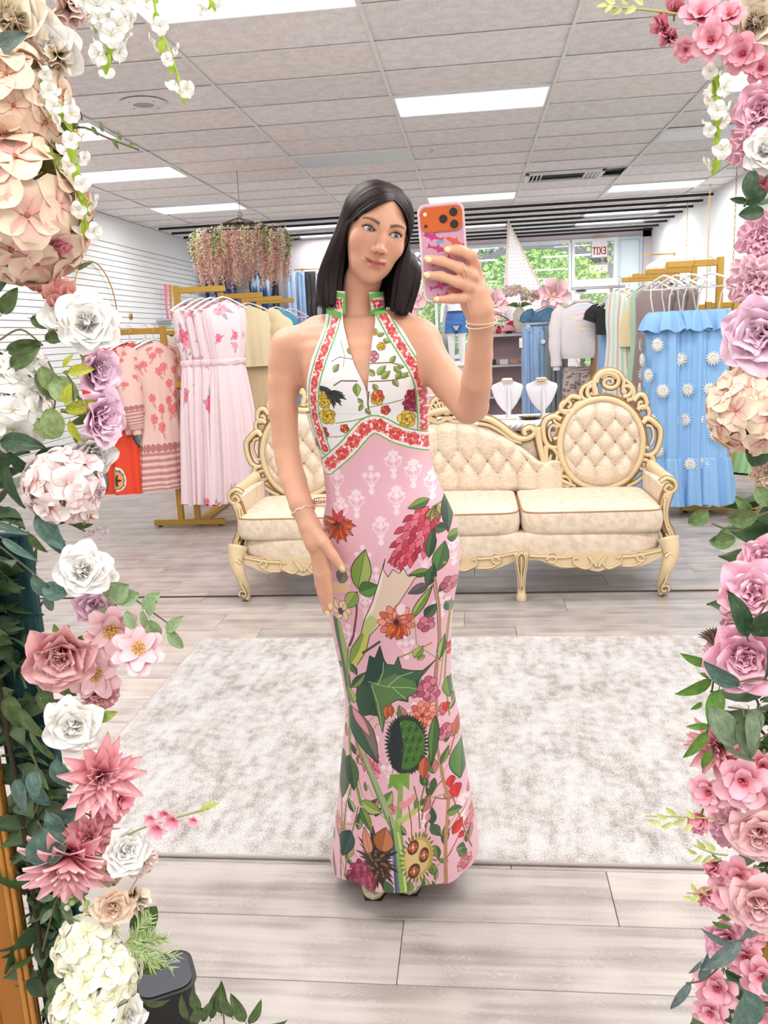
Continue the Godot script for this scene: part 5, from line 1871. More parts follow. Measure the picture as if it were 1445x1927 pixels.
	var lj := [["light blue wide jeans with a white tag, leftmost on the chrome rail",0.585,0.16,Color(0.58,0.71,0.88)],["light blue jeans, second on the chrome rail",0.69,0.13,Color(0.6,0.73,0.88)],
		["grey-blue trousers with a round tag on the chrome rail",0.8,0.12,Color(0.52,0.57,0.6)],["grey trousers beside the sweatshirt sleeve",0.93,0.13,Color(0.5,0.52,0.56)]]
	for k in 4:
		jeans(Vector3(lj[k][1],1.385,-8.98),lj[k][2],1.1,tmat(denim_tex(lj[k][3],(lj[k][3] as Color).lightened(0.25),120 + k * 2),0.85),lj[k][0],"rail_jeans","trousers on the chrome rail",25)
	for k in 2:
		var tg := MB.new()
		if k == 0:
			tg.box(Vector3.ZERO,Vector3(0.035,0.1,0.002))
		else:
			tg.lathe([Vector2(0,0.001),Vector2(0.024,0.001),Vector2(0.024,-0.001),Vector2(0,-0.001)],18,Transform3D(Basis(Vector3.RIGHT,PI / 2),Vector3.ZERO))
		single("price_tag",tg.mesh(),mat(Color(0.94,0.93,0.9),0.7),[P(0.504,1.227,-8.925),P(0.733,1.228,-8.925)][k],["white rectangular price tag hanging on the leftmost light blue jeans","round white price tag on the grey-blue trousers"][k],"tag")
	garment({name = "denim_coat",label = "medium blue denim top hanging behind the blue jeans and sweatshirt",cat = "top",at = P(0.841,1.69,-9.5),turn = 8,prof = [[0.1,0.06,0.05,0],[0.14,0.2,0.06,0.02],[0.4,0.2,0.08,0.08],[1.2,0.21,0.1,0.14]],
		mat = tmat(denim_tex(Color(0.3,0.46,0.6),Color(0.42,0.57,0.7),131),0.85),sleeves = "cap",seed = 140,hlabel = "wooden hanger of the denim top",hmat = mat(Color(0.66,0.62,0.52),0.6)})
	# sweatshirt
	var sc := Canvas.new(512,512,Color(0.87,0.845,0.855))
	var rr := RandomNumberGenerator.new()
	rr.seed = 31
	for k in 420:
		var p := Vector2(rr.randf() * 512,rr.randf() * 512)
		sc.blob(p,rr.randf_range(2,6),rr.randf_range(1,3),[Color(0.78,0.72,0.78),Color(0.82,0.78,0.84),Color(0.83,0.82,0.78),Color(0.77,0.79,0.84)][k % 4],rr.randf() * 3,8)
	for k in 5:
		for q in 8:
			sc.blob(Vector2(112 + q * 5,130 + k * 38),5,8,[Color(0.72,0.84,0.9),Color(0.75,0.87,0.88),Color(0.92,0.75,0.82),Color(0.9,0.7,0.78),Color(0.92,0.9,0.72)][k],0,8)
	for k in 7:
		for q in 26:
			sc.blob(Vector2(85 + q * 3.4,120 + k * 26),1.6,7,[Color(0.72,0.84,0.9),Color(0.75,0.88,0.9),Color(0.93,0.72,0.8),Color(0.9,0.68,0.77),Color(0.9,0.88,0.74),Color(0.8,0.86,0.8),Color(0.83,0.78,0.88)][k].lerp(Color(0.87,0.845,0.855),0.35 if q % 3 else 0.8),0,6)
	var sw := garment({name = "sweatshirt",label = "white pastel-speckled sweatshirt with a faded word block on a gold-clip hanger",cat = "sweatshirt",at = P(1.078,1.7,-8.5),turn = -6,
		prof = [[0.09,0.075,0.06,0],[0.13,0.215,0.075,0.0],[0.3,0.225,0.1,0.03],[0.55,0.235,0.11,0.05],[0.64,0.21,0.1,0.05]],smat = mat(Color(0.86,0.835,0.85),0.85),uo = 0.0,mat = tmat(sc.tex(),0.85),sleeves = "long",slen = 0.62,srad = [0.06,0.065,0.06,0.05],seed = 141,us = 1.0,vs = 1.0,folds = 4,
		hlabel = "grey clip hanger with gold clips above the sweatshirt",hmat = mat(Color(0.7,0.68,0.66),0.5)})
	var nb := MB.new()
	var np := []
	for i in 25:
		var a := TAU * i / 24
		np.append(Vector3(cos(a) * 0.075,-0.095,sin(a) * 0.06))
	nb.tube(np,0.016,8,1,false)
	mbput("neckband",nb,mat(Color(0.86,0.83,0.84),0.85),sw)
	var fs := tmat(floral_tex(256,256,Color(0.74,0.69,0.66),[[Color(0.66,0.55,0.55),Color(0.78,0.7,0.7)],[Color(0.55,0.56,0.58),Color(0.6,0.62,0.64)]],Color(0.62,0.63,0.6),90,8,45),0.85)
	var fp := jeans_like(P(1.067,0.973,-8.55),0.36,0.34,fs,"faded floral shorts hanging below the white sweatshirt","shorts")
	jeans(P(1.002,0.961,-8.9),0.14,0.8,mat(Color(0.46,0.4,0.37),0.8),"brown trousers hanging behind the floral shorts","rail_jeans","trousers on the chrome rail",20)
	# ---- shelf with vase
	var gs := mat(Color(0.78,0.79,0.81),0.6)
	var su := thing("display_shelf","light grey open shelf unit carrying the vase, left of the jeans","shelf",Vector3(0.38,0,-10.0))
	for q in [["top",Vector3(0,1.305,0),Vector3(0.5,0.03,0.4)],["side_panel",Vector3(0.235,0.645,0),Vector3(0.03,1.29,0.4)],["side_panel",Vector3(-0.235,0.645,0),Vector3(0.03,1.29,0.4)],["shelf_board",Vector3(0,0.96,0),Vector3(0.44,0.025,0.4)],["shelf_board",Vector3(0,0.6,0),Vector3(0.44,0.025,0.4)],["shelf_board",Vector3(0,0.22,0),Vector3(0.44,0.025,0.4)],["back_panel",Vector3(0,0.645,-0.19),Vector3(0.44,1.29,0.015)]]:
		var b := MB.new()
		b.box(q[1],q[2],0.003)
		mbput(q[0],b,gs if q[0] != "back_panel" else mat(Color(0.86,0.74,0.76),0.7),su)
	var vs := thing("vase","ribbed pale glass vase on the grey shelf","vase",Vector3(0.55,1.32,-9.95))
	var vb := MB.new()
	vb.lathe([Vector2(0.0,0.0),Vector2(0.07,0.0),Vector2(0.075,0.02),Vector2(0.075,0.22),Vector2(0.055,0.26),Vector2(0.035,0.28),Vector2(0.045,0.31),Vector2(0.04,0.31)],24)
	mbput("body",vb,mat(Color(0.83,0.8,0.76),0.25),vs)
	var bq := thing("bouquet","pink and cream artificial bouquet in the ribbed vase","bouquet",Vector3(0.55,1.62,-9.95))
	for k in 15:
		var a := k * 2.4
		var e := 0.04 + 0.1 * ((k * 7) % 5) / 4.0
		var fb := MB.new()
		fb.tint = [Color(0.86,0.48,0.52),Color(0.86,0.76,0.66),Color(0.82,0.6,0.6),Color(0.8,0.76,0.56)][k % 4]
		var c := Vector3(cos(a) * (0.2 - e * 0.5),0.06 + e,sin(a) * (0.17 - e * 0.4))
		for q in 16:
			fb.ball(c + Vector3(r.randfn(),r.randfn(),r.randfn()) * 0.022,Vector3(0.024,0.014,0.02),6,4,Basis(Vector3(r.randfn(),r.randfn(),r.randfn()).normalized(),r.randf() * 3))
		mbput("bloom",fb,vmat(0.7),bq,true)
	for k in 12:
		var a := k * 0.52
		var lb := MB.new()
		lb.tint = Color(0.12,0.24,0.05)
		lb.tube([Vector3(0,-0.02,0),Vector3(cos(a) * 0.07,0.03,sin(a) * 0.07),Vector3(cos(a) * 0.15,0.02,sin(a) * 0.13)],[0.004,0.025,0.002],6,0.2)
		mbput("leaf",lb,vmat(0.6),bq,true)
	for k in 2:
		var cp := thing("cap",["pink patterned cap with a dark opening lying on the grey shelf","red cap peeking out behind the pink one"][k],"cap",[Vector3(0.42,1.32,-9.9),Vector3(0.47,1.37,-10.05)][k])
		var cb := MB.new()
		var prof := []
		for i in 8:
			var a := PI / 2 * i / 7
			prof.append(Vector2(cos(a) * 0.085 + 0.001,sin(a) * 0.1))
		cb.lathe(prof,18)
		mbput("crown",cb,mat([Color(0.86,0.65,0.66),Color(0.74,0.12,0.2)][k],0.8),cp)
		var bb := MB.new()
		bb.slab(PackedVector2Array([Vector2(-0.08,0),Vector2(-0.06,0.09),Vector2(0,0.12),Vector2(0.06,0.09),Vector2(0.08,0)]),0.004,Transform3D(Basis(Vector3.RIGHT,PI / 2 - 0.15),Vector3(0,0.02,0.02)))
		mbput("brim",bb,mat([Color(0.84,0.42,0.5),Color(0.7,0.1,0.18)][k],0.8),cp)
		if k == 0:
			var ob := MB.new()
			ob.slab(PackedVector2Array([Vector2(-0.04,0),Vector2(-0.03,0.022),Vector2(0,0.03),Vector2(0.03,0.022),Vector2(0.04,0)]),0.004,Transform3D(Basis.IDENTITY,Vector3(0,0.0,0.083)))
			mbput("opening",ob,M.black,cp)
	for k in 3:
		var bx := MB.new()
		bx.box(Vector3(0,0.03,0),Vector3(0.1,0.06,0.14),0.006)
		single("display_box",bx.mesh(),mat([Color(0.2,0.15,0.14),Color(0.9,0.87,0.86),Color(0.78,0.62,0.5)][k],0.6),Vector3([0.22,0.36,0.48][k],0.973,-9.92),["dark little box on the second grey shelf beside the arm","white little box on the second grey shelf","tan little box on the second grey shelf"][k],"box","small boxes on the grey shelf")
	# ---- tent hung by the window
	var tp := thing("play_tent","white pointed fabric tent with tiny pink dots by the window","tent",Vector3(0.58,0,-13.2))
	var dc := Canvas.new(256,256,Color(0.9,0.895,0.915))
	for k in 64:
		dc.blob(Vector2(16 + (k % 8) * 32 + 16 * ((k / 8) % 2),16 + (k / 8) * 32),5,5,Color(0.8,0.66,0.73),0,8)
	var tm := tmat(dc.tex(),0.85)
	tm.cull_mode = BaseMaterial3D.CULL_DISABLED
	var apex := Vector3(0.0,2.93,0)
	var cs := [Vector3(-0.16,0.0,0.75),Vector3(1.35,0.0,0.75),Vector3(1.35,0.0,-0.75),Vector3(-0.16,0.0,-0.75)]
	for k in 4:
		var tmb := MB.new()
		var a: Vector3 = cs[k]
		var b: Vector3 = cs[(k + 1) % 4]
		var ps := PackedVector3Array()
		for j in 19:
			var u := j / 18.0
			for i in 13:
				var s := i / 12.0
				var p := apex.lerp(a.lerp(b,s),u)
				var nn := (b - a).cross(apex - a).normalized()
				ps.append(p + nn * (0.05 * sin(PI * s) * u * (1 - u) * 3.0 + 0.012 * u * sin(s * 19 + k)))
		tmb.grid(ps,13,false,1,1)
		for i in tmb.v.size():
			tmb.uv[i] = Vector2((tmb.v[i].x + tmb.v[i].z) * 2.4,tmb.v[i].y * 2.4)
		mbput("panel",tmb,tm,tp)
	for k in 4:
		var pbm := MB.new()
		pbm.tube([cs[k] + Vector3(0,0.01,0),apex + Vector3(0,0.02,0)],0.012,8)
		mbput("pole",pbm,mat(Color(0.85,0.78,0.7),0.6),tp)
	# ---- giant paper flowers
	for k in 3:
		var at: Vector3 = [P(1.191,1.827,-12.6),P(0.308,1.75,-12.8),P(-0.908,1.864,-12.8)][k]
		var g := thing("paper_flower",["giant pink paper flower in the window, right of the tent","giant pink paper flower half hidden behind the raised hand","giant pink paper flower behind the woman's shoulder"][k],"paper flower",at,0,"giant paper flowers in the window")
		var pm := petal_mesh(0.2,0.26,0.05,0.06,0.2,0.0,3)
		for i in 6:
			var a := TAU * i / 6 + 0.3
			var o := put("petal",pm,mat(Color(0.94,0.76,0.8),0.7),g)
			o.transform = Transform3D(Basis(Vector3(0,0,1),a) * Basis(Vector3.RIGHT,0.35),Vector3.ZERO)
		var cb := MB.new()
		cb.ball(Vector3(0,0,0.03),Vector3(0.045,0.045,0.03),14,8)
		mbput("centre",cb,mat(Color(0.92,0.72,0.55),0.7),g)
		var stm := MB.new()
		stm.tube([Vector3(0,0,-0.03),Vector3(0,-0.5,-0.06),Vector3(0,-at.y + 0.0,-0.06)],0.015,8)
		mbput("stem",stm,mat(Color(0.5,0.62,0.35),0.7),g)
	# ---- mannequin in denim shorts
	mannequin()
	# ---- red floral romper on its stand
	var rf := tmat(floral_tex(256,256,Color(0.88,0.82,0.8),[[Color(0.74,0.12,0.14),Color(0.82,0.25,0.24)]],Color(0.6,0.55,0.55),46,16,53),0.75)
	garment({name = "red_floral_romper",label = "red and white floral romper hanging right of the raised forearm",cat = "romper",at = P(0.318,1.654,-11),turn = 35,prof = [[0.2,0.1,0.05,0.02],[0.23,0.12,0.06,0.04],[0.45,0.12,0.07,0.06],[0.7,0.14,0.08,0.1]],mat = rf,sleeves = "strap",seed = 151,
		hlabel = "brown hanger of the red floral romper",hmat = mat(Color(0.5,0.3,0.2),0.6)})
	var rs := MB.new()
	rs.tube([Vector3(0,0.0,0),Vector3(0,1.66,0)],0.012,8)
	rs.tube([Vector3(-0.01,1.66,0),Vector3(0.3,1.66,0)],0.012,8)
	rs.lathe([Vector2(0.0,0.0),Vector2(0.16,0.0),Vector2(0.15,0.02),Vector2(0.0,0.022)],20)
	single("garment_stand",rs.mesh(),chrome,Vector3(P(0.318,1.654,-11).x - 0.28,0,-11.05),"slim chrome stand that holds the red floral romper","stand")
	var ds := MB.new()
	var dh: Vector3 = P(0.841,1.69,-9.5)
	ds.tube([Vector3(0,0,0),Vector3(0,dh.y - 0.02,0)],0.012,8)
	ds.tube([Vector3(0,dh.y - 0.012,0.0),Vector3(0,dh.y - 0.012,0.2)],0.01,8)
	ds.lathe([Vector2(0.0,0.0),Vector2(0.16,0.0),Vector2(0.15,0.02),Vector2(0.0,0.022)],20)
	single("garment_stand",ds.mesh(),chrome,Vector3(dh.x,0,dh.z - 0.18),"slim chrome stand behind the blue denim top","stand")
	var jh := MB.new()
	for x in [-4.45,-3.72]:
		jh.tube([Vector3(x,2.93 if x < -4 else 2.6,-15.3),Vector3(x,2.93 if x < -4 else 2.6,-14.92)],0.012,8)
	jh.tube([Vector3(-4.6,2.93,-14.95),Vector3(-4.3,2.93,-14.95)],0.01,8)
	single("jeans_bracket",jh.mesh(),M.brass,Vector3.ZERO,"brass wall brackets that carry the streaky blue jeans","bracket")
	# ---- pink window seat
	var wseat := thing("window_seat","long pale pink window platform below the shop window","platform",Vector3(0.0,0,-15.9))
	for q in [["riser",Vector3(-0.05,0.38,0),Vector3(3.6,0.76,1.3)],["top",Vector3(-0.05,0.785,0.01),Vector3(3.7,0.05,1.36)],["step",Vector3(-0.05,0.14,0.8),Vector3(3.6,0.28,0.3)]]:
		var b := MB.new()
		b.box(q[1],q[2],0.01)
		mbput(q[0],b,mat(Color(0.88,0.79,0.8) if q[0] != "top" else Color(0.9,0.89,0.9),0.6),wseat)
	# ---- right wall: pegs and chains
	var pg := MB.new()
	pg.tube([Vector3(0,0,0),Vector3(-0.5,0,0)],0.012,8)
	pg.ball(Vector3(0,0,0),Vector3(0.01,0.04,0.04),10,6)
	single("wall_peg",pg.mesh(),M.brass,P(3.4,2.487,-14.953),"gold peg rail on the right wall above the racks","peg")
	garment({name = "blush_blouse",label = "blush pink blouse hanging high behind the right gold rack",cat = "blouse",at = P(3.158,2.466,-14.953),turn = -30,prof = [[0.06,0.06,0.05,0],[0.1,0.2,0.07,0.05],[0.3,0.22,0.1,0.12],[0.6,0.23,0.11,0.15]],mat = mat(Color(0.88,0.74,0.76),0.75),seed = 161,hlabel = "hanger of the blush blouse"})
	for k in 3:
		var c: Vector3 = [P(3.171,3.045,-12),P(2.977,2.933,-10.2),P(3.274,3.137,-13.6)][k]
		var lk := MB.new()
		var n := 60
		var len_ := CEIL - 1.2
		var ring := MB.new()
		var lp := []
		for i in 9:
			var a := TAU * i / 8
			lp.append(Vector3(cos(a) * 0.009,sin(a) * 0.018,0))
		ring.tube(lp,0.003,4,1,false)
		for i in n:
			lk.append(ring,Transform3D(Basis(Vector3.UP,(i % 2) * PI / 2),Vector3(0,-0.016 - i * len_ / n,0)))
		var o := single("hanging_chain",lk.mesh(),M.brass,Vector3(minf(c.x,3.33),CEIL - 0.004,c.z),["thin gold chain hanging from the ceiling, middle of the three at right","thin gold chain nearest to the pink flowers at right","thin gold chain farthest back by the right wall"][k],"chain","chains by the right wall")

func jeans_like(at: Vector3,w: float,h: float,m: Material,label: String,cat: String) -> Node3D:
	var t := thing("floral_shorts",label,cat,at)
	mbput("waistband",cloth_mesh([[0.0,w * 0.46,0.05,0.02],[0.06,w * 0.48,0.055,0.03]],5,3,32,2,0.0),m,t)
	for s in [-1,1]:
		var l := cloth_mesh([[0.05,w * 0.25,0.055,0.03],[h * 0.5,w * 0.27,0.065,0.1],[h,w * 0.28,0.07,0.12]],4,7 + s,28,4,0.0)
		for i in l.v.size():
			l.v[i].x += s * w * 0.22
		mbput("leg",l,m,t)
	return t

func wand_mesh() -> ArrayMesh:
	if not M.has("wand"):
		var b := MB.new()
		b.tube([Vector3.ZERO,Vector3(0,0.2,0.02),Vector3(0,0.52,-0.05)],[0.02,0.018,0.03],8)
		b.ball(Vector3(0,0.01,0),Vector3(0.035,0.012,0.035),10,5)
		M.wand = b.mesh()
	return M.wand

func bust(at: Vector3,h: float,label: String,k: int) -> void:
	var t := thing("necklace_bust",label,"jewellery display",at,-0.08,"necklace busts on the table")
	var white := mat(Color(0.85,0.84,0.87),0.5)
	var ps := PackedVector3Array()
	var rows := [[0.045,0.012,0.0],[0.06,0.03,0.004],[0.1,0.062,0.01],[0.15,0.085,0.014],[0.195,0.098,0.016],[0.212,0.09,0.012],[0.225,0.055,0.02],[0.236,0.034,0.028],[0.25,0.03,0.028],[0.252,0.0,0.0]]
	for q in rows:
		for i in 28:
			var a := TAU * i / 28
			var back: float = -0.012 + 0.03 * (0.252 - q[0]) / 0.25
			ps.append(Vector3(cos(a) * q[1],q[0] * h / 0.25,back + sin(a) * maxf(q[2],0.006)))
	var mb := MB.new()
	mb.grid(ps,28,true)
	mbput("bust",mb,white,t)
	var sb := MB.new()
	sb.tube([Vector3(0.005,0.19,-0.02),Vector3(0.005,0.08,-0.03),Vector3(0.0,0.01,-0.02)],[0.008,0.011,0.012],8)
	sb.tube([Vector3(0.012,0.2,0.022),Vector3(0.014,0.1,0.034),Vector3(0.01,0.006,0.03)],[0.006,0.01,0.012],8)
	mbput("stem",sb,white,t)
	var bb := MB.new()
	bb.box(Vector3(0.0,0.005,0.0),Vector3(0.11,0.01,0.08),0.003)
	mbput("base",bb,mat(Color(0.8,0.77,0.75),0.5),t)
	var nk := thing("necklace",["gold necklace with a white pendant on the left bust","gold bow necklace on the right bust"][k],"necklace",at,-0.08,"necklaces on the busts")
	var p := []
	for i in 25:
		var a := TAU * i / 24
		p.append(Vector3(cos(a) * 0.042,0.232 + 0.008 * sin(a),sin(a) * 0.034 + 0.004))
	var nb := MB.new()
	nb.tube(p,0.0035,6,1,false)
	mbput("chain",nb,M.brass,nk)
	var pd := MB.new()
	if k == 0:
		pd.box(Vector3(-0.03,0.205,0.036),Vector3(0.014,0.05,0.004),0.002,Basis(Vector3(0,0,1),0.4))
		mbput("pendant",pd,mat(Color(0.92,0.91,0.9),0.3),nk)
	else:
		for s in [-1,1]:
			pd.ball(Vector3(s * 0.014,0.228,0.042),Vector3(0.013,0.007,0.005),10,6,Basis(Vector3(0,0,1),s * 0.4))
		mbput("bow",pd,M.brass,nk)

func mannequin() -> void:
	var at := Vector3(P(-0.263,1.571,-13.5).x,0.81,-15.3)
	at = P(-0.279,1.597,-15.3)
	var hip := at.y
	at.y = 0.81
	hip -= 0.81
	var t := thing("mannequin","white shop mannequin in the window behind the raised arm","mannequin",at)
	var mb := MB.new()
	var rows := [[hip + 0.62,0.0,0.0],[hip + 0.62,0.05,0.05],[hip + 0.5,0.055,0.055],[hip + 0.46,0.16,0.09],[hip + 0.35,0.17,0.11],[hip + 0.18,0.13,0.09],[hip + 0.0,0.17,0.11],[hip - 0.12,0.18,0.12],[hip - 0.2,0.1,0.08],[hip - 0.22,0.0,0.0]]
	var ps := PackedVector3Array()
	for q in rows:
		for i in 28:
			var a := TAU * i / 28
			ps.append(Vector3(cos(a) * q[1],q[0],sin(a) * q[2]))
	mb.grid(ps,28,true)
	for s in [-1,1]:
		mb.tube([Vector3(s * 0.085,hip - 0.1,0),Vector3(s * 0.09,maxf(hip - 0.5,0.1),0.02),Vector3(s * 0.09,0.02,0.0)],[0.085,0.06,0.04],14)
		mb.tube([Vector3(s * 0.17,hip + 0.43,0),Vector3(s * 0.23,hip + 0.2,0.0),Vector3(s * 0.26,hip - 0.05,0.05)],[0.045,0.038,0.028],12)
	mbput("body",mb,mat(Color(0.9,0.9,0.91),0.35),t)
	var top := MB.new()
	ps = PackedVector3Array()
	for q in [[hip + 0.45,0.165,0.1],[hip + 0.35,0.178,0.12],[hip + 0.2,0.142,0.1],[hip + 0.1,0.16,0.11]]:
		for i in 28:
			var a := TAU * i / 28
			ps.append(Vector3(cos(a) * q[1],q[0],sin(a) * q[2]))
	top.grid(ps,28,true)
	var s1 := thing("cropped_shirt","white cropped top on the window mannequin","top",at)
	mbput("body",top,mat(Color(0.86,0.9,0.92),0.7),s1)
	var sh := thing("denim_shorts","blue denim shorts with a studded waistband on the window mannequin","shorts",at)
	var dm := tmat(denim_tex(Color(0.22,0.4,0.66),Color(0.36,0.54,0.78),171),0.85)
	ps = PackedVector3Array()
	for q in [[hip + 0.12,0.155,0.11],[hip + 0.0,0.185,0.13],[hip - 0.12,0.2,0.14]]:
		for i in 28:
			var a := TAU * i / 28
			ps.append(Vector3(cos(a) * q[1],q[0],sin(a) * q[2]))
	var sm := MB.new()
	sm.grid(ps,28,true)
	mbput("body",sm,dm,sh)
	for s in [-1,1]:
		var l := MB.new()
		l.tube([Vector3(s * 0.095,hip - 0.1,0),Vector3(s * 0.105,hip - 0.25,0.01)],[0.1,0.11],20,1.1,false)
		mbput("leg",l,dm,sh)
	var wbm := MB.new()
	ps = PackedVector3Array()
	for q in [[hip + 0.14,0.155,0.11],[hip + 0.09,0.162,0.115]]:
		for i in 28:
			var a := TAU * i / 28
			ps.append(Vector3(cos(a) * q[1],q[0],sin(a) * q[2]))
	wbm.grid(ps,28,true)
	mbput("waistband",wbm,mat(Color(0.16,0.22,0.34),0.6),sh)

# one petal: root at the origin, growing along +y, cupped towards +z
func petal_mesh(w: float,l: float,cup: float,curl: float,tip: float,ruffle: float,sd: int,base := Color(1,1,1),end := Color(1,1,1),colors := false,nu := 7,nv := 7) -> ArrayMesh:
	var ps := PackedVector3Array()
	var cl := PackedColorArray()
	for j in nv:
		var v := float(j) / (nv - 1)
		var hw := w * 0.5 * pow(sin(PI * (0.07 + 0.93 * pow(v,0.8)) * (0.86 - 0.3 * tip)) if v < 0.999 else sin(PI * (0.86 - 0.3 * tip)),0.75) * (1.0 - 0.0 * tip)
		if tip > 0.5:
			hw = w * 0.5 * pow(sin(PI * clampf(0.06 + 0.94 * pow(v,0.75),0,0.985)),0.8)
		for i in nu:
			var u := -1.0 + 2.0 * i / (nu - 1)
			var x := u * hw
			var y := l * v * (1.0 - 0.10 * u * u * v * (1.0 - tip))
			var z := cup * sin(v * PI * 0.55) * 1.0 - curl * pow(v,2.6) - cup * 0.0 + (cup * 0.9) * u * u * (1.0 - v * 0.4)
			z += ruffle * sin(u * 5.0 + sd * 1.7) * v * v
			ps.append(Vector3(x,y,z))
			cl.append(base.lerp(end,clampf(v * 1.25 - 0.1,0,1)))
	var mb := MB.new()
	mb.grid(ps,nu)
	if colors:
		mb.c = cl
	return mb.mesh(colors)

# ---------------------------------------------------------------- the woman
const HEAD_AT := Vector3(-0.203,1.588,-1.87)
const HEAD_S := 0.925
const PZ := -1.88
var HB := Basis()
var fc := PackedVector3Array()
var fr := PackedVector3Array()
var fk := PackedFloat32Array()
var HI := Basis()
var torso := []
var arm_up := []
var arm_down := []
var trunk := []
var near_up := []
var near_down := []
# face and skull in head axes: [centre, radii, blend]; x to picture right, y up, z out of the face
var face := [
	[Vector3(0,0.03,-0.012),Vector3(0.073,0.083,0.095),0.02],[Vector3(0,-0.022,0.018),Vector3(0.0605,0.082,0.066),0.03],
	[Vector3(0,-0.068,0.027),Vector3(0.041,0.042,0.047),0.025],[Vector3(0,-0.097,0.052),Vector3(0.016,0.014,0.017),0.022],
	[Vector3(-0.038,-0.024,0.05),Vector3(0.022,0.022,0.02),0.02],[Vector3(0.038,-0.024,0.05),Vector3(0.022,0.022,0.02),0.02],
	[Vector3(0,0.022,0.066),Vector3(0.05,0.012,0.014),0.02],
	[Vector3(0,-0.002,0.083),Vector3(0.0075,0.022,0.009),0.012],[Vector3(0,-0.02,0.091),Vector3(0.0085,0.018,0.010),0.01],
	[Vector3(0,-0.034,0.1),Vector3(0.0105,0.009,0.0105),0.008],[Vector3(-0.0125,-0.037,0.09),Vector3(0.0075,0.0075,0.0095),0.006],[Vector3(0.0125,-0.037,0.09),Vector3(0.0075,0.0075,0.0095),0.006],
	[Vector3(0,-0.0605,0.0815),Vector3(0.021,0.0058,0.0095),0.006],[Vector3(0,-0.0708,0.0805),Vector3(0.0185,0.0066,0.0098),0.006],
	[Vector3(-0.0205,-0.0615,0.0745),Vector3(0.008,0.004,0.007),0.006],[Vector3(0.0205,-0.0615,0.0745),Vector3(0.008,0.004,0.007),0.006],
	[Vector3(-0.076,-0.008,-0.002),Vector3(0.006,0.03,0.018),0.006],[Vector3(0.076,-0.008,-0.002),Vector3(0.006,0.03,0.018),0.006]]

func smin(a: float,b: float,k: float) -> float:
	var e := maxf(k - absf(a - b),0.0) / k
	return minf(a,b) - e * e * k * 0.25

func ell(p: Vector3,r: Vector3) -> float:
	var a := p / r
	var k0 := a.length()
	var k1 := (a / r).length()
	return k0 * (k0 - 1.0) / maxf(k1,1e-6)

func head_d(p: Vector3) -> float:
	var q := (HI * (p - HEAD_AT)) / HEAD_S
	if q.length() > 0.22:
		return (q.length() - 0.15) * HEAD_S
	var d := 1e3
	for i in fc.size():
		var r := fr[i]
		var a := (q - fc[i]) / r
		var k0 := a.length()
		var b := k0 * (k0 - 1.0) / maxf((a / r).length(),1e-6)
		var k := fk[i]
		var e := k - absf(d - b)
		d = minf(d,b)
		if e > 0.0:
			d -= e * e / k * 0.25
	if q.z > 0.03 and absf(q.x) < 0.06 and absf(q.y) < 0.04:
		for s in [-1.0,1.0]:
			var e := q - Vector3(s * 0.0315,0.004,0.089)
			# sockets, lids over the eyeball, and the almond opening
			d = -smin(-d,ell(e,Vector3(0.019,0.011,0.0125)),0.01)
			var ball := (q - Vector3(s * 0.0315,0.003,0.0605)).length() - 0.0172
			d = smin(d,ball,0.006)
			var x: float = e.x
			var y: float = q.y - 0.003 - s * x * 0.07
			var lens := maxf(Vector2(x,y + 0.0178).length() - 0.0235,Vector2(x,y - 0.0192).length() - 0.0238)
			d = maxf(d,-maxf(lens,0.055 - q.z))
	return d * HEAD_S

func cap_d(p: Vector3,c: Array) -> float:
	var a: Vector3 = c[0]
	var ba: Vector3 = c[1]
	var h := clampf((p - a).dot(ba) / c[2],0.0,1.0)
	return (p - a - ba * h).length() - lerpf(c[3],c[4],h)

func chain(j: Array,k: float) -> Array:
	var out := []
	for i in j.size() - 1:
		var ba: Vector3 = j[i + 1][0] - j[i][0]
		out.append([j[i][0],ba,maxf(ba.length_squared(),1e-8),float(j[i][1]),float(j[i + 1][1]),k])
	return out

func loft_at(rings: Array,y: float) -> Vector4:
	if y >= rings[0].x:
		return rings[0]
	for i in rings.size() - 1:
		if y > rings[i + 1].x:
			var t: float = (rings[i].x - y) / (rings[i].x - rings[i + 1].x)
			t = t * t * (3 - 2 * t) * 0.5 + t * 0.5
			return (rings[i] as Vector4).lerp(rings[i + 1],t)
	return rings[rings.size() - 1]

func torso_d(p: Vector3) -> float:
	var w := loft_at(torso,p.y)
	var a := Vector2((p.x - w.y) / w.z,(p.z - PZ) / w.w)
	var d := (a.length() - 1.0) * minf(w.z,w.w)
	d = maxf(d,p.y - torso[0].x)
	d = maxf(d,torso[torso.size() - 1].x - p.y)
	for c in trunk:
		d = smin(d,cap_d(p,c),c[5])
	return d

func body_d(p: Vector3,which: int) -> float:
	var d := 1e3
	if which & 1:
		d = torso_d(p)
	if which & 2:
		d = smin(d,head_d(p),0.016)
	for g in [near_up if which & 4 else [],near_down if which & 8 else []]:
		if g.is_empty():
			continue
		var e := 1e3
		for c in g:
			e = smin(e,cap_d(p,c),c[5])
		d = smin(d,e,0.03 if p.y > 1.24 and e < 1e2 else 0.002)
	return d

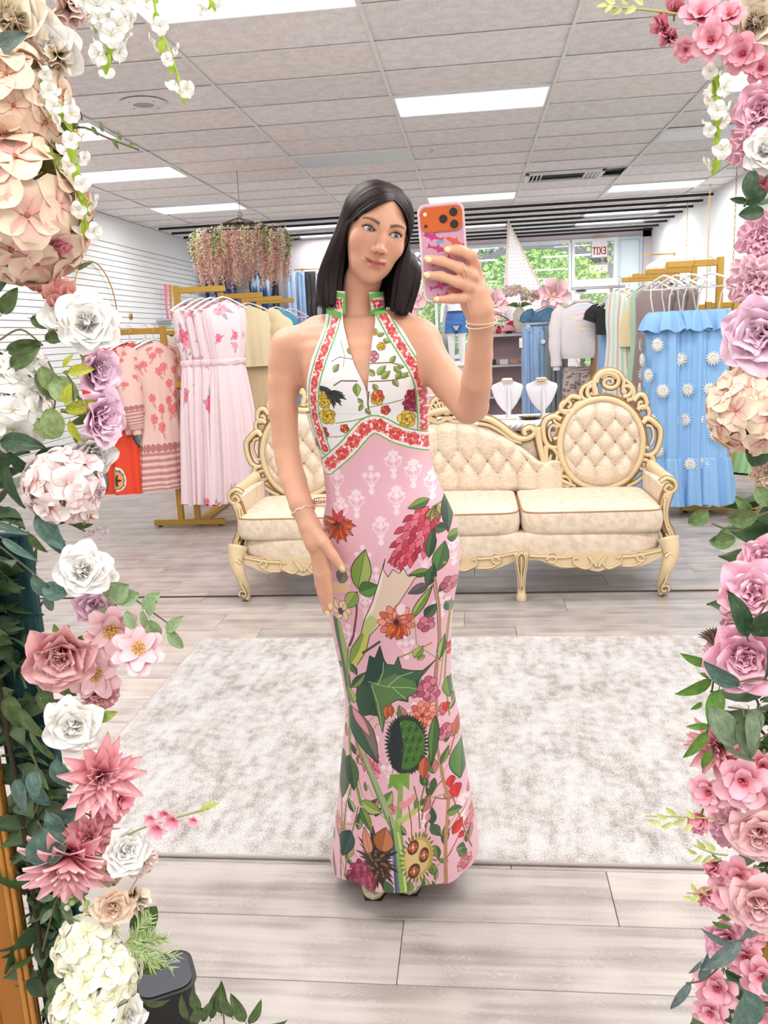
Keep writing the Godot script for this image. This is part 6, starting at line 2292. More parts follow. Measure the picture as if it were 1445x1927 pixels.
# surface nets over a box, visiting only blocks near the surface
func net(mb: MB,lo: Vector3,hi: Vector3,cell: float,which: int) -> void:
	var n := Vector3i(((hi - lo) / cell).ceil())
	var sx := n.x + 1
	var sy := n.y + 1
	var vals := PackedFloat32Array()
	vals.resize(sx * sy * (n.z + 1))
	vals.fill(1e9)
	var ids := PackedInt32Array()
	ids.resize(sx * sy * (n.z + 1))
	ids.fill(-1)
	var B := 5
	var half := cell * B * 0.5
	var reach := half * 2.4
	var cells := PackedInt32Array()
	for bz in range(0,n.z,B):
		for by in range(0,n.y,B):
			for bx in range(0,n.x,B):
				var c := lo + Vector3(bx,by,bz) * cell + Vector3(half,half,half)
				near_up = arm_up.filter(func(q): return cap_d(c,q) < reach + 0.05) if which & 4 else []
				near_down = arm_down.filter(func(q): return cap_d(c,q) < reach + 0.05) if which & 8 else []
				if absf(body_d(c,which)) > reach:
					continue
				for z in range(bz,mini(bz + B,n.z) + 1):
					for y in range(by,mini(by + B,n.y) + 1):
						for x in range(bx,mini(bx + B,n.x) + 1):
							var i := x + sx * (y + sy * z)
							if vals[i] > 1e8:
								vals[i] = body_d(lo + Vector3(x,y,z) * cell,which)
							if x < mini(bx + B,n.x) and y < mini(by + B,n.y) and z < mini(bz + B,n.z):
								cells.append(i)
	var dx := 1
	var dy := sx
	var dz := sx * sy
	var cor := [0,dx,dy,dx + dy,dz,dx + dz,dy + dz,dx + dy + dz]
	var ed := [[0,1],[2,3],[4,5],[6,7],[0,2],[1,3],[4,6],[5,7],[0,4],[1,5],[2,6],[3,7]]
	var off := [Vector3(0,0,0),Vector3(1,0,0),Vector3(0,1,0),Vector3(1,1,0),Vector3(0,0,1),Vector3(1,0,1),Vector3(0,1,1),Vector3(1,1,1)]
	for i in cells:
		var neg := 0
		for k in 8:
			if vals[i + cor[k]] < 0.0:
				neg += 1
		if neg == 0 or neg == 8:
			continue
		var s := Vector3.ZERO
		var m := 0
		for e in ed:
			var a := vals[i + cor[e[0]]]
			var b := vals[i + cor[e[1]]]
			if (a < 0.0) != (b < 0.0):
				s += (off[e[0]] as Vector3).lerp(off[e[1]],a / (a - b))
				m += 1
		var x := i % sx
		var y := (i / sx) % sy
		var z := i / dz
		ids[i] = mb.vert(lo + (Vector3(x,y,z) + s / m) * cell)
	for i in cells:
		if ids[i] < 0:
			continue
		for ax in 3:
			var st: int = [dx,dy,dz][ax]
			var u: int = [dy,dz,dx][ax]
			var v: int = [dz,dx,dy][ax]
			var a := vals[i]
			var b := vals[i + st]
			if (a < 0.0) == (b < 0.0) or i < u + v:
				continue
			var q := [ids[i - u - v],ids[i - v],ids[i],ids[i - u]]
			if q[0] < 0 or q[1] < 0 or q[3] < 0:
				continue
			if a < 0.0:
				mb.tri(q[0],q[2],q[1])
				mb.tri(q[0],q[3],q[2])
			else:
				mb.tri(q[0],q[1],q[2])
				mb.tri(q[0],q[2],q[3])

func lin(r: float,g: float,b: float) -> Color:
	return Color(r,g,b).srgb_to_linear()

func skin_color(p: Vector3) -> Color:
	var c := lin(0.875,0.665,0.55)
	var q := (HI * (p - HEAD_AT)) / HEAD_S
	if q.length() > 0.16:
		return c
	var hair := lin(0.14,0.1,0.1)
	# scalp under the hair
	var front := 0.079 - 6.0 * (q.x - 0.006) * (q.x - 0.006)
	if (q.y > front and q.z > 0.0) or (q.z <= 0.0 and q.y > 0.012) or (q.z < -0.03):
		return hair
	if q.z < 0.03:
		return c
	c = c.lerp(lin(0.88,0.6,0.52),0.55 * clampf(1.0 - Vector2((absf(q.x) - 0.043) / 0.022,(q.y + 0.024) / 0.018).length(),0,1))
	# lips
	var ly := q.y + 0.0658 - 11.0 * q.x * q.x
	var lm := Vector2(q.x / 0.0245,ly / (0.0088 if ly < 0 else 0.0072 + 0.0015 * cos(q.x * 300.0))).length()
	c = c.lerp(lin(0.72,0.40,0.39),clampf((1.06 - lm) * 6.0,0,0.95))
	if lm < 1.12 and absf(ly) < 0.0011:
		c = lin(0.5,0.24,0.23)
	for s in [-1.0,1.0]:
		var x: float = s * q.x
		# brows
		var u := (x - 0.0125) / 0.038
		if u > 0.0 and u < 1.0:
			var by := 0.0185 + 0.0075 * sin(u * 2.3) - 0.002 * u
			var th := 0.0034 * (1.0 - 0.65 * u * u)
			c = c.lerp(lin(0.33,0.22,0.18),clampf((1.35 - absf(q.y - by) / th) * 1.6,0,0.88))
		# dark lash line round the opening
		var ex: float = q.x - s * 0.0315
		var ey: float = q.y - 0.003 - s * ex * 0.07
		var lens := maxf(Vector2(ex,ey + 0.0178).length() - 0.0235,Vector2(ex,ey - 0.0192).length() - 0.0238)
		if ey > -0.001:
			c = c.lerp(lin(0.13,0.09,0.085),clampf((0.0026 - lens) * 600.0,0,0.92))
		else:
			c = c.lerp(lin(0.42,0.27,0.23),clampf((0.0016 - lens) * 600.0,0,0.7))
	# nostrils
	if q.y < -0.038 and q.y > -0.0465 and q.z > 0.08:
		c = c.lerp(lin(0.4,0.22,0.18),clampf(1.25 - Vector2((absf(q.x) - 0.0065) / 0.0042,(q.y + 0.0425) / 0.003).length(),0,0.8))
	return c

func make_person() -> void:
	HB = Basis(Vector3(0,0,1),-0.271) * Basis(Vector3.UP,0.334) * Basis(Vector3.RIGHT,0.068)
	HI = HB.inverse()
	for f in face:
		fc.append(f[0])
		fr.append(f[1])
		fk.append(f[2])
	torso = [Vector4(1.411,-0.251,0.05,0.043),Vector4(1.394,-0.252,0.093,0.05),Vector4(1.373,-0.248,0.135,0.063),Vector4(1.35,-0.248,0.148,0.08),Vector4(1.315,-0.247,0.145,0.097),Vector4(1.277,-0.245,0.139,0.108),Vector4(1.243,-0.242,0.135,0.108),Vector4(1.195,-0.239,0.13,0.098),Vector4(1.146,-0.234,0.127,0.088),Vector4(1.097,-0.227,0.12,0.082),Vector4(1.047,-0.218,0.12,0.086),Vector4(0.984,-0.206,0.131,0.096),Vector4(0.92,-0.201,0.141,0.104),Vector4(0.843,-0.198,0.141,0.1),Vector4(0.724,-0.204,0.111,0.085),Vector4(0.588,-0.206,0.091,0.07)]
	trunk = chain([[P(-0.26,1.386,-1.9),.047],[P(-0.256,1.432,-1.897),.0405],[P(-0.239,1.488,-1.89),.0385],[P(-0.222,1.532,-1.886),.039]],0.012)
	trunk += chain([[P(-0.263,1.383,-1.905),.034],[P(-0.346,1.378,-1.902),.033],[P(-0.4,1.352,-1.892),.034]],0.04)
	trunk += chain([[P(-0.258,1.383,-1.905),.034],[P(-0.17,1.379,-1.902),.034],[P(-0.121,1.36,-1.89),.0385]],0.04)
	for s in [[660,0],[805,1]]:
		trunk += chain([[Vector3(-0.235 if s[1] == 0 else -0.16,0.62,PZ),0.06],[Vector3(-0.25 if s[1] == 0 else -0.165,0.1,-1.93 - 0.02 * s[1]),0.038],[Vector3(-0.26 if s[1] == 0 else -0.155,0.05,-1.87),0.028]],0.03)
	arm_up = chain([[P(-0.119,1.356,-1.885),.0395],[P(-0.097,1.32,-1.865),.0385],[P(-0.051,1.259,-1.82),.0368],[P(-0.011,1.211,-1.775),.0335],[P(-0.001,1.216,-1.765),.0325],[P(0.007,1.272,-1.7),.0305],[P(0.013,1.324,-1.66),.0262],[P(0.019,1.38,-1.612),.0222],[P(0.014,1.411,-1.598),.026],[P(0.006,1.437,-1.592),.026]],0.006)
	arm_up += chain([[P(0.018,1.39,-1.606),.023],[P(0.011,1.442,-1.594),.02],[P(0.011,1.466,-1.59),.013]],0.006)
	arm_up += chain([[P(0.015,1.392,-1.606),.022],[P(-0.003,1.421,-1.592),.017],[P(-0.006,1.429,-1.588),.011]],0.006)
	for j in [[[P(0.011,1.468,-1.588),.0115],[P(0.008,1.487,-1.572),.0105],[P(0.002,1.502,-1.556),.0098],[P(-0.019,1.512,-1.551),.0088],[P(-0.04,1.514,-1.554),.0076]],[[P(0.008,1.458,-1.586),.0115],[P(0.002,1.468,-1.566),.0108],[P(-0.018,1.481,-1.552),.0098],[P(-0.05,1.495,-1.552),.0088],[P(-0.077,1.5,-1.554),.0076]],[[P(0.003,1.444,-1.586),.011],[P(-0.004,1.449,-1.566),.0104],[P(-0.023,1.457,-1.552),.0094],[P(-0.053,1.469,-1.552),.0086],[P(-0.079,1.472,-1.554),.0074]],[[P(-0.003,1.431,-1.59),.0105],[P(-0.014,1.429,-1.57),.0098],[P(-0.033,1.429,-1.56),.0086],[P(-0.064,1.429,-1.566),.0066]],[[P(0.015,1.43,-1.605),.014],[P(-0.001,1.47,-1.618),.0115],[P(-0.017,1.499,-1.613),.0095]]]:
		arm_up += chain(j,0.005)
	arm_down = chain([[P(-0.416,1.355,-1.89),.039],[P(-0.426,1.32,-1.889),.0372],[P(-0.433,1.274,-1.888),.0352],[P(-0.437,1.214,-1.886),.0335],[P(-0.436,1.14,-1.882),.03],[P(-0.431,1.102,-1.872),.0292],[P(-0.416,1.052,-1.848),.0295],[P(-0.395,1.004,-1.815),.0265],[P(-0.386,0.982,-1.803),.0225],[P(-0.373,0.955,-1.79),.024],[P(-0.36,0.921,-1.778),.0245]],0.006)
	arm_down += chain([[P(-0.386,0.982,-1.803),.021],[P(-0.345,0.923,-1.77),.017],[P(-0.339,0.899,-1.766),.0125]],0.006)
	arm_down += chain([[P(-0.386,0.982,-1.803),.019],[P(-0.367,0.924,-1.785),.015],[P(-0.363,0.898,-1.782),.011]],0.006)
	for j in [[[P(-0.34,0.902,-1.766),.0118],[P(-0.334,0.857,-1.757),.0105],[P(-0.332,0.815,-1.757),.0095],[P(-0.331,0.775,-1.76),.0078]],[[P(-0.348,0.896,-1.768),.0118],[P(-0.344,0.849,-1.76),.0105],[P(-0.341,0.802,-1.761),.0095],[P(-0.339,0.757,-1.765),.0078]],[[P(-0.357,0.896,-1.774),.0115],[P(-0.354,0.852,-1.768),.01],[P(-0.351,0.808,-1.77),.0092],[P(-0.348,0.767,-1.774),.0074]],[[P(-0.364,0.9,-1.782),.0105],[P(-0.362,0.861,-1.779),.0092],[P(-0.36,0.825,-1.782),.0082],[P(-0.358,0.791,-1.787),.0066]],[[P(-0.36,0.948,-1.778),.017],[P(-0.336,0.926,-1.757),.0135],[P(-0.315,0.898,-1.747),.0115],[P(-0.296,0.869,-1.745),.0088]]]:
		arm_down += chain(j,0.005)

	var t := thing("person","woman in a pink printed halter dress holding up a phone, one hand on her hip","person",Vector3(-0.2,0,PZ))
	var at := Vector3(-0.2,0,PZ)
	var body := MB.new()
	net(body,HEAD_AT + Vector3(-0.09,-0.135,-0.03),HEAD_AT + Vector3(0.11,0.1,0.13),0.0019,3)
	net(body,HEAD_AT + Vector3(-0.13,-0.15,-0.14),HEAD_AT + Vector3(0.13,0.14,0.03),0.005,3)
	net(body,Vector3(-0.41,0.95,-2.02),Vector3(-0.03,HEAD_AT.y - 0.1,-1.7),0.006,15)
	net(body,Vector3(-0.42,0.03,-2.02),Vector3(0.0,0.97,-1.72),0.014,1)
	net(body,Vector3(-0.115,1.36,-1.68),Vector3(0.06,1.6,-1.5),0.003,4)
	net(body,Vector3(-0.11,1.1,-1.92),Vector3(0.1,1.4,-1.56),0.0055,5)
	net(body,Vector3(-0.45,0.76,-1.86),Vector3(-0.29,1.02,-1.7),0.003,8)
	net(body,Vector3(-0.47,0.99,-1.96),Vector3(-0.33,1.45,-1.76),0.0055,9)
	var cols := PackedColorArray()
	for p in body.v:
		cols.append(skin_color(p))
	body.c = cols
	for i in body.v.size():
		body.v[i] -= at
	var sm := StandardMaterial3D.new()
	sm.vertex_color_use_as_albedo = true
	sm.roughness = 0.48
	sm.subsurf_scatter_enabled = true
	sm.subsurf_scatter_strength = 0.06
	mbput("body",body,sm,t,true)

	# eyes
	var ec := Canvas.new(512,256,Color(0.9,0.88,0.88))
	ec.blob(Vector2(256,128),62,62,Color(0.2,0.23,0.27),0,48)
	ec.blob(Vector2(256,128),55,55,Color(0.46,0.53,0.58),0,48)
	for i in 40:
		var a := TAU * i / 40
		ec.line([Vector2(256,128) + Vector2.from_angle(a) * 26,Vector2(256,128) + Vector2.from_angle(a) * 52],1.6,Color(0.66,0.72,0.75))
	ec.blob(Vector2(256,128),25,25,Color(0.02,0.02,0.025),0,32)
	var em := tmat(ec.tex(),0.08)
	for s in [-1.0,1.0]:
		var eb := MB.new()
		var ps := PackedVector3Array()
		for j in 25:
			var b := PI * j / 24 - PI / 2
			for i in 49:
				var a := TAU * i / 48 - PI
				ps.append(Vector3(sin(a) * cos(b),-sin(b),cos(a) * cos(b)) * 0.0162)
		eb.grid(ps,49,false,1,1)
		for i in eb.v.size():
			var d := eb.v[i].normalized()
			eb.uv[i] = Vector2(0.5 + asin(clampf(d.x,-1,1)) * 0.31 if d.z > 0 else 0.02,0.5 - asin(clampf(d.y,-1,1)) * 0.62)
		var e := mbput("eye",eb,em,t)
		var c := HEAD_AT + HB * (Vector3(s * 0.0315,0.003,0.0605) * HEAD_S)
		e.position = c - at
		e.basis = HB * Basis(Vector3.UP,0.16) * Basis(Vector3.RIGHT,0.02) * Basis.from_scale(Vector3.ONE * HEAD_S)
		var lash := MB.new()
		for i in 15:
			var u := -1.0 + i / 7.0
			var x := u * 0.0138
			var y := sqrt(0.0235 * 0.0235 - x * x) - 0.0178
			var z := 0.0605 + sqrt(maxf(0.0,0.0172 * 0.0172 - x * x - y * y)) + 0.0004
			var p := Vector3(s * 0.0315 + x,0.003 + y + s * x * 0.07,z)
			var o := Vector3(0.0035 * u,0.003 + 0.002 * (1 - u * u),0.0045)
			lash.tube([HEAD_AT + HB * (p * HEAD_S) - at,HEAD_AT + HB * ((p + o * 0.6) * HEAD_S) - at,HEAD_AT + HB * ((p + o + Vector3(0,0.0012,0)) * HEAD_S) - at],[0.0007,0.0005,0.0001],4)
		mbput("eyelashes",lash,mat(Color(0.05,0.04,0.04),0.6),t)
	# nails
	var nm := mat(Color(0.93,0.86,0.68),0.25)
	for q in [[P(-0.043,1.514,-1.546),P(-0.036,1.513,-1.546)],[P(-0.078,1.499,-1.547),P(-0.07,1.498,-1.545)],[P(-0.081,1.473,-1.547),P(-0.074,1.471,-1.545)],[P(-0.065,1.43,-1.56),P(-0.059,1.429,-1.558)],[P(-0.293,0.869,-1.737),P(-0.299,0.877,-1.737)],[P(-0.33,0.775,-1.753),P(-0.331,0.785,-1.751)],[P(-0.338,0.757,-1.758),P(-0.339,0.767,-1.756)],[P(-0.347,0.767,-1.768),P(-0.347,0.776,-1.765)]]:
		var d: Vector3 = (q[0] - q[1])
		var nb := MB.new()
		nb.ball(Vector3.ZERO,Vector3(0.0052,d.length() * 0.62 + 0.0012,0.0022),10,8)
		var o := mbput("nail",nb,nm,t)
		o.position = (q[0] + q[1]) / 2 - at
		var y := d.normalized()
		var x := y.cross(Vector3(0,0,1)).normalized()
		o.basis = Basis(x,y,x.cross(y))
	hair(t,at)
	dress(t,at)
	# shoes
	var gold := mat(Color(0.86,0.8,0.68),0.3,0.35)
	for k in 2:
		var toe: Vector3 = [P(-0.276,0,-1.802),P(-0.189,0,-1.824)][k]
		var ps := PackedVector3Array()
		for j in 11:
			var u := pow(j / 10.0,1.5)
			var w := 0.041 * pow(sin(PI * (0.12 + 0.8 * u)),0.5) * (1.0 - 0.18 * u)
			var h := 0.05 - 0.022 * (1.0 - u) * (1.0 - u) if u > 0.05 else 0.028
			w *= [0.0,0.72,0.95][j] if j < 3 else 1.0
			h *= [0.5,0.8,1.0][j] if j < 3 else 1.0
			for i in 18:
				var a := TAU * i / 18
				ps.append(Vector3(cos(a) * w,maxf(0.006,h * 0.5 + sin(a) * h * 0.5) + 0.016 * u,-0.235 * u) + toe + Vector3(0,0,0.016) - at)
		var sb := MB.new()
		sb.grid(ps,18,true)
		var o := mbput("shoe",sb,gold,t)
		var so := MB.new()
		var outline := PackedVector2Array()
		for j in 12:
			var u := j / 11.0
			outline.append(Vector2(0.037 * pow(sin(PI * (0.1 + 0.8 * u)),0.5),-0.235 * u))
		for j in 12:
			var u := 1.0 - j / 11.0
			outline.append(Vector2(-0.037 * pow(sin(PI * (0.1 + 0.8 * u)),0.5),-0.235 * u))
		so.slab(outline,0.006,Transform3D(Basis(Vector3(1,0,0),Vector3(0,0,1),Vector3(0,1,0)),toe - at + Vector3(0,0.0005,0.012)))
		mbput("sole",so,mat(Color(0.2,0.15,0.12),0.7),o)
	# bracelets and hand chain
	var jw := mat(Color(0.95,0.85,0.76),0.3,0.3)
	var b1 := MB.new()
	ring_tube(b1,P(-0.389,0.989,-1.807) - at,Vector3(0.35,-0.85,0.4),0.0275,0.0016,0.002)
	mbput("bracelet",b1,jw,t)
	var b2 := MB.new()
	ring_tube(b2,P(0.018,1.388,-1.607) - at,Vector3(0.0,0.95,0.25),0.0285,0.0011,0.0)
	ring_tube(b2,P(0.018,1.383,-1.611) - at,Vector3(-0.12,0.95,0.3),0.029,0.0011,0.0)
	mbput("bracelet",b2,jw,t)
	var b3 := MB.new()
	ring_tube(b3,P(-0.013,1.477,-1.554) - at,Vector3(0.75,0.5,-0.3),0.0113,0.0009,0.0)
	b3.tube(spline([P(-0.012,1.473,-1.541) - at,P(-0.01,1.444,-1.564) - at,P(-0.005,1.416,-1.569) - at,P(0.002,1.392,-1.583) - at],5),0.0009,5)
	mbput("hand_chain",b3,jw,t)
	phone()

func ring_tube(mb: MB,c: Vector3,axis: Vector3,r: float,w: float,wob: float) -> void:
	var b := basis_z(axis)
	var p := []
	for i in 41:
		var a := TAU * i / 40
		p.append(c + b * Vector3(cos(a) * r,wob * sin(a * 9),sin(a) * r))
	mb.tube(p,w,6,1,false)

func hull(d: Vector3,off: float) -> Vector3:
	return Vector3(0,0.025,-0.012) + d / (d / Vector3(0.076 + off,0.087 + off,0.1 + off)).length()

func hair(t: Node3D,at: Vector3) -> void:
	var hm := StandardMaterial3D.new()
	hm.vertex_color_use_as_albedo = true
	hm.roughness = 0.4
	hm.metallic_specular = 0.35
	hm.cull_mode = BaseMaterial3D.CULL_DISABLED
	var nz := noise(91,1.0,3)
	var hb := MB.new()
	var c := Vector3(0,0.025,-0.012)
	var part := [P(0.012,0.079,0.074),P(0.01,0.1,0.045),P(0.006,0.113,0.0),P(0.002,0.1,-0.06),P(0,0.05,-0.108)]
	for side in 2:
		var s := -1.0 if side == 0 else 1.0
		var ear := [P(s * 0.075,-0.004,0.044),P(s * 0.09,-0.012,0.012),P(s * 0.097,-0.02,-0.03),P(s * 0.06,-0.03,-0.095),P(0,-0.03,-0.118)]
		var mid: Array = [[P(-0.283,1.516,-1.846),0],[P(-0.315,1.51,-1.855),0],[P(-0.336,1.51,-1.885),0],[P(-0.329,1.517,-1.94),0],[P(-0.252,1.518,-1.985),0]] if side == 0 else [[P(-0.153,1.502,-1.852),0],[P(-0.12,1.502,-1.858),0],[P(-0.107,1.501,-1.885),0],[P(-0.132,1.507,-1.95),0],[P(-0.24,1.517,-1.985),0]]
		var low: Array = [[P(-0.293,1.441,-1.838),0],[P(-0.315,1.436,-1.842),0],[P(-0.34,1.439,-1.872),0],[P(-0.33,1.443,-1.94),0],[P(-0.25,1.44,-1.99),0]] if side == 0 else [[P(-0.167,1.426,-1.843),0],[P(-0.146,1.412,-1.842),0],[P(-0.134,1.418,-1.872),0],[P(-0.148,1.428,-1.95),0],[P(-0.238,1.437,-1.99),0]]
		for lay in 2:
			var nu := 150
			var nv := 30
			var ps := PackedVector3Array()
			var cl := PackedColorArray()
			for i in nu:
				var u := float(i) / (nu - 1)
				var p0: Vector3 = curve(part,u)
				var e: Vector3 = curve(ear,u)
				var m: Vector3 = curve(mid.map(func(q): return q[0]),u)
				var b: Vector3 = curve(low.map(func(q): return q[0]),u)
				var pts := []
				var fine := nz.get_noise_2d(u * 46.0,side * 40.0 + lay * 9)
				var off := 0.009 - 0.006 * lay + 0.0022 * fine
				var d0 := (p0 - c).normalized()
				var d1 := (e - c).normalized()
				for k in 6:
					var f := k / 5.0
					var d := d0.slerp(d1,f)
					var h := hull(d,off * (0.25 + 0.75 * minf(1.0,f * 3.0)))
					if k == 5:
						h = h.lerp(e,0.6)
					pts.append(HEAD_AT + HB * (h * HEAD_S))
				var inn := (Vector3(-0.21,m.y,-1.89) - m).normalized() * (0.012 * lay)
				pts.append(m + inn + Vector3(s * 0.0016 * fine,0,0.0016 * fine))
				pts.append(b + inn + Vector3(s * 0.0025 * fine,0.011 * nz.get_noise_2d(u * 60.0,7.0 + lay),0.0025 * fine))
				var sp := spline(pts,6)
				nv = sp.size()
				var tone := lin(0.15,0.105,0.108) * (1.0 + 0.55 * nz.get_noise_2d(u * 90.0,side * 11.0))
				for q in sp:
					ps.append(q - at)
					cl.append(tone)
			var o := hb.grid(ps,nv)
			for k in cl.size():
				hb.c[o + k] = cl[k]
	var o := mbput("hair",hb,hm,t,true)
	o.set_meta("label","long straight dark brown hair, parted near the middle")

func curve(p: Array,u: float) -> Vector3:
	var x := clampf(u,0,1) * (p.size() - 1)
	var i := mini(int(x),p.size() - 2)
	var a: Vector3 = p[maxi(i - 1,0)]
	var d: Vector3 = p[mini(i + 2,p.size() - 1)]
	return (p[i] as Vector3).cubic_interpolate(p[i + 1],a,d,x - i)

# x, y of the print for a point on the cloth
func print_uv(p: Vector3) -> Vector2:
	return Vector2((p.x + 0.43) / 0.00072 / 640.0,(1.47 - p.y) / 0.00072 / 2048.0)

func dress(t: Node3D,at: Vector3) -> void:
	var dm := tmat(dress_print(),0.42)
	dm.cull_mode = BaseMaterial3D.CULL_DISABLED
	dm.rim_enabled = true
	dm.rim = 0.2
	var rings := [Vector4(1.207,-0.243,0.138,0.114),Vector4(1.171,-0.239,0.135,0.105),Vector4(1.134,-0.234,0.131,0.098),Vector4(1.097,-0.227,0.126,0.094),Vector4(1.047,-0.219,0.13,0.097),Vector4(1.005,-0.209,0.138,0.106),Vector4(0.956,-0.204,0.153,0.116),Vector4(0.912,-0.203,0.16,0.122),Vector4(0.854,-0.201,0.16,0.124),Vector4(0.803,-0.203,0.157,0.122),Vector4(0.759,-0.207,0.152,0.118),Vector4(0.698,-0.21,0.146,0.113),Vector4(0.627,-0.206,0.139,0.108),Vector4(0.547,-0.201,0.133,0.106),Vector4(0.474,-0.194,0.138,0.106),Vector4(0.396,-0.195,0.147,0.112),Vector4(0.292,-0.197,0.16,0.122),Vector4(0.203,-0.199,0.171,0.136),Vector4(0.134,-0.2,0.182,0.148),Vector4(0.064,-0.205,0.19,0.155)]
	rings = spline(rings,4)
	var nu := 120
	var ps := PackedVector3Array()
	for j in rings.size():
		var w: Vector4 = rings[j]
		var f := clampf((0.62 - w.x) / 0.5,0,1)
		for i in nu:
			var a := TAU * i / nu
			var fold := 1.0 + f * f * (0.05 * cos(a * 7 + 0.6) + 0.03 * cos(a * 12 + 2.0 - w.x * 3.0)) + 0.006 * sin(a * 5 + w.x * 30.0) * (1.0 - f)
			var hem := 0.0
			if f > 0.6:
				hem = (f - 0.6) * (0.05 * maxf(0.0,cos(a)) + 0.03 * maxf(0.0,sin(a)))
			ps.append(Vector3(w.y + cos(a) * w.z * (0.75 + 0.25 * fold),w.x + hem,PZ + sin(a) * w.w * fold))
	var sk := MB.new()
	sk.grid(ps,nu,true)
	var all := [sk]
	# bodice panels: outer edge and neckline from collar to waist, laid over the chest
	var lo := [P(-0.314,1.429,-1.815),P(-0.328,1.373,-1.815),P(-0.35,1.319,-1.815),P(-0.364,1.268,-1.815),P(-0.368,1.227,-1.815),P(-0.366,1.182,-1.815)]
	var lv := [P(-0.276,1.425,-1.79),P(-0.278,1.406,-1.79),P(-0.268,1.367,-1.79),P(-0.25,1.312,-1.79),P(-0.226,1.254,-1.79),P(-0.228,1.18,-1.79)]
	var rv := [P(-0.21,1.421,-1.79),P(-0.208,1.398,-1.79),P(-0.212,1.364,-1.79),P(-0.217,1.311,-1.79),P(-0.223,1.254,-1.79),P(-0.227,1.18,-1.79)]
	var ro := [P(-0.187,1.423,-1.83),P(-0.152,1.383,-1.83),P(-0.125,1.337,-1.83),P(-0.105,1.297,-1.83),P(-0.102,1.253,-1.83),P(-0.102,1.172,-1.83)]
	for q in [[lo,lv],[rv,ro]]:
		var a := spline(q[0],6)
		var b := spline(q[1],6)
		var pp := PackedVector3Array()
		for j in a.size():
			for i in 15:
				var p: Vector3 = (a[j] as Vector3).lerp(b[j],i / 14.0)
				var w := loft_at(torso,p.y)
				var e := clampf(absf(p.x - w.y) / (w.z * 1.035),0.0,1.0)
				p.z = PZ + (w.w + 0.008) * sqrt(maxf(0.0,1.0 - e * e)) + 0.003
				# follow the collar bones near the top
				if p.y > 1.36:
					p.z = maxf(p.z,-1.832 + (p.y - 1.36) * -0.12)
				pp.append(p)
		var mb := MB.new()
		mb.grid(pp,15)
		if q[0] == lo:
			mb.ix.reverse()
		all.append(mb)
	# stand collar
	var cp := PackedVector3Array()
	var cc: Vector3 = P(-0.257,1.441,-1.893)
	for j in 5:
		var f := j / 4.0
		for i in 49:
			var a := PI * 0.5 + 0.22 + (TAU - 0.84) * i / 48.0
			var r := 0.0645 - 0.003 * f
			var front := maxf(0.0,sin(a))
			cp.append(cc + Vector3(cos(a) * r * 1.03,lerpf(-0.018,0.03,f) + 0.006 * cos(a) * -1.0 - 0.006 * front,sin(a) * r * 0.93))
	var cm := MB.new()
	cm.grid(cp,49)
	all.append(cm)
	for k in all.size():
		var mb: MB = all[k]
		for i in mb.v.size():
			mb.uv[i] = print_uv(mb.v[i])
			mb.v[i] -= at
		var o := mbput(["skirt","bodice_panel","bodice_panel","collar"][k],mb,dm,t)
		if k == 0:
			o.set_meta("label","pink skirt printed with large botanical flowers, leaves and pods")

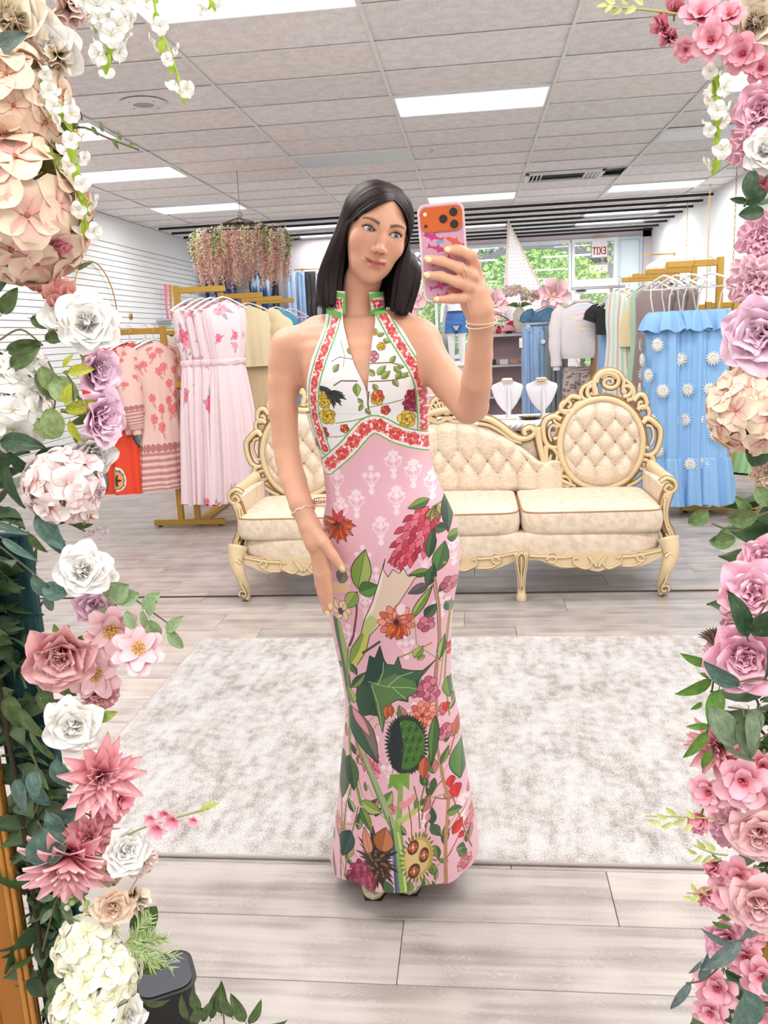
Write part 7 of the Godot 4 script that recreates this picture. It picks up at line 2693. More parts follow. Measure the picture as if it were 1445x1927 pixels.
func phone() -> void:
	var c: Vector3 = P(-0.048,1.512,-1.577)
	var t := thing("smartphone","phone in a clear pink shark-print case held up by the woman","phone",c)
	t.basis = Basis(Vector3(0,0,1),0.045) * Basis(Vector3.UP,0.05)
	var w := 0.0815
	var h := 0.168
	var rc := 0.013
	var shape := func(ww: float,hh: float,r: float) -> PackedVector2Array:
		var p := PackedVector2Array()
		for q in 4:
			var cx: float = (ww / 2 - r) * (1 if q == 0 or q == 3 else -1)
			var cy: float = (hh / 2 - r) * (1 if q < 2 else -1)
			for i in 7:
				var a := PI / 2 * q + PI / 12 * i
				p.append(Vector2(cx + cos(a) * r,cy + sin(a) * r))
		return p
	var cb := MB.new()
	cb.slab(shape.call(w,h,rc),0.012,Transform3D(Basis.IDENTITY,Vector3(0,0,-0.008)),0.0015)
	mbput("case_rim",cb,mat(Color(0.9,0.78,0.8),0.2),t)
	var cv := Canvas.new(256,528,Color(0.79,0.6,0.69))
	var r := RandomNumberGenerator.new()
	r.seed = 4
	for k in 15:
		var p := Vector2(128 + (k % 2 * 2 - 1) * r.randf_range(20,80),40 + k * 34)
		var d := -1.0 if k % 3 == 0 else 1.0
		var col: Color = [Color(0.74,0.16,0.46),Color(0.8,0.34,0.24),Color(0.7,0.22,0.42),Color(0.85,0.5,0.6)][k % 4]
		var tilt := r.randf_range(-0.5,0.5)
		var pts := PackedVector2Array()
		for v in [[-70,0],[-40,-14],[0,-16],[8,-34],[18,-14],[50,-5],[74,-20],[68,2],[78,16],[50,5],[10,10],[0,26],[-14,12],[-45,8]]:
			pts.append(p + (Vector2(v[0] * d,v[1]) * 0.9).rotated(tilt))
		cv.poly(pts,col)
		cv.blob(p + Vector2(-52 * d,-3).rotated(tilt),3,3,Color(0.95,0.85,0.88))
	cv.blob(Vector2(110,205),24,10,Color(0.4,0.62,0.74))
	var bk := MB.new()
	bk.slab(shape.call(w - 0.005,h - 0.005,rc - 0.002),0.0012,Transform3D(Basis.IDENTITY,Vector3(0,0,0.0036)))
	for i in bk.v.size():
		bk.uv[i] = Vector2(bk.v[i].x / w + 0.5,0.5 - bk.v[i].y / h)
	var bm := tmat(cv.tex(),0.25)
	mbput("printed_back",bk,bm,t)
	var pl := MB.new()
	pl.slab(shape.call(0.073,0.041,0.011),0.004,Transform3D(Basis.IDENTITY,Vector3(0,0.0575,0.0045)),0.0008)
	mbput("camera_plate",pl,mat(Color(0.78,0.36,0.12),0.35,0.2),t)
	for q in [Vector2(0.0225,0.0675),Vector2(0.0225,0.0465),Vector2(0.0035,0.057)]:
		var lb := MB.new()
		lb.lathe([Vector2(0.0072,0.0),Vector2(0.0072,0.0022),Vector2(0.0062,0.0026),Vector2(0.0,0.0024)],24,Transform3D(Basis(Vector3.RIGHT,PI / 2),Vector3(q.x,q.y,0.0085)))
		mbput("lens",lb,mat(Color(0.13,0.12,0.12),0.15,0.2),t)
	for q in [[Vector2(-0.0285,0.0675),Color(0.95,0.88,0.78)],[Vector2(-0.0285,0.0475),Color(0.2,0.14,0.1)]]:
		var lb := MB.new()
		lb.lathe([Vector2(0.0034,0.0),Vector2(0.003,0.0006),Vector2(0.0,0.0006)],16,Transform3D(Basis(Vector3.RIGHT,PI / 2),Vector3(q[0].x,q[0].y,0.0085)))
		mbput("flash" if q[1].r > 0.5 else "sensor",lb,mat(q[1],0.2),t)
	var sc := MB.new()
	sc.slab(shape.call(w - 0.006,h - 0.006,rc - 0.003),0.0006,Transform3D(Basis.IDENTITY,Vector3(0,0,-0.0086)))
	mbput("screen",sc,mat(Color(0.04,0.04,0.05),0.08),t)

# ---------------------------------------------------------------- print of the dress, in millimetres of cloth
func damask(c: Canvas,p: Vector2,s: float,col: Color,kind: int) -> void:
	c.line([p + Vector2(0,-26) * s,p + Vector2(0,34) * s],3.0 * s,col)
	for k in 2:
		var d := 1.0 if k == 0 else -1.0
		c.line([p + Vector2(0,16) * s,p + Vector2(d * 14,12) * s,p + Vector2(d * 24,0) * s,p + Vector2(d * 20,-8) * s],3.0 * s,col)
		c.line([p + Vector2(0,-2) * s,p + Vector2(d * 12,-4) * s,p + Vector2(d * 15,-16) * s],2.6 * s,col)
		if kind == 0:
			for q in 3:
				c.leaf(p + Vector2(d * 18,-8) * s,p + Vector2(d * (12 + q * 8),-22 + q * 4) * s,0.5,col,Color(0,0,0,0),col,false)
		else:
			c.blob(p + Vector2(d * 20,-8) * s,9 * s,8 * s,col,0,12)
		c.leaf(p + Vector2(0,30) * s,p + Vector2(d * 11,18) * s,0.5,col,Color(0,0,0,0),col,false)
	if kind == 0:
		for q in 5:
			c.leaf(p + Vector2(0,-18) * s,p + Vector2((q - 2) * 8,-40 + absf(q - 2) * 4) * s,0.45,col,Color(0,0,0,0),col,false)
		c.blob(p + Vector2(0,-8) * s,9 * s,9 * s,col,0,14)
	else:
		c.blob(p + Vector2(0,-30) * s,9 * s,9 * s,col,0,14)
		c.blob(p + Vector2(0,-6) * s,8 * s,10 * s,col,0,14)
	c.leaf(p + Vector2(0,52) * s,p + Vector2(0,28) * s,0.7,col,Color(0,0,0,0),col,false)

func band(c: Canvas,pts: Array,w: float,edge0: bool,edge1: bool) -> void:
	# white ribbon with coral scrollwork between green edges
	var p := spline(pts,8)
	var L := []
	var green := Color(0.42,0.74,0.36)
	c.line(p,w + 9.0,green)
	c.line(p,w + 3.0,Color(0.2,0.36,0.2))
	c.line(p,w + 1.0,Color(0.95,0.9,0.9))
	var acc := 0.0
	var k := 0
	var red := Color(0.85,0.26,0.3)
	var coral := Color(0.9,0.48,0.38)
	for i in p.size() - 1:
		var d: Vector2 = p[i + 1] - p[i]
		var n := d.length()
		var s := 0.0
		while s < n:
			if acc >= 5.0:
				acc = 0.0
				var q: Vector2 = p[i] + d * (s / n)
				var o := d.orthogonal().normalized()
				var e := d.normalized()
				var a := sin(k * 0.9)
				c.blob(q + o * a * w * 0.22,5.0,4.0,red,k * 0.7,9,0.2,3)
				if k % 3 == 0:
					c.line([q + o * w * 0.34,q + e * 5 + o * w * 0.16,q + e * 8 + o * w * 0.36],2.6,red)
					c.line([q - o * w * 0.34,q + e * 5 - o * w * 0.16,q + e * 8 - o * w * 0.36],2.6,red)
				if k % 3 == 1:
					c.blob(q - o * a * w * 0.3,4.0,6.0,coral,k,9)
				if k % 11 == 5:
					c.bloom(q,w * 0.36,6,[red,coral],Color(0.7,0.15,0.2),2,1.0,k,Color(0.96,0.88,0.86))
				k += 1
			s += 1.0
			acc += 1.0

func clover(c: Canvas,a: Vector2,b: Vector2,wd: float,cols: Array,ink: Color) -> void:
	# a drooping head of overlapping florets from a (stem end) to b
	var d := b - a
	var o := d.orthogonal().normalized()
	for j in 9:
		var u := 1.0 - j / 8.5
		var ww := wd * sin(PI * (0.18 + 0.72 * u))
		for i in 5:
			var v := (i - 2) / 2.0 + (0.25 if j % 2 else -0.05)
			var p := a + d * u + o * ww * v * 0.5
			var dir := (d.normalized() + o * v * 0.45).normalized()
			c.leaf(p - dir * wd * 0.16,p + dir * wd * 0.26,0.5,cols[(i + j) % cols.size()],Color(0,0,0,0),ink,false)

func dress_print() -> ImageTexture:
	var pink := Color(0.885,0.69,0.745)
	var c := Canvas.new(640,2048,pink)
	var ink := Color(0.13,0.1,0.09)
	var pale := Color(0.93,0.845,0.875)
	for m in [W(281,562),W(232,635),W(356,627),W(306,716),W(247,805),W(408,552),W(464,593),W(168,572),W(191,868),W(287,873),W(372,843),W(436,814),W(524,810),W(183,1072),W(246,960),W(367,1098),W(350,518),W(178,662),W(481,977),W(383,1337),W(239,1432),W(297,1527),W(146,1686),W(405,1681),W(206,1734),W(528,1698)]:
		damask(c,m,1.0,pale,int(m.x) % 2)
	# bodice ground
	c.poly(T([90,-11,557,12,546,411,459,443,287,365,133,500,53,525]),Color(0.93,0.925,0.93))
	var g1 := Color(0.25,0.38,0.2)
	var g2 := Color(0.45,0.56,0.22)
	var g3 := Color(0.62,0.7,0.38)
	var br := Color(0.42,0.3,0.2)
	var yel := Color(0.88,0.75,0.2)
	# twigs and blooms on the bodice
	c.line(T([185,279,209,265,258,267]),4.0,Color(0.45,0.35,0.33))
	for i in 22:
		var a := -0.4 + i * 0.16
		c.leaf(W(176,294),W(176,294) + Vector2.from_angle(a + 0.6) * (38 + 8 * (i % 3)),0.22,[Color(0.18,0.25,0.28),Color(0.28,0.38,0.4),Color(0.14,0.16,0.2)][i % 3],Color(0,0,0,0),ink,false)
	for q in [[W(151,328),20.0],[W(157,370),26.0],[W(395,390),26.0],[W(146,309),14.0],[W(314,320),20.0],[W(329,171),12.0],[W(307,128),10.0]]:
		c.bloom(q[0],q[1],5,[yel,Color(0.8,0.66,0.18),Color(0.93,0.83,0.35)],Color(0.4,0.3,0.1),2,0.9,q[1],Color(0.5,0.3,0.15))
	c.bloom(W(316,312),16,5,[Color(0.86,0.28,0.2),Color(0.9,0.55,0.2)],ink,1,1,0.4,yel)
	c.bloom(W(336,357),13,5,[Color(0.83,0.2,0.25),Color(0.86,0.4,0.25)],ink,1,1,0.2,yel)
	c.bloom(W(209,409),13,5,[Color(0.83,0.2,0.2),Color(0.88,0.6,0.2)],ink,1,1,0.2,yel)
	for q in [W(417,324),W(427,351),W(132,426),W(124,458),W(409,343)]:
		c.bloom(q,22,7,[Color(0.66,0.13,0.28),Color(0.76,0.25,0.4),Color(0.55,0.1,0.22)],Color(0.3,0.05,0.12),2,1.1,q.x,Color(0.4,0.05,0.15))
	c.bloom(W(307,199),14,4,[Color(0.85,0.6,0.68),Color(0.76,0.42,0.52)],ink,1,1.1,0,Color(0.6,0.3,0.4))
	c.line(T([294,219,355,218,394,232]),3.0,br)
	c.line(T([292,270,360,271,409,261]),3.0,br)
	c.line(T([291,299,286,333,287,365]),4.0,Color(0.35,0.3,0.28))
	c.line(T([288,346,350,337,390,329]),2.4,Color(0.45,0.5,0.45))
	c.line(T([180,392,243,384,282,375]),2.6,g2)
	c.line(T([142,436,191,434,232,424]),2.4,g2)
	c.line(T([180,208,205,196,244,204]),2.4,Color(0.4,0.38,0.36))
	c.line(T([207,147,221,194,216,225]),2.0,g2)
	for q in [[W(317,252),W(342,227)],[W(310,254),W(289,234)],[W(329,264),W(354,243)],[W(362,268),W(376,291)],[W(369,266),W(387,248)],[W(385,265),W(406,251)],[W(304,279),W(318,300)],[W(355,220),W(370,200)],[W(365,231),W(385,251)],[W(375,231),W(394,235)],[W(271,334),W(256,318)],[W(271,337),W(257,356)],[W(277,350),W(292,367)],[W(186,239),W(203,216)],[W(230,171),W(240,191)],[W(334,152),W(358,160)],[W(316,139),W(338,134)],[W(255,274),W(256,313)]]:
		c.leaf(q[0],q[1],0.6,g2 if int(q[0].x) % 2 else Color(0.5,0.5,0.32),g3,Color(0.25,0.27,0.15))
	# ribbons
	band(c,[W(194,42),W(175,122),W(144,206),W(119,281),W(110,356),W(120,416),W(136,478)],31.0,true,true)
	band(c,[W(320,56),W(356,123),W(396,189),W(427,246),W(442,305),W(444,368),W(443,432)],31.0,true,true)
	band(c,[W(129,537),W(208,474),W(292,399),W(373,437),W(474,476)],50.0,true,true)
	c.poly(T([147,-11,226,10,220,73,202,82,143,58]),Color(0.95,0.9,0.9))
	c.poly(T([289,16,351,1,348,67,295,80]),Color(0.95,0.9,0.9))
	for k in 16:
		for side in 2:
			var q: Vector2 = (W(161,25) if side == 0 else W(299,35)) + Vector2((k * 37) % 50,(k * 23) % 34)
			c.blob(q,6,4.5,[Color(0.85,0.26,0.3),Color(0.9,0.48,0.38),Color(0.82,0.2,0.27)][k % 3],k,9,0.25,3)
	for q in [T([147,-8,226,12,225,28,146,6]),T([144,39,206,67,205,85,142,61]),T([214,9,226,10,221,77,210,76]),T([287,16,354,2,353,16,286,34]),T([291,65,352,47,351,71,293,86]),T([284,16,295,17,298,83,287,83])]:
		c.poly(q,Color(0.42,0.74,0.36))
	# ---- skirt
	var rr := RandomNumberGenerator.new()
	rr.seed = 6
	for k in 150:
		var y := 1180 + 880 * pow(rr.randf(),0.8)
		var p := Vector2(60 + rr.randf() * 540,y)
		var a := -PI / 2 + rr.randfn() * 0.6
		var ln := rr.randf_range(24,70)
		if k % 3 == 0:
			c.line([p,p + Vector2.from_angle(a) * ln * 1.6,p + Vector2.from_angle(a + 0.3) * ln * 2.6],3.5,[Color(0.7,0.6,0.42),Color(0.78,0.55,0.5),Color(0.55,0.62,0.38)][k % 9 / 3])
		elif k % 7 == 1:
			c.bloom(p,ln * 0.4,6,[Color(0.84,0.5,0.52),Color(0.78,0.4,0.44),Color(0.88,0.62,0.6)],Color(0.4,0.15,0.18),2,1.0,a,Color(0.8,0.6,0.3))
		else:
			c.leaf(p,p + Vector2.from_angle(a) * ln,rr.randf_range(0.25,0.6),[Color(0.25,0.38,0.2),Color(0.45,0.56,0.28),Color(0.6,0.68,0.42),Color(0.18,0.3,0.24),Color(0.72,0.46,0.42)][k % 5],[Color(0.35,0.48,0.24),Color(0.2,0.32,0.18)][k % 2],Color(0.15,0.16,0.1))
	var crim := [Color(0.75,0.2,0.3),Color(0.83,0.33,0.42),Color(0.66,0.15,0.25),Color(0.86,0.42,0.5)]
	var orng := [Color(0.78,0.28,0.16),Color(0.85,0.42,0.2),Color(0.7,0.2,0.14),Color(0.88,0.52,0.3)]
	var corl := [Color(0.85,0.48,0.4),Color(0.9,0.6,0.52),Color(0.8,0.38,0.3),Color(0.88,0.54,0.46)]
	var dg := Color(0.13,0.26,0.2)
	var vein := Color(0.62,0.74,0.5)
	# drooping orange bloom by the hand
	for i in 15:
		var a := -0.15 + i * 0.24
		c.leaf(W(162,703),W(162,703) + Vector2.from_angle(a) * (56 + 12 * (i % 2)),0.34,orng[i % 4],orng[(i + 1) % 4],ink)
	for q in [W(147,665),W(186,663),W(193,683)]:
		c.leaf(W(162,703),q,0.4,Color(0.8,0.25,0.3),Color(0,0,0,0),ink)
	for i in 9:
		c.line([W(162,703),W(162,703) + Vector2.from_angle(0.2 + i * 0.3) * 30],2.0,Color(0.3,0.1,0.08))
	# right-hand leaves and clover
	c.line(T([461,666,500,655,539,663]),7.0,g2)
	clover(c,W(461,672),W(356,819),92,crim,Color(0.3,0.05,0.1))
	for i in 7:
		c.leaf(W(477,663),W(454,682) + Vector2(-14 + i * 8,12 + (i % 3) * 8),0.3,[Color(0.6,0.62,0.25),Color(0.5,0.35,0.2)][i % 2],Color(0,0,0,0),ink,false)
	for q in [[W(454,641),W(389,661),0.45,g2,g1],[W(506,629),W(509,752),0.3,dg,g1],[W(471,725),W(508,739),0.75,g1,dg],[W(505,766),W(546,767),0.9,g1,g2],[W(448,817),W(466,726),0.34,dg,g1],[W(473,864),W(498,774),0.55,g1,Color(0.3,0.48,0.22)],[W(451,859),W(385,864),0.42,g2,g1],[W(445,903),W(381,925),0.5,Color(0.4,0.38,0.4),Color(0.32,0.32,0.33)],[W(387,1011),W(458,907),0.22,g2,g3],[W(443,907),W(464,838),0.5,dg,g1],[W(488,847),W(505,839),0.6,g2,g3],[W(504,904),W(474,935),0.6,g1,dg],[W(494,977),W(513,1021),0.6,g1,Color(0.4,0.5,0.45)],[W(429,1012),W(467,973),0.7,g1,dg]]:
		c.leaf(q[0],q[1],q[2],q[3],q[4],ink)
	# wandering stems down the right side
	c.line(T([465,881,474,982,473,1099,456,1227,452,1459,469,1577,484,1648,471,1796,469,1918]),[7.0,13.0],Color(0.66,0.5,0.36))
	c.line(T([458,890,467,982,467,1099,449,1227]),2.0,ink)
	c.line(T([512,977,493,1119,482,1245,494,1374]),5.0,g2)
	c.line(T([507,995,484,1136,465,1263]),4.0,Color(0.7,0.5,0.4))
	c.line(T([339,1141,391,1122,446,1106]),6.0,Color(0.66,0.55,0.3))
	# three-leaved sprig
	c.line(T([222,918,215,992,199,1072,181,1112]),[5.0,9.0],Color(0.42,0.22,0.25))
	c.leaf(W(225,909),W(255,780),0.5,g3,Color(0.48,0.6,0.25),ink)
	c.leaf(W(228,918),W(293,894),0.75,Color(0.35,0.55,0.25),Color(0.25,0.42,0.2),ink)
	c.leaf(W(221,921),W(176,982),0.6,g3,Color(0.5,0.62,0.3),ink)
	# trumpet flower
	c.poly(T([317,808,309,842,323,867,339,843,358,857,372,840,384,868,411,868,338,975,287,1028,256,1063,225,1060,240,1010,270,948,294,879]),Color(0.87,0.78,0.7))
	c.poly(T([317,812,303,887,272,975,241,1060,227,1060,243,1010,273,948,295,879]),Color(0.92,0.86,0.8))
	c.poly(T([261,992,287,1010,256,1063,225,1060,236,1019]),Color(0.72,0.76,0.48))
	c.line(T([317,808,294,879,270,948,240,1010,225,1060]),2.4,ink)
	c.line(T([317,808,309,842,323,867,339,843,358,857,372,840,384,868,411,868,338,975,287,1028,256,1063]),2.0,ink)
	c.poly(T([227,1060,254,1063,238,1121,204,1175,176,1175,186,1121]),Color(0.76,0.76,0.36))
	c.poly(T([227,1060,237,1061,213,1126,183,1175,176,1175,186,1121]),Color(0.5,0.6,0.26))
	c.line(T([227,1060,186,1121,176,1175]),2.4,ink)
	c.line(T([254,1063,238,1121,204,1175]),2.4,ink)
	# cream flower at the fingertips
	for i in 6:
		var a := i * 1.05
		c.leaf(W(159,991),W(159,991) + Vector2.from_angle(a) * 42,0.75,Color(0.9,0.77,0.6),Color(0.93,0.83,0.7),ink)
	c.blob(W(159,995),10,13,Color(0.25,0.2,0.28),0,12,0.2,6)
	for q in [W(153,917),W(177,910)]:
		c.blob(q,20,18,Color(0.9,0.8,0.64),0,14,0.1,3)
	c.leaf(W(164,899),W(181,844),0.7,Color(0.55,0.56,0.5),Color(0.42,0.45,0.45),ink)
	# green stem bundle at left
	c.poly(T([126,1018,153,1030,166,1108,171,1194,178,1264,160,1338,150,1264,142,1153,130,1062]),Color(0.24,0.36,0.25))
	c.poly(T([143,1027,156,1030,172,1117,178,1208,163,1227,151,1117]),Color(0.6,0.66,0.42))
	c.line(T([177,1117,164,1208,167,1338]),7.0,g2)
	# coral bloom
	c.line(T([287,1083,255,1107,227,1128]),8.0,Color(0.32,0.28,0.22))
	c.bloom(W(341,1018),56,11,corl,Color(0.35,0.12,0.1),2,1.0,0.3,Color(0.3,0.08,0.08))
	for i in 5:
		c.leaf(W(341,1018),W(341,1018) + Vector2.from_angle(1.0 + i * 0.3) * 62,0.4,[Color(0.86,0.42,0.14),Color(0.75,0.22,0.14)][i % 2],Color(0,0,0,0),ink)
	c.blob(W(357,976),14,20,pale,0.3,12)
	for i in 14:
		c.line([W(341,1021),W(341,1021) + Vector2.from_angle(i * 0.45) * 20],2.0,Color(0.25,0.06,0.06))
	# great thorny leaf
	var lf := T([232,1206,249,1135,266,1143,285,1098,295,1145,303,1161,328,1165,341,1136,350,1179,385,1189,416,1194,458,1167,405,1220,392,1230,401,1262,366,1278,366,1295,333,1286,314,1295,295,1319,278,1402,265,1347,253,1301,233,1347,204,1361,190,1301,200,1245])
	c.poly(lf,Color(0.2,0.36,0.25))
	c.poly(T([249,1236,327,1194,392,1230,401,1262,366,1278,333,1286,314,1295,295,1319,278,1402,265,1347,257,1282]),Color(0.33,0.47,0.27))
	c.poly(T([232,1206,249,1135,266,1143,285,1098,295,1145,303,1161,276,1208,249,1236,213,1264,200,1245]),Color(0.12,0.25,0.22))
	c.poly(T([200,1245,249,1245,265,1347,233,1347,204,1361,190,1301]),Color(0.16,0.3,0.22))
	for q in [T([239,1227,301,1240,369,1245,397,1256]),T([301,1240,340,1205,385,1194]),T([270,1234,289,1194,294,1154]),T([249,1236,267,1301,277,1390]),T([318,1241,338,1264,361,1286])]:
		c.line(q,2.6,vein)
	lf.append(lf[0])
	c.line(lf,2.4,ink)
	# leaf with a rosy face, pink clovers
	c.line(T([165,1348,189,1452,242,1565,288,1681,314,1732]),[14.0,26.0],Color(0.55,0.62,0.42))
	clover(c,W(203,1448),W(241,1551),58,[Color(0.86,0.52,0.58),Color(0.9,0.62,0.66),Color(0.8,0.4,0.48)],Color(0.5,0.12,0.2))
	c.line(T([165,1348,189,1452,242,1565,288,1681,314,1732]),[14.0,28.0],Color(0.6,0.66,0.48))
	c.line(T([159,1348,182,1452,231,1565,276,1681,305,1738]),[4.0,9.0],Color(0.42,0.52,0.3))
	c.leaf(W(165,1335),W(260,1508),0.42,Color(0.2,0.34,0.26),Color(0.45,0.42,0.38),ink)
	c.leaf(W(174,1338),W(236,1423),0.3,Color(0.82,0.58,0.6),Color(0,0,0,0),Color(0.5,0.3,0.3),false)
	# coral round bloom, star flowers
	c.bloom(W(409,1347),44,10,corl,Color(0.5,0.15,0.12),2,1.15,0.2,Color(0.6,0.2,0.15))
	for q in [W(432,1036),W(507,918),W(431,1245),W(440,1282),W(480,1421),W(420,1263)]:
		c.bloom(q,26,5,[Color(0.72,0.36,0.46),Color(0.8,0.46,0.54),Color(0.66,0.3,0.42)],Color(0.3,0.1,0.15),1,1.0,q.y,Color(0.8,0.7,0.4))
	# spiny green pod
	for i in 46:
		var a := TAU * i / 46
		var e := Vector2(cos(a) * 58,sin(a) * 84)
		c.leaf(W(355,1441) + e * 0.9,W(355,1441) + e * 1.25,0.4,Color(0.12,0.2,0.14),Color(0,0,0,0),Color(0.1,0.15,0.1),false)
	c.blob(W(355,1441),58,84,Color(0.24,0.42,0.15),0,28)
	c.poly(T([334,1345,308,1385,295,1451,306,1518,333,1538,347,1450]),Color(0.08,0.13,0.15))
	for i in 44:
		var u := Vector2(-18 + (i * 29) % 70,-66 + (i * 17) % 134)
		c.leaf(W(355,1441) + u,W(355,1441) + u + Vector2(5,-13),0.5,[Color(0.4,0.6,0.2),Color(0.16,0.3,0.12)][i % 2],Color(0,0,0,0),Color(0.1,0.2,0.08),false)
	c.poly(T([298,1541,361,1536,359,1596,342,1577,324,1600,307,1581,288,1593]),Color(0.42,0.6,0.22))
	# main stem
	c.line(T([332,1569,327,1643,319,1712]),[16.0,20.0],Color(0.5,0.64,0.32))
	c.line(T([319,1702,359,1678,399,1658]),[22.0,12.0],Color(0.66,0.72,0.42))
	c.line(T([311,1718,319,1799,324,1922,326,2025]),[32.0,40.0],Color(0.52,0.64,0.32))
	c.line(T([295,1726,304,1800,310,1923,309,2026]),[12.0,18.0],Color(0.33,0.4,0.52))
	c.line(T([318,1732,332,1821,339,1922,340,2025]),[6.0,12.0],Color(0.74,0.8,0.5))
	c.line(T([290,1683,300,1732,306,1800,306,1923,304,2026]),2.4,ink)
	c.line(T([328,1702,337,1799,344,1922,348,2024]),2.0,Color(0.2,0.3,0.15))
	# left stalks and buds
	for q in [T([136,1510,121,1646,114,1806,109,1990]),T([170,1577,137,1686,119,1847]),T([183,1675,148,1805,123,1928])]:
		c.line(q,5.0,Color(0.66,0.66,0.46))
		c.line(q,1.6,ink)
	c.line(T([159,1348,158,1490,175,1587,192,1665]),[6.0,12.0],g2)
	for q in [[W(132,1510),W(119,1676),0.35,dg,g1],[W(156,1510),W(169,1626),0.45,dg,g1],[W(151,1765),W(118,1859),0.55,dg,Color(0.2,0.32,0.3)],[W(193,1655),W(267,1674),0.55,g3,Color(0.5,0.58,0.26)],[W(192,1675),W(228,1744),0.5,g1,g2],[W(184,1320),W(161,1264),0.6,g3,g2],[W(178,1264),W(234,1194),0.3,g2,dg]]:
		c.leaf(q[0],q[1],q[2],q[3],q[4],ink)
	# dark bursting pod
	for i in 40:
		var a := TAU * i / 40
		c.leaf(W(245,1829),W(245,1829) + Vector2(cos(a) * 56,sin(a) * 82) * (0.95 + 0.2 * (i % 3)),0.16,[Color(0.16,0.1,0.08),Color(0.3,0.2,0.12)][i % 2],Color(0,0,0,0),Color(0.1,0.06,0.05),false)
	c.leaf(W(261,1803),W(279,1719),0.8,Color(0.72,0.45,0.28),Color(0.6,0.35,0.2),ink)
	c.leaf(W(220,1824),W(203,1734),0.4,Color(0.8,0.52,0.4),Color(0,0,0,0),ink)
	for i in 70:
		var a := i * 2.4
		var ra := 4.6 * sqrt(i)
		c.blob(W(248,1843) + Vector2(cos(a) * ra * 0.9,sin(a) * ra * 1.3),5,5,[Color(0.2,0.13,0.1),Color(0.5,0.35,0.2),Color(0.12,0.08,0.07)][i % 3],0,8)
	clover(c,W(207,1865),W(154,1979),74,[Color(0.62,0.18,0.32),Color(0.7,0.28,0.42),Color(0.5,0.12,0.25)],Color(0.3,0.05,0.12))
	# pod cut through
	for i in 30:
		var a := TAU * i / 30
		c.leaf(W(382,1824) + Vector2(cos(a) * 46,sin(a) * 66),W(382,1824) + Vector2(cos(a) * 62,sin(a) * 86),0.3,Color(0.42,0.5,0.22),Color(0,0,0,0),Color(0.25,0.3,0.12),false)
	c.blob(W(382,1824),48,68,Color(0.72,0.6,0.3),0.1,26)
	c.blob(W(379,1824),40,58,Color(0.8,0.7,0.48),0.1,26)
	for q in [[W(366,1786),18.0,24.0],[W(400,1820),16.0,26.0],[W(367,1865),19.0,26.0]]:
		c.blob(q[0],q[1],q[2],Color(0.3,0.16,0.1),0.2,16)
		for i in 8:
			c.blob(q[0] + Vector2.from_angle(i * 0.8) * 10,5,6,[Color(0.76,0.4,0.3),Color(0.6,0.28,0.2)][i % 2],0,8)
		c.blob(q[0],4,6,Color(0.86,0.76,0.5),0,8)
	# right side: long pod, twigs, berries and leaves
	c.leaf(W(450,1356),W(432,1526),0.2,Color(0.33,0.5,0.22),Color(0.22,0.38,0.2),ink)
	c.leaf(W(531,1477),W(525,1605),0.62,Color(0.3,0.5,0.22),Color(0.2,0.36,0.18),ink)
	for q in [T([469,1577,435,1603,407,1642,396,1701]),T([484,1648,442,1631,420,1681,403,1760]),T([474,1758,513,1728,546,1698]),T([469,1838,504,1797,523,1777]),T([490,1506,509,1449,522,1393]),T([374,1584,386,1642,389,1730]),T([354,1643,362,1701,363,1761]),T([407,1526,409,1584,393,1642]),T([495,1640,527,1757,556,1856])]:
		c.line(q,4.5,[Color(0.72,0.56,0.28),Color(0.76,0.45,0.4),Color(0.5,0.55,0.25)][int(q[0].x) % 3])
		c.line(q,1.4,ink)
	for q in [[W(485,1326),W(484,1356)],[W(493,1575),W(492,1615)],[W(506,1609),W(512,1659)],[W(495,1768),W(529,1735)],[W(516,1777),W(531,1797)],[W(493,1128),W(502,1151)],[W(495,1155),W(508,1173)]]:
		c.leaf(q[0],q[1],0.75,Color(0.85,0.13,0.12),Color(0.72,0.08,0.1),Color(0.35,0.03,0.03),false)
	for q in [[W(479,1689),W(528,1702),0.6],[W(507,1817),W(535,1836),0.7],[W(463,1525),W(491,1472),0.4],[W(500,1449),W(529,1421),0.6],[W(425,1720),W(456,1759),0.7],[W(441,1789),W(446,1838),0.5],[W(468,1172),W(487,1092),0.3],[W(489,1245),W(497,1319),0.5],[W(390,1145),W(419,1109),0.7],[W(424,1145),W(399,1154),0.6],[W(494,1356),W(517,1333),0.6],[W(441,1564),W(429,1622),0.4],[W(291,1944),W(268,1893),0.6],[W(253,1982),W(225,1946),0.7],[W(384,1921),W(373,1993),0.5],[W(398,1900),W(406,1971),0.4]]:
		c.leaf(q[0],q[1],q[2],[g1,g2,g3,Color(0.4,0.45,0.38)][int(q[0].y) % 4],g1 if int(q[0].x) % 2 else g3,ink)
	for q in [[W(529,1404),W(517,1453)],[W(516,1396),W(507,1449)],[W(554,1630),W(564,1668)],[W(547,1649),W(567,1694)],[W(548,1737),W(568,1727)],[W(412,1488),W(403,1564)],[W(298,1304),W(292,1357)],[W(308,1301),W(310,1347)]]:
		c.leaf(q[0],q[1],0.45,Color(0.76,0.4,0.25),Color(0.66,0.28,0.2),Color(0.3,0.1,0.06),false)
	for q in [W(416,1694),W(358,1633),W(343,1643),W(332,1643),W(372,1623)]:
		c.blob(q,9,13,Color(0.84,0.56,0.58),0.2,12)
	return c.tex()

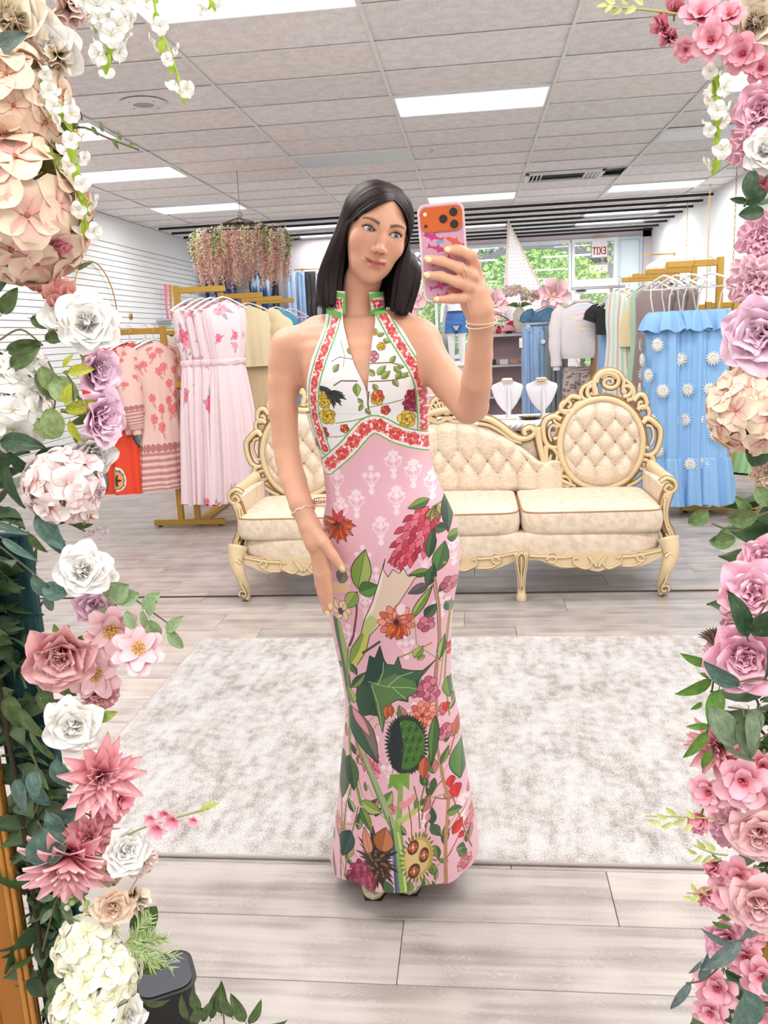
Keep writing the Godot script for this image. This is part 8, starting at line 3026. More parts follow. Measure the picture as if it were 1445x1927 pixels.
# ---------------------------------------------------------------- the flower frame in the foreground
const PETAL := {
	"ivory": [Color(0.88,0.8,0.64),Color(0.92,0.88,0.8)],"white": [Color(0.95,0.945,0.88),Color(0.96,0.96,0.95)],"cream": [Color(0.93,0.85,0.72),Color(0.93,0.9,0.84)],
	"blush": [Color(0.92,0.78,0.72),Color(0.93,0.85,0.82)],"peach": [Color(0.93,0.75,0.65),Color(0.94,0.85,0.76)],"blushcream": [Color(0.93,0.66,0.66),Color(0.94,0.86,0.76)],
	"pink": [Color(0.92,0.52,0.58),Color(0.93,0.62,0.68)],"salmon": [Color(0.94,0.66,0.63),Color(0.95,0.74,0.71)],"lilac": [Color(0.94,0.74,0.86),Color(0.96,0.84,0.91)],
	"pinkwhite": [Color(0.92,0.7,0.72),Color(0.95,0.91,0.89)],"rosepink": [Color(0.87,0.52,0.56),Color(0.91,0.7,0.71)],"palepink": [Color(0.92,0.74,0.77),Color(0.93,0.79,0.81)],
	"pinkd": [Color(0.91,0.5,0.56),Color(0.95,0.76,0.78)],"creamw": [Color(0.88,0.87,0.66),Color(0.94,0.94,0.88)],"rosy": [Color(0.9,0.5,0.58),Color(0.93,0.68,0.74)],
	"pinkp": [Color(0.93,0.53,0.69),Color(0.96,0.78,0.85)],"palep": [Color(0.92,0.68,0.74),Color(0.94,0.79,0.83)],"pinkb": [Color(0.88,0.42,0.52),Color(0.95,0.74,0.79)],"pinkr": [Color(0.92,0.64,0.66),Color(0.94,0.78,0.79)]}
const GREEN := {"grey": Color(0.36,0.43,0.4),"olive": Color(0.35,0.42,0.24),"lime": Color(0.55,0.62,0.28),"moss": Color(0.3,0.38,0.2),"chartreuse": Color(0.62,0.64,0.16),
	"pale": Color(0.5,0.58,0.36),"deep": Color(0.14,0.26,0.13),"bluegreen": Color(0.3,0.42,0.38),"silver": Color(0.52,0.62,0.44),"sage": Color(0.42,0.5,0.38),"net": Color(0.38,0.48,0.27),
	"fresh": Color(0.38,0.56,0.2),"slate": Color(0.38,0.45,0.44),"limebud": Color(0.78,0.81,0.52)}

func petal(col: String,kind: int) -> ArrayMesh:
	var key := "petal_%s_%d" % [col,kind]
	if not M.has(key):
		var a: Color = PETAL[col][0].srgb_to_linear()
		var b: Color = PETAL[col][1].srgb_to_linear()
		# width, length, cup, curl, tip, ruffle
		var q: Array = [[0.34,0.4,0.16,0.02,0.0,0.0],[0.46,0.44,0.13,0.13,0.0,0.02],[0.5,0.5,0.14,0.06,0.0,0.045],[0.19,0.52,0.07,0.04,1.0,0.0],[0.3,0.5,0.05,0.05,0.1,0.012],[0.32,0.46,0.08,0.1,0.0,0.075],[0.3,0.42,0.1,0.1,0.4,0.01],[0.36,0.5,0.2,-0.1,0.4,0.0]][kind]
		M[key] = petal_mesh(q[0],q[1],q[2],q[3],q[4],q[5],kind + col.length(),a,b,true)
	return M[key]

func flower(kind: String,col: String,at: Vector3,size: float,dir: Vector3,label: String,r: RandomNumberGenerator) -> void:
	var names := {"rose": "artificial_rose","peony": "artificial_peony","hydr": "artificial_hydrangea","floret": "artificial_hydrangea","bud": "artificial_flower_bud","cosmos": "artificial_cosmos","dahlia": "artificial_dahlia","carn": "artificial_carnation","ran": "artificial_ranunculus","blossom": "artificial_cherry_blossom"}
	var t := thing(names[kind],label,"artificial flower",at,0,"artificial flowers around the frame")
	var z := dir.normalized()
	var x := Vector3.UP.cross(z).normalized()
	t.basis = Basis(x,z.cross(x),z) * Basis(Vector3(0,0,1),r.randf() * TAU)
	t.scale = Vector3.ONE * size * 1.18
	var pm := vmat(0.62,Color(0.4,0.33,0.33))
	# rings: petal kind, how many, opening in degrees from the axis, scale, set back
	var rings := []
	match kind:
		"rose":
			rings = [[0,3,6,0.55,-0.1],[0,4,16,0.68,-0.13],[0,5,28,0.8,-0.16],[1,5,42,0.86,-0.17],[1,6,58,0.98,-0.18],[1,6,74,1.08,-0.2]]
		"ran":
			rings = [[0,4,4,0.4,-0.06],[0,6,14,0.52,-0.09],[0,7,26,0.64,-0.12],[0,8,38,0.78,-0.15],[1,8,52,0.88,-0.17],[1,8,68,1.02,-0.19]]
		"peony":
			rings = [[2,4,12,0.55,-0.1],[2,5,24,0.7,-0.14],[2,5,38,0.82,-0.16],[2,6,54,0.94,-0.17],[2,6,72,1.02,-0.18]]
		"carn":
			rings = [[5,5,8,0.6,-0.1],[5,7,26,0.75,-0.12],[5,8,46,0.88,-0.13],[5,9,66,1.0,-0.14],[5,9,84,1.05,-0.15]]
		"dahlia":
			rings = [[3,6,8,0.5,-0.06],[3,8,24,0.66,-0.08],[3,10,42,0.8,-0.1],[3,11,60,0.92,-0.11],[3,12,78,1.02,-0.12]]
		"cosmos":
			rings = [[4,8,70,0.98,-0.06],[4,6,58,0.85,-0.05]]
		"blossom":
			rings = [[6,5,46,0.9,-0.08],[6,6,70,1.1,-0.09]]
		"bud":
			rings = [[7,3,3,0.85,-0.42],[7,4,12,0.95,-0.44],[7,4,22,1.0,-0.45]]
	for k in rings.size():
		var g: Array = rings[k]
		for i in g[1]:
			var a: float = TAU * (i + 0.5 * (k % 2)) / g[1] + r.randf_range(-0.18,0.18) + k * 0.35
			var th: float = deg_to_rad(g[2] + r.randf_range(-6,6))
			var rad := Vector3(cos(a),sin(a),0)
			var y := rad * sin(th) + Vector3(0,0,cos(th))
			var n := rad * -cos(th) + Vector3(0,0,sin(th))
			var o := put("petal",petal(col,g[0]),pm,t)
			var sc: float = g[3] * r.randf_range(0.94,1.06)
			o.transform = Transform3D(Basis(y.cross(n),y,n) * Basis.from_scale(Vector3.ONE * sc),Vector3(0,0,g[4]))
	var cup := mat(Color(0.36,0.44,0.16),0.7)
	if kind in ["cosmos","blossom"]:
		var sb := MB.new()
		for i in 22:
			var a := i * 2.4
			var rr := 0.018 * sqrt(i)
			var e := Vector3(cos(a) * rr * 1.7,sin(a) * rr * 1.7,0.09 - rr * 0.4)
			sb.tube([Vector3(cos(a) * rr * 0.5,sin(a) * rr * 0.5,-0.06),e],0.007,4)
			sb.ball(e,Vector3.ONE * 0.018,5,4)
		mbput("stamens",sb,mat(Color(0.88,0.7,0.16) if kind == "cosmos" else Color(0.86,0.4,0.45),0.7),t)
	if kind in ["bud","peony","cosmos"]:
		for i in 4:
			var a := TAU * i / 4 + 0.4
			var th := 0.5 if kind == "bud" else 1.9
			var rad := Vector3(cos(a),sin(a),0)
			var y := rad * sin(th) + Vector3(0,0,cos(th))
			var n := rad * -cos(th) + Vector3(0,0,sin(th))
			var o := put("sepal",leaf_mesh(0.42),cup,t)
			o.transform = Transform3D(Basis(y.cross(n),y,n) * Basis.from_scale(Vector3.ONE * 0.32),Vector3(0,0,-0.46 if kind == "bud" else -0.2))
	if kind in ["hydr","floret"]:
		var fl := floret(col)
		var n := 34
		for i in n:
			var v := 1.0 - 1.75 * (i + 0.5) / n
			var a := i * 2.39996
			var d := Vector3(cos(a) * sqrt(1 - v * v),sin(a) * sqrt(1 - v * v),v)
			var o := put("floret",fl,pm,t)
			var b := basis_z(d + Vector3(r.randfn(),r.randfn(),r.randfn()) * 0.18,r.randf() * 6)
			o.transform = Transform3D(b * Basis.from_scale(Vector3.ONE * r.randf_range(0.85,1.15)),d * 0.36)
	var st := MB.new()
	st.tube([Vector3(0,0,-0.16),Vector3(0,0,-0.75)],[0.05,0.03],7)
	mbput("stem",st,cup,t)

# four round petals and a dark eye, facing +y
func floret(col: String) -> ArrayMesh:
	var key := "floret_" + col
	if not M.has(key):
		var a: Color = PETAL[col][0].srgb_to_linear()
		var b: Color = PETAL[col][1].srgb_to_linear()
		var mb := MB.new()
		for k in 4:
			var ang := TAU * k / 4
			var d := Vector3(cos(ang),0,sin(ang))
			var s := Vector3(-sin(ang),0,cos(ang))
			var ps := PackedVector3Array()
			var cl := PackedColorArray()
			for j in 6:
				var v := j / 5.0
				var hw := 0.135 * pow(sin(PI * (0.12 + 0.76 * v)),0.7) * (1.0 if v > 0.1 else 0.4)
				for i in 5:
					var u := -1.0 + i * 0.5
					ps.append(d * v * 0.23 + s * u * hw + Vector3(0,0.1 + 0.045 * sin(v * 2.4) - 0.035 * v * v + 0.03 * u * u,0))
					cl.append(a.lerp(b,clampf(v * 1.2 + (0.5 if k % 2 else 0.0),0,1)))
			var o := mb.grid(ps,5)
			for i in cl.size():
				mb.c[o + i] = cl[i]
		mb.tint = Color(0.5,0.2,0.1) if col != "creamw" and col != "white" else Color(0.6,0.62,0.3)
		mb.ball(Vector3(0,0.115,0),Vector3(0.022,0.02,0.022),6,4)
		mb.tint = Color(0.45,0.5,0.2)
		mb.tube([Vector3(0,0.1,0),Vector3(0,-0.2,0)],0.012,4)
		M[key] = mb.mesh(true)
	return M[key]

# a leaf of unit length along +y with a folded midrib, facing +z
func leaf_mesh(w: float) -> ArrayMesh:
	var key := "leaf_%d" % roundi(w * 20)
	if not M.has(key):
		var ps := PackedVector3Array()
		for j in 12:
			var v := j / 11.0
			var hw := w * 0.5 * (pow(sin(PI * pow(v,0.72)),0.75) if w < 0.55 else pow(sin(PI * (0.03 + 0.955 * v)),0.6))
			for i in 7:
				var u := -1.0 + i / 3.0
				ps.append(Vector3(u * hw,v,0.12 * w * absf(u) + 0.07 * sin(v * PI) - 0.1 * v * v + 0.01 * sin(v * 30.0) * absf(u) * w))
		var mb := MB.new()
		mb.grid(ps,7)
		mb.tube([Vector3(0,-0.12,-0.01),Vector3(0,0.02,0.004),Vector3(0,0.45,0.055),Vector3(0,0.92,-0.06)],[0.014,0.014,0.01,0.003],5)
		M[key] = mb.mesh()
	return M[key]

func leaf_mat(col: String) -> StandardMaterial3D:
	if not M.has("leafmat_" + col):
		var m := StandardMaterial3D.new()
		var c: Color = GREEN[col]
		var tx := blend_tex([nbytes(col.length() * 7,0.05,3,64,64),nbytes(col.length() * 5 + 1,0.2,2,64,64)],[0.6,0.5],[[0,c.darkened(0.25)],[0.5,c],[1,c.lightened(0.2)]],64,64)
		m.albedo_texture = tx
		m.roughness = 0.5
		m.cull_mode = BaseMaterial3D.CULL_DISABLED
		m.backlight_enabled = true
		m.backlight = c * 0.3
		M["leafmat_" + col] = m
	return M["leafmat_" + col]

func strand(pts: Array,n: int,s: float,label: String,r: RandomNumberGenerator) -> void:
	var at: Vector3 = pts[0]
	var t := thing("white_blossom_strand",label,"artificial flower",at,0,"hanging strands of white blossom")
	var sp := spline(pts,8)
	for i in sp.size():
		sp[i] -= at
	var sb := MB.new()
	sb.tube(sp,0.0016,6)
	mbput("stem",sb,mat(Color(0.62,0.72,0.22),0.6),t)
	for k in n:
		var u := (k + 0.6) / n
		var p: Vector3 = sp[int(u * (sp.size() - 1))]
		var a := k * 2.4
		var d := Vector3(cos(a),-0.5,sin(a) + 0.5).normalized()
		var o := put("blossom",floret("white"),vmat(0.62,Color(0.4,0.33,0.33)),t)
		o.transform = Transform3D(basis_z(d,r.randf() * 6) * Basis.from_scale(Vector3.ONE * s * r.randf_range(0.8,1.2)),p + d * s * 0.18)
		if k % 2 == 0:
			var c := put("calyx",leaf_mesh(0.45),mat(Color(0.6,0.7,0.2),0.6),t)
			c.transform = Transform3D(basis_z(Vector3(d.x * 0.3,-1,d.z * 0.3)) * Basis.from_scale(Vector3.ONE * s * 0.5),p)

func make_flower_frame() -> void:
	var r := RandomNumberGenerator.new()
	r.seed = 2024
	# gold frame: two moulded posts and a head rail
	var fx0: float = P(-0.796,0.274,-1.13).x
	var fx1 := 0.45
	var fr := thing("gold_frame","tall gold moulded frame carrying the flowers, showing at the lower left","frame",Vector3((fx0 + fx1) / 2,0,-1.13))
	var dark := mat(Color(0.66,0.42,0.15),0.4,0.3)
	var lite := mat(Color(0.78,0.55,0.26),0.35,0.45)
	for s in [-1,1]:
		var cx: float = s * (fx1 - fx0) / 2
		var b := MB.new()
		b.box(Vector3(cx,1.02,0),Vector3(0.075,2.04,0.014),0.004)
		var o := mbput("post",b,dark,fr)
		for q in [-0.034,0.02,0.032]:
			var m := MB.new()
			m.tube([Vector3(cx - s * q,0.0,0.008),Vector3(cx - s * q,2.04,0.008)],0.0055,8)
			mbput("bead",m,lite,o)
	var hb := MB.new()
	hb.box(Vector3(0,2.075,0),Vector3(fx1 - fx0 + 0.075,0.075,0.045),0.006)
	mbput("head_rail",hb,dark,fr)
	# teal velvet boards behind the garlands
	for s in 2:
		var b := MB.new()
		b.box(Vector3(0,0.55,0),Vector3(0.09,1.1,0.02),0.004)
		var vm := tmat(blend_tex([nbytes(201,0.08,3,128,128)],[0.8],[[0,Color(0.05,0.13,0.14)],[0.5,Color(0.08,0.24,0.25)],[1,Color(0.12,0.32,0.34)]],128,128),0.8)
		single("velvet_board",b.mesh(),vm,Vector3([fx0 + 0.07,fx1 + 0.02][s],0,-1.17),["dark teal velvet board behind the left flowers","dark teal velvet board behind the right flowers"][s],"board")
	# dense greenery that the flowers are pushed into
	for s in 2:
		var g := thing("greenery_garland",["dark leafy garland behind the left flowers","dark leafy garland behind the right flowers"][s],"garland",Vector3([fx0 + 0.066,fx1 - 0.025][s],0,-1.135))
		var core := MB.new()
		core.tube([Vector3(0,0.0,0.02),Vector3(0.01,0.7,0.03),Vector3(-0.01,1.4,0.03),Vector3(0,2.06,0.02)],0.004,8)
		mbput("rope",core,mat(Color(0.2,0.17,0.1),0.9),g)
		var lv := MB.new()
		var lf := MB.new()
		var lp := PackedVector3Array()
		for j in 6:
			var v := j / 5.0
			for i in 3:
				lp.append(Vector3((i - 1) * 0.22 * sin(PI * pow(v,0.75)),v,0.05 * absf(i - 1) + 0.08 * sin(v * PI)))
		lf.grid(lp,3)
		for k in 460:
			var y := r.randf_range(0.02,2.06)
			var a := r.randf() * TAU
			var d := Vector3(cos(a),r.randf_range(-0.6,0.6),sin(a) * 0.6).normalized()
			var L := r.randf_range(0.045,0.085)
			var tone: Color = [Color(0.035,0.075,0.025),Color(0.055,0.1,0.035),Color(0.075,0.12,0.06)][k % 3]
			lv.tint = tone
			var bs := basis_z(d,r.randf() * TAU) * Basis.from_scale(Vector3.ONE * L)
			var p := Vector3(r.randf_range(-0.03,0.03),y,r.randf_range(-0.02,0.02))
			var st := lv.v.size()
			lv.append(lf,Transform3D(bs,p))
			for i in range(st,lv.v.size()):
				lv.c[i] = tone
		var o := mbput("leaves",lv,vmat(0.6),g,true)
		o.set_meta("kind","stuff")
	for e in [
		["rose","ivory",P(-0.548,1.764,-1.06),0.107,.4,-.1,"large ivory rose in the top left corner"],
		["rose","white",P(-0.514,1.737,-1.08),0.079,.5,-.2,"white rose beside the large ivory corner rose"],
		["bud","cream",P(-0.488,1.714,-1.05),0.045,.6,-.5,"cream rosebud hanging below the top left white rose"],
		["bud","blush",P(-0.493,1.784,-1.1),0.06,.2,-.8,"blush rosebud at the top left edge beside white stock"],
		["hydr","peach",P(-0.561,1.675,-1.07),0.11,.3,.1,"peach and cream hydrangea head at the upper left edge"],
		["hydr","blushcream",P(-0.568,1.546,-1.05),0.144,.4,.1,"big blush and cream hydrangea head, largest at the left edge"],
		["bud","pink",P(-0.503,1.502,-1.03),0.041,.9,.4,"bright pink rosebud right of the big hydrangea"],
		["bud","salmon",P(-0.556,1.47,-1.06),0.055,.3,.9,"salmon tulip-like bud just below the big hydrangea"],
		["bud","salmon",P(-0.519,1.445,-1.04),0.057,.5,.8,"salmon ruffled bud touching the upper white rose"],
		["rose","white",P(-0.468,1.402,-1),0.077,.35,.05,"open white rose beside the orange dresses"],
		["rose","white",P(-0.522,1.41,-1.05),0.062,.5,.3,"white rose half hidden behind the open white rose"],
		["peony","lilac",P(-0.482,1.341,-1.04),0.066,.95,-.1,"lilac pink peony seen from the side under the white rose"],
		["peony","lilac",P(-0.476,1.284,-1.02),0.076,.95,-.2,"lilac pink peony seen from the side in front of the orange dress"],
		["floret","white",P(-0.631,1.295,-1.08),0.087,.3,.2,"white hydrangea head at the left edge below the leaves"],
		["floret","white",P(-0.6,1.344,-1.08),0.05,.4,.2,"small white blossom cluster among the dark left leaves"],
		["peony","white",P(-0.507,1.236,-1.05),0.064,.8,-.4,"white ragged peony below the lilac peonies"],
		["hydr","pinkwhite",P(-0.535,1.198,-1.02),0.078,.4,-.1,"pink tinged white hydrangea beside the pale pink hem"],
		["bud","peach",P(-0.516,1.154,-1.03),0.044,.5,-.6,"peach tulip bud under the pink tinged hydrangea"],
		["rose","white",P(-0.515,1.088,-1),0.073,.2,.1,"crisp white rose level with the floor joint strip"],
		["rose","white",P(-0.517,1.056,-1.06),0.044,.8,.1,"small white rose behind the crisp white rose"],
		["peony","lilac",P(-0.535,1.018,-1.06),0.058,.5,.1,"pale lilac peony under the crisp white rose"],
		["peony","rosepink",P(-0.56,0.967,-1),0.095,.3,-.1,"dusty pink peony rose at left with a full centre"],
		["cosmos","palepink",P(-0.501,0.993,-1.03),0.076,.6,-.3,"pale pink cosmos above its two companions"],
		["cosmos","palepink",P(-0.459,0.969,-1.02),0.069,.2,.6,"pale pink cosmos with a yellow heart, farthest right"],
		["cosmos","palepink",P(-0.542,0.92,-1.05),0.069,.3,.3,"pale pink cosmos right of the dusty peony rose"],
		["carn","rosepink",P(-0.537,0.885,-1.05),0.05,.6,-.3,"dusty pink carnation hanging behind the lower white rose"],
		["rose","white",P(-0.552,0.87,-0.99),0.081,.25,.1,"large white rose left of the rug corner"],
		["dahlia","pinkd",P(-0.526,0.789,-1),0.103,.6,.2,"pink dahlia directly under the large white rose"],
		["blossom","pink",P(-0.511,0.742,-1.02),0.044,.9,.1,"small pink blossom right of the upper dahlia"],
		["blossom","pink",P(-0.544,0.712,-1.03),0.045,.3,-.1,"small pink blossom under the upper dahlia"],
		["dahlia","pinkd",P(-0.58,0.669,-0.98),0.123,.2,-.4,"big pink dahlia left above the berries"],
		["dahlia","pinkd",P(-0.561,0.686,-1.01),0.076,.5,.4,"smaller pink dahlia behind the big lower one"],
		["peony","white",P(-0.502,0.674,-1),0.066,.8,.5,"white cupped flower beside the pink blossom spray"],
		["carn","blush",P(-0.492,0.643,-1.02),0.045,.8,.1,"blush carnation at the edge over the floor"],
		["carn","peach",P(-0.554,0.604,-1.04),0.035,.4,.1,"little peach carnation between dahlia and carnation"],
		["ran","peach",P(-0.527,0.59,-0.99),0.064,.5,.1,"peach ranunculus above the green spray"],
		["bud","cream",P(-0.506,0.578,-1.02),0.057,.7,.4,"cream tulip right behind the peach ranunculus"],
		["hydr","creamw",P(-0.58,0.515,-1),0.075,.4,.2,"cream hydrangea cluster, topmost of the lower left white column"],
		["hydr","creamw",P(-0.55,0.479,-0.98),0.077,.5,.1,"cream hydrangea cluster in the middle of the lower left column"],
		["hydr","creamw",P(-0.565,0.44,-0.96),0.085,.4,.1,"cream hydrangea cluster at the bottom edge, lower left"],
		["peony","white",P(-0.523,0.427,-0.97),0.068,.5,.3,"white peony at the bottom edge beside the black speaker"],
		["rose","ivory",P(0.324,1.693,-1.06),0.071,-.3,-.2,"ivory and yellow rose in the top right corner"],
		["bud","rosy",P(0.212,1.692,-1.03),0.029,-.6,.3,"rosy blossom bud, leftmost at the top right"],
		["bud","rosy",P(0.22,1.672,-1.02),0.03,-.5,-.4,"rosy blossom bud below the leftmost one at top right"],
		["bud","rosy",P(0.231,1.714,-1.04),0.026,-.2,.6,"rosy blossom bud cut by the top edge"],
		["blossom","rosy",P(0.253,1.692,-1.02),0.043,-.2,.4,"rosy blossom at top, right of the buds"],
		["blossom","rosy",P(0.26,1.66,-1),0.044,-.3,-.1,"rosy blossom in the middle of the top right spray"],
		["blossom","rosy",P(0.299,1.65,-1.02),0.044,-.5,-.2,"rosy blossom right below the ivory corner rose"],
		["blossom","rosy",P(0.289,1.695,-1.04),0.035,-.3,.4,"rosy blossom touching the ivory corner rose"],
		["blossom","rosy",P(0.239,1.66,-1.02),0.027,-.4,-.8,"small rosy blossom hanging low in the top right spray"],
		["blossom","rosy",P(0.322,1.637,-1.03),0.035,-.5,-.2,"rosy blossom at the right edge under the corner rose"],
		["peony","pinkp",P(0.326,1.594,-1.03),0.066,-.6,.1,"pink peony at the upper right edge"],
		["carn","pinkp",P(0.315,1.558,-1.03),0.05,-.6,-.3,"pink ruffled carnation beside the hanging white strand"],
		["rose","white",P(0.322,1.547,-1),0.051,-.4,.1,"white rose at the upper right edge"],
		["bud","rosy",P(0.334,1.521,-1.05),0.037,-.3,.5,"rosy bud under the upper right white rose"],
		["carn","pinkp",P(0.329,1.462,-1.02),0.055,-.5,.3,"pink carnation at the right edge above the gold rack"],
		["carn","palep",P(0.315,1.411,-1),0.06,-.6,.1,"fluffy pale pink carnation beside the gold rack"],
		["bud","rosy",P(0.326,1.385,-1.02),0.035,-.4,.4,"rosy bud between fluffy carnation and big peony"],
		["bud","rosy",P(0.308,1.369,-1.02),0.023,-.9,-.1,"tiny rosy bud beside the right gold post"],
		["peony","lilac",P(0.319,1.352,-0.98),0.089,-.6,.0,"big lilac pink peony in front of the mint dress"],
		["hydr","blushcream",P(0.321,1.267,-1),0.08,-.4,.1,"blush and yellow hydrangea in front of the mint dress"],
		["hydr","white",P(0.305,1.285,-1),0.034,-.6,-.2,"little white hydrangea tip before the mint dress"],
		["carn","peach",P(0.346,1.188,-1.02),0.038,-.5,.1,"peach carnation at the right edge below the big leaf"],
		["peony","pinkp",P(0.352,1.08,-1.03),0.058,-.5,.2,"pink peony at the right edge above the floor joint"],
		["peony","pinkp",P(0.331,1.043,-1),0.082,-.4,.3,"bright pink cupped peony right of the settee leg"],
		["carn","palep",P(0.329,1.001,-1.04),0.054,-.7,.1,"pale pink carnation under the bright cupped peony"],
		["peony","pinkp",P(0.319,0.968,-0.98),0.089,-.4,.2,"large pink peony with a deep centre above the green leaves"],
		["carn","palep",P(0.299,0.955,-1.02),0.044,-.8,.1,"pale pink carnation left of the large deep peony"],
		["dahlia","pinkd",P(0.304,0.831,-1.02),0.075,-.6,.1,"pink dahlia among eucalyptus leaves at right"],
		["blossom","pinkb",P(0.288,0.779,-1),0.048,-.6,.1,"pink blossom facing left, nearest the rug"],
		["blossom","pinkb",P(0.322,0.806,-0.98),0.069,-.2,.2,"large pink blossom with deep centre under the right dahlia"],
		["blossom","pinkb",P(0.353,0.815,-1),0.054,-.3,.1,"pink blossom at the right edge beside the large one"],
		["blossom","pinkb",P(0.351,0.769,-1),0.047,-.3,.0,"pink blossom at the right edge above the ranunculus"],
		["bud","rosy",P(0.287,0.765,-1),0.037,-.7,-.2,"rosy bud under the left-facing pink blossom"],
		["bud","rosy",P(0.275,0.728,-1),0.036,-.6,-.6,"rosy bud hanging beside the green bud spray"],
		["carn","pinkp",P(0.329,0.707,-1.03),0.059,-.4,.1,"pink carnation left of the upper ranunculus"],
		["ran","pinkr",P(0.342,0.737,-0.97),0.081,-.3,.1,"pink ranunculus, upper of the two at right"],
		["ran","pinkr",P(0.342,0.647,-0.96),0.091,-.3,.1,"pink ranunculus, lower and larger of the two at right"],
		["blossom","pinkb",P(0.331,0.657,-1),0.056,-.4,.2,"pink blossom between the two ranunculus"],
		["blossom","pinkb",P(0.312,0.631,-1),0.052,-.6,.1,"pink blossom left of the lower ranunculus"],
		["bud","rosy",P(0.295,0.667,-1),0.032,-.8,.1,"rosy bud below the pale green bud cluster"],
		["bud","rosy",P(0.286,0.622,-1),0.034,-.7,-.4,"rosy bud under the small green bud tip"],
		["peony","pinkp",P(0.324,0.544,-1.02),0.059,-.5,.2,"pink peony behind the drooping eucalyptus"],
		["blossom","pinkb",P(0.343,0.537,-1),0.055,-.3,.1,"pink blossom right of the drooping eucalyptus"],
		["blossom","pinkb",P(0.36,0.556,-1.03),0.048,-.3,.3,"pink blossom under the lower ranunculus"],
		["blossom","pinkb",P(0.303,0.505,-0.98),0.059,-.4,.2,"pink blossom left of the big round leaf"],
		["blossom","pinkb",P(0.359,0.524,-0.98),0.06,-.3,.1,"pink blossom at the lower right edge"],
		["blossom","pinkb",P(0.293,0.475,-0.97),0.049,-.4,.2,"pink blossom at the bottom, between two round leaves"],
		["blossom","pinkb",P(0.352,0.478,-0.97),0.063,-.3,.1,"pink blossom in the bottom right corner"]]:
		flower(e[0],e[1],e[2],e[3],Vector3(e[4] + r.randf_range(-0.1,0.1),e[5] + r.randf_range(-0.1,0.1),1.0 if absf(e[4]) < 0.85 else 0.35),e[6],r)
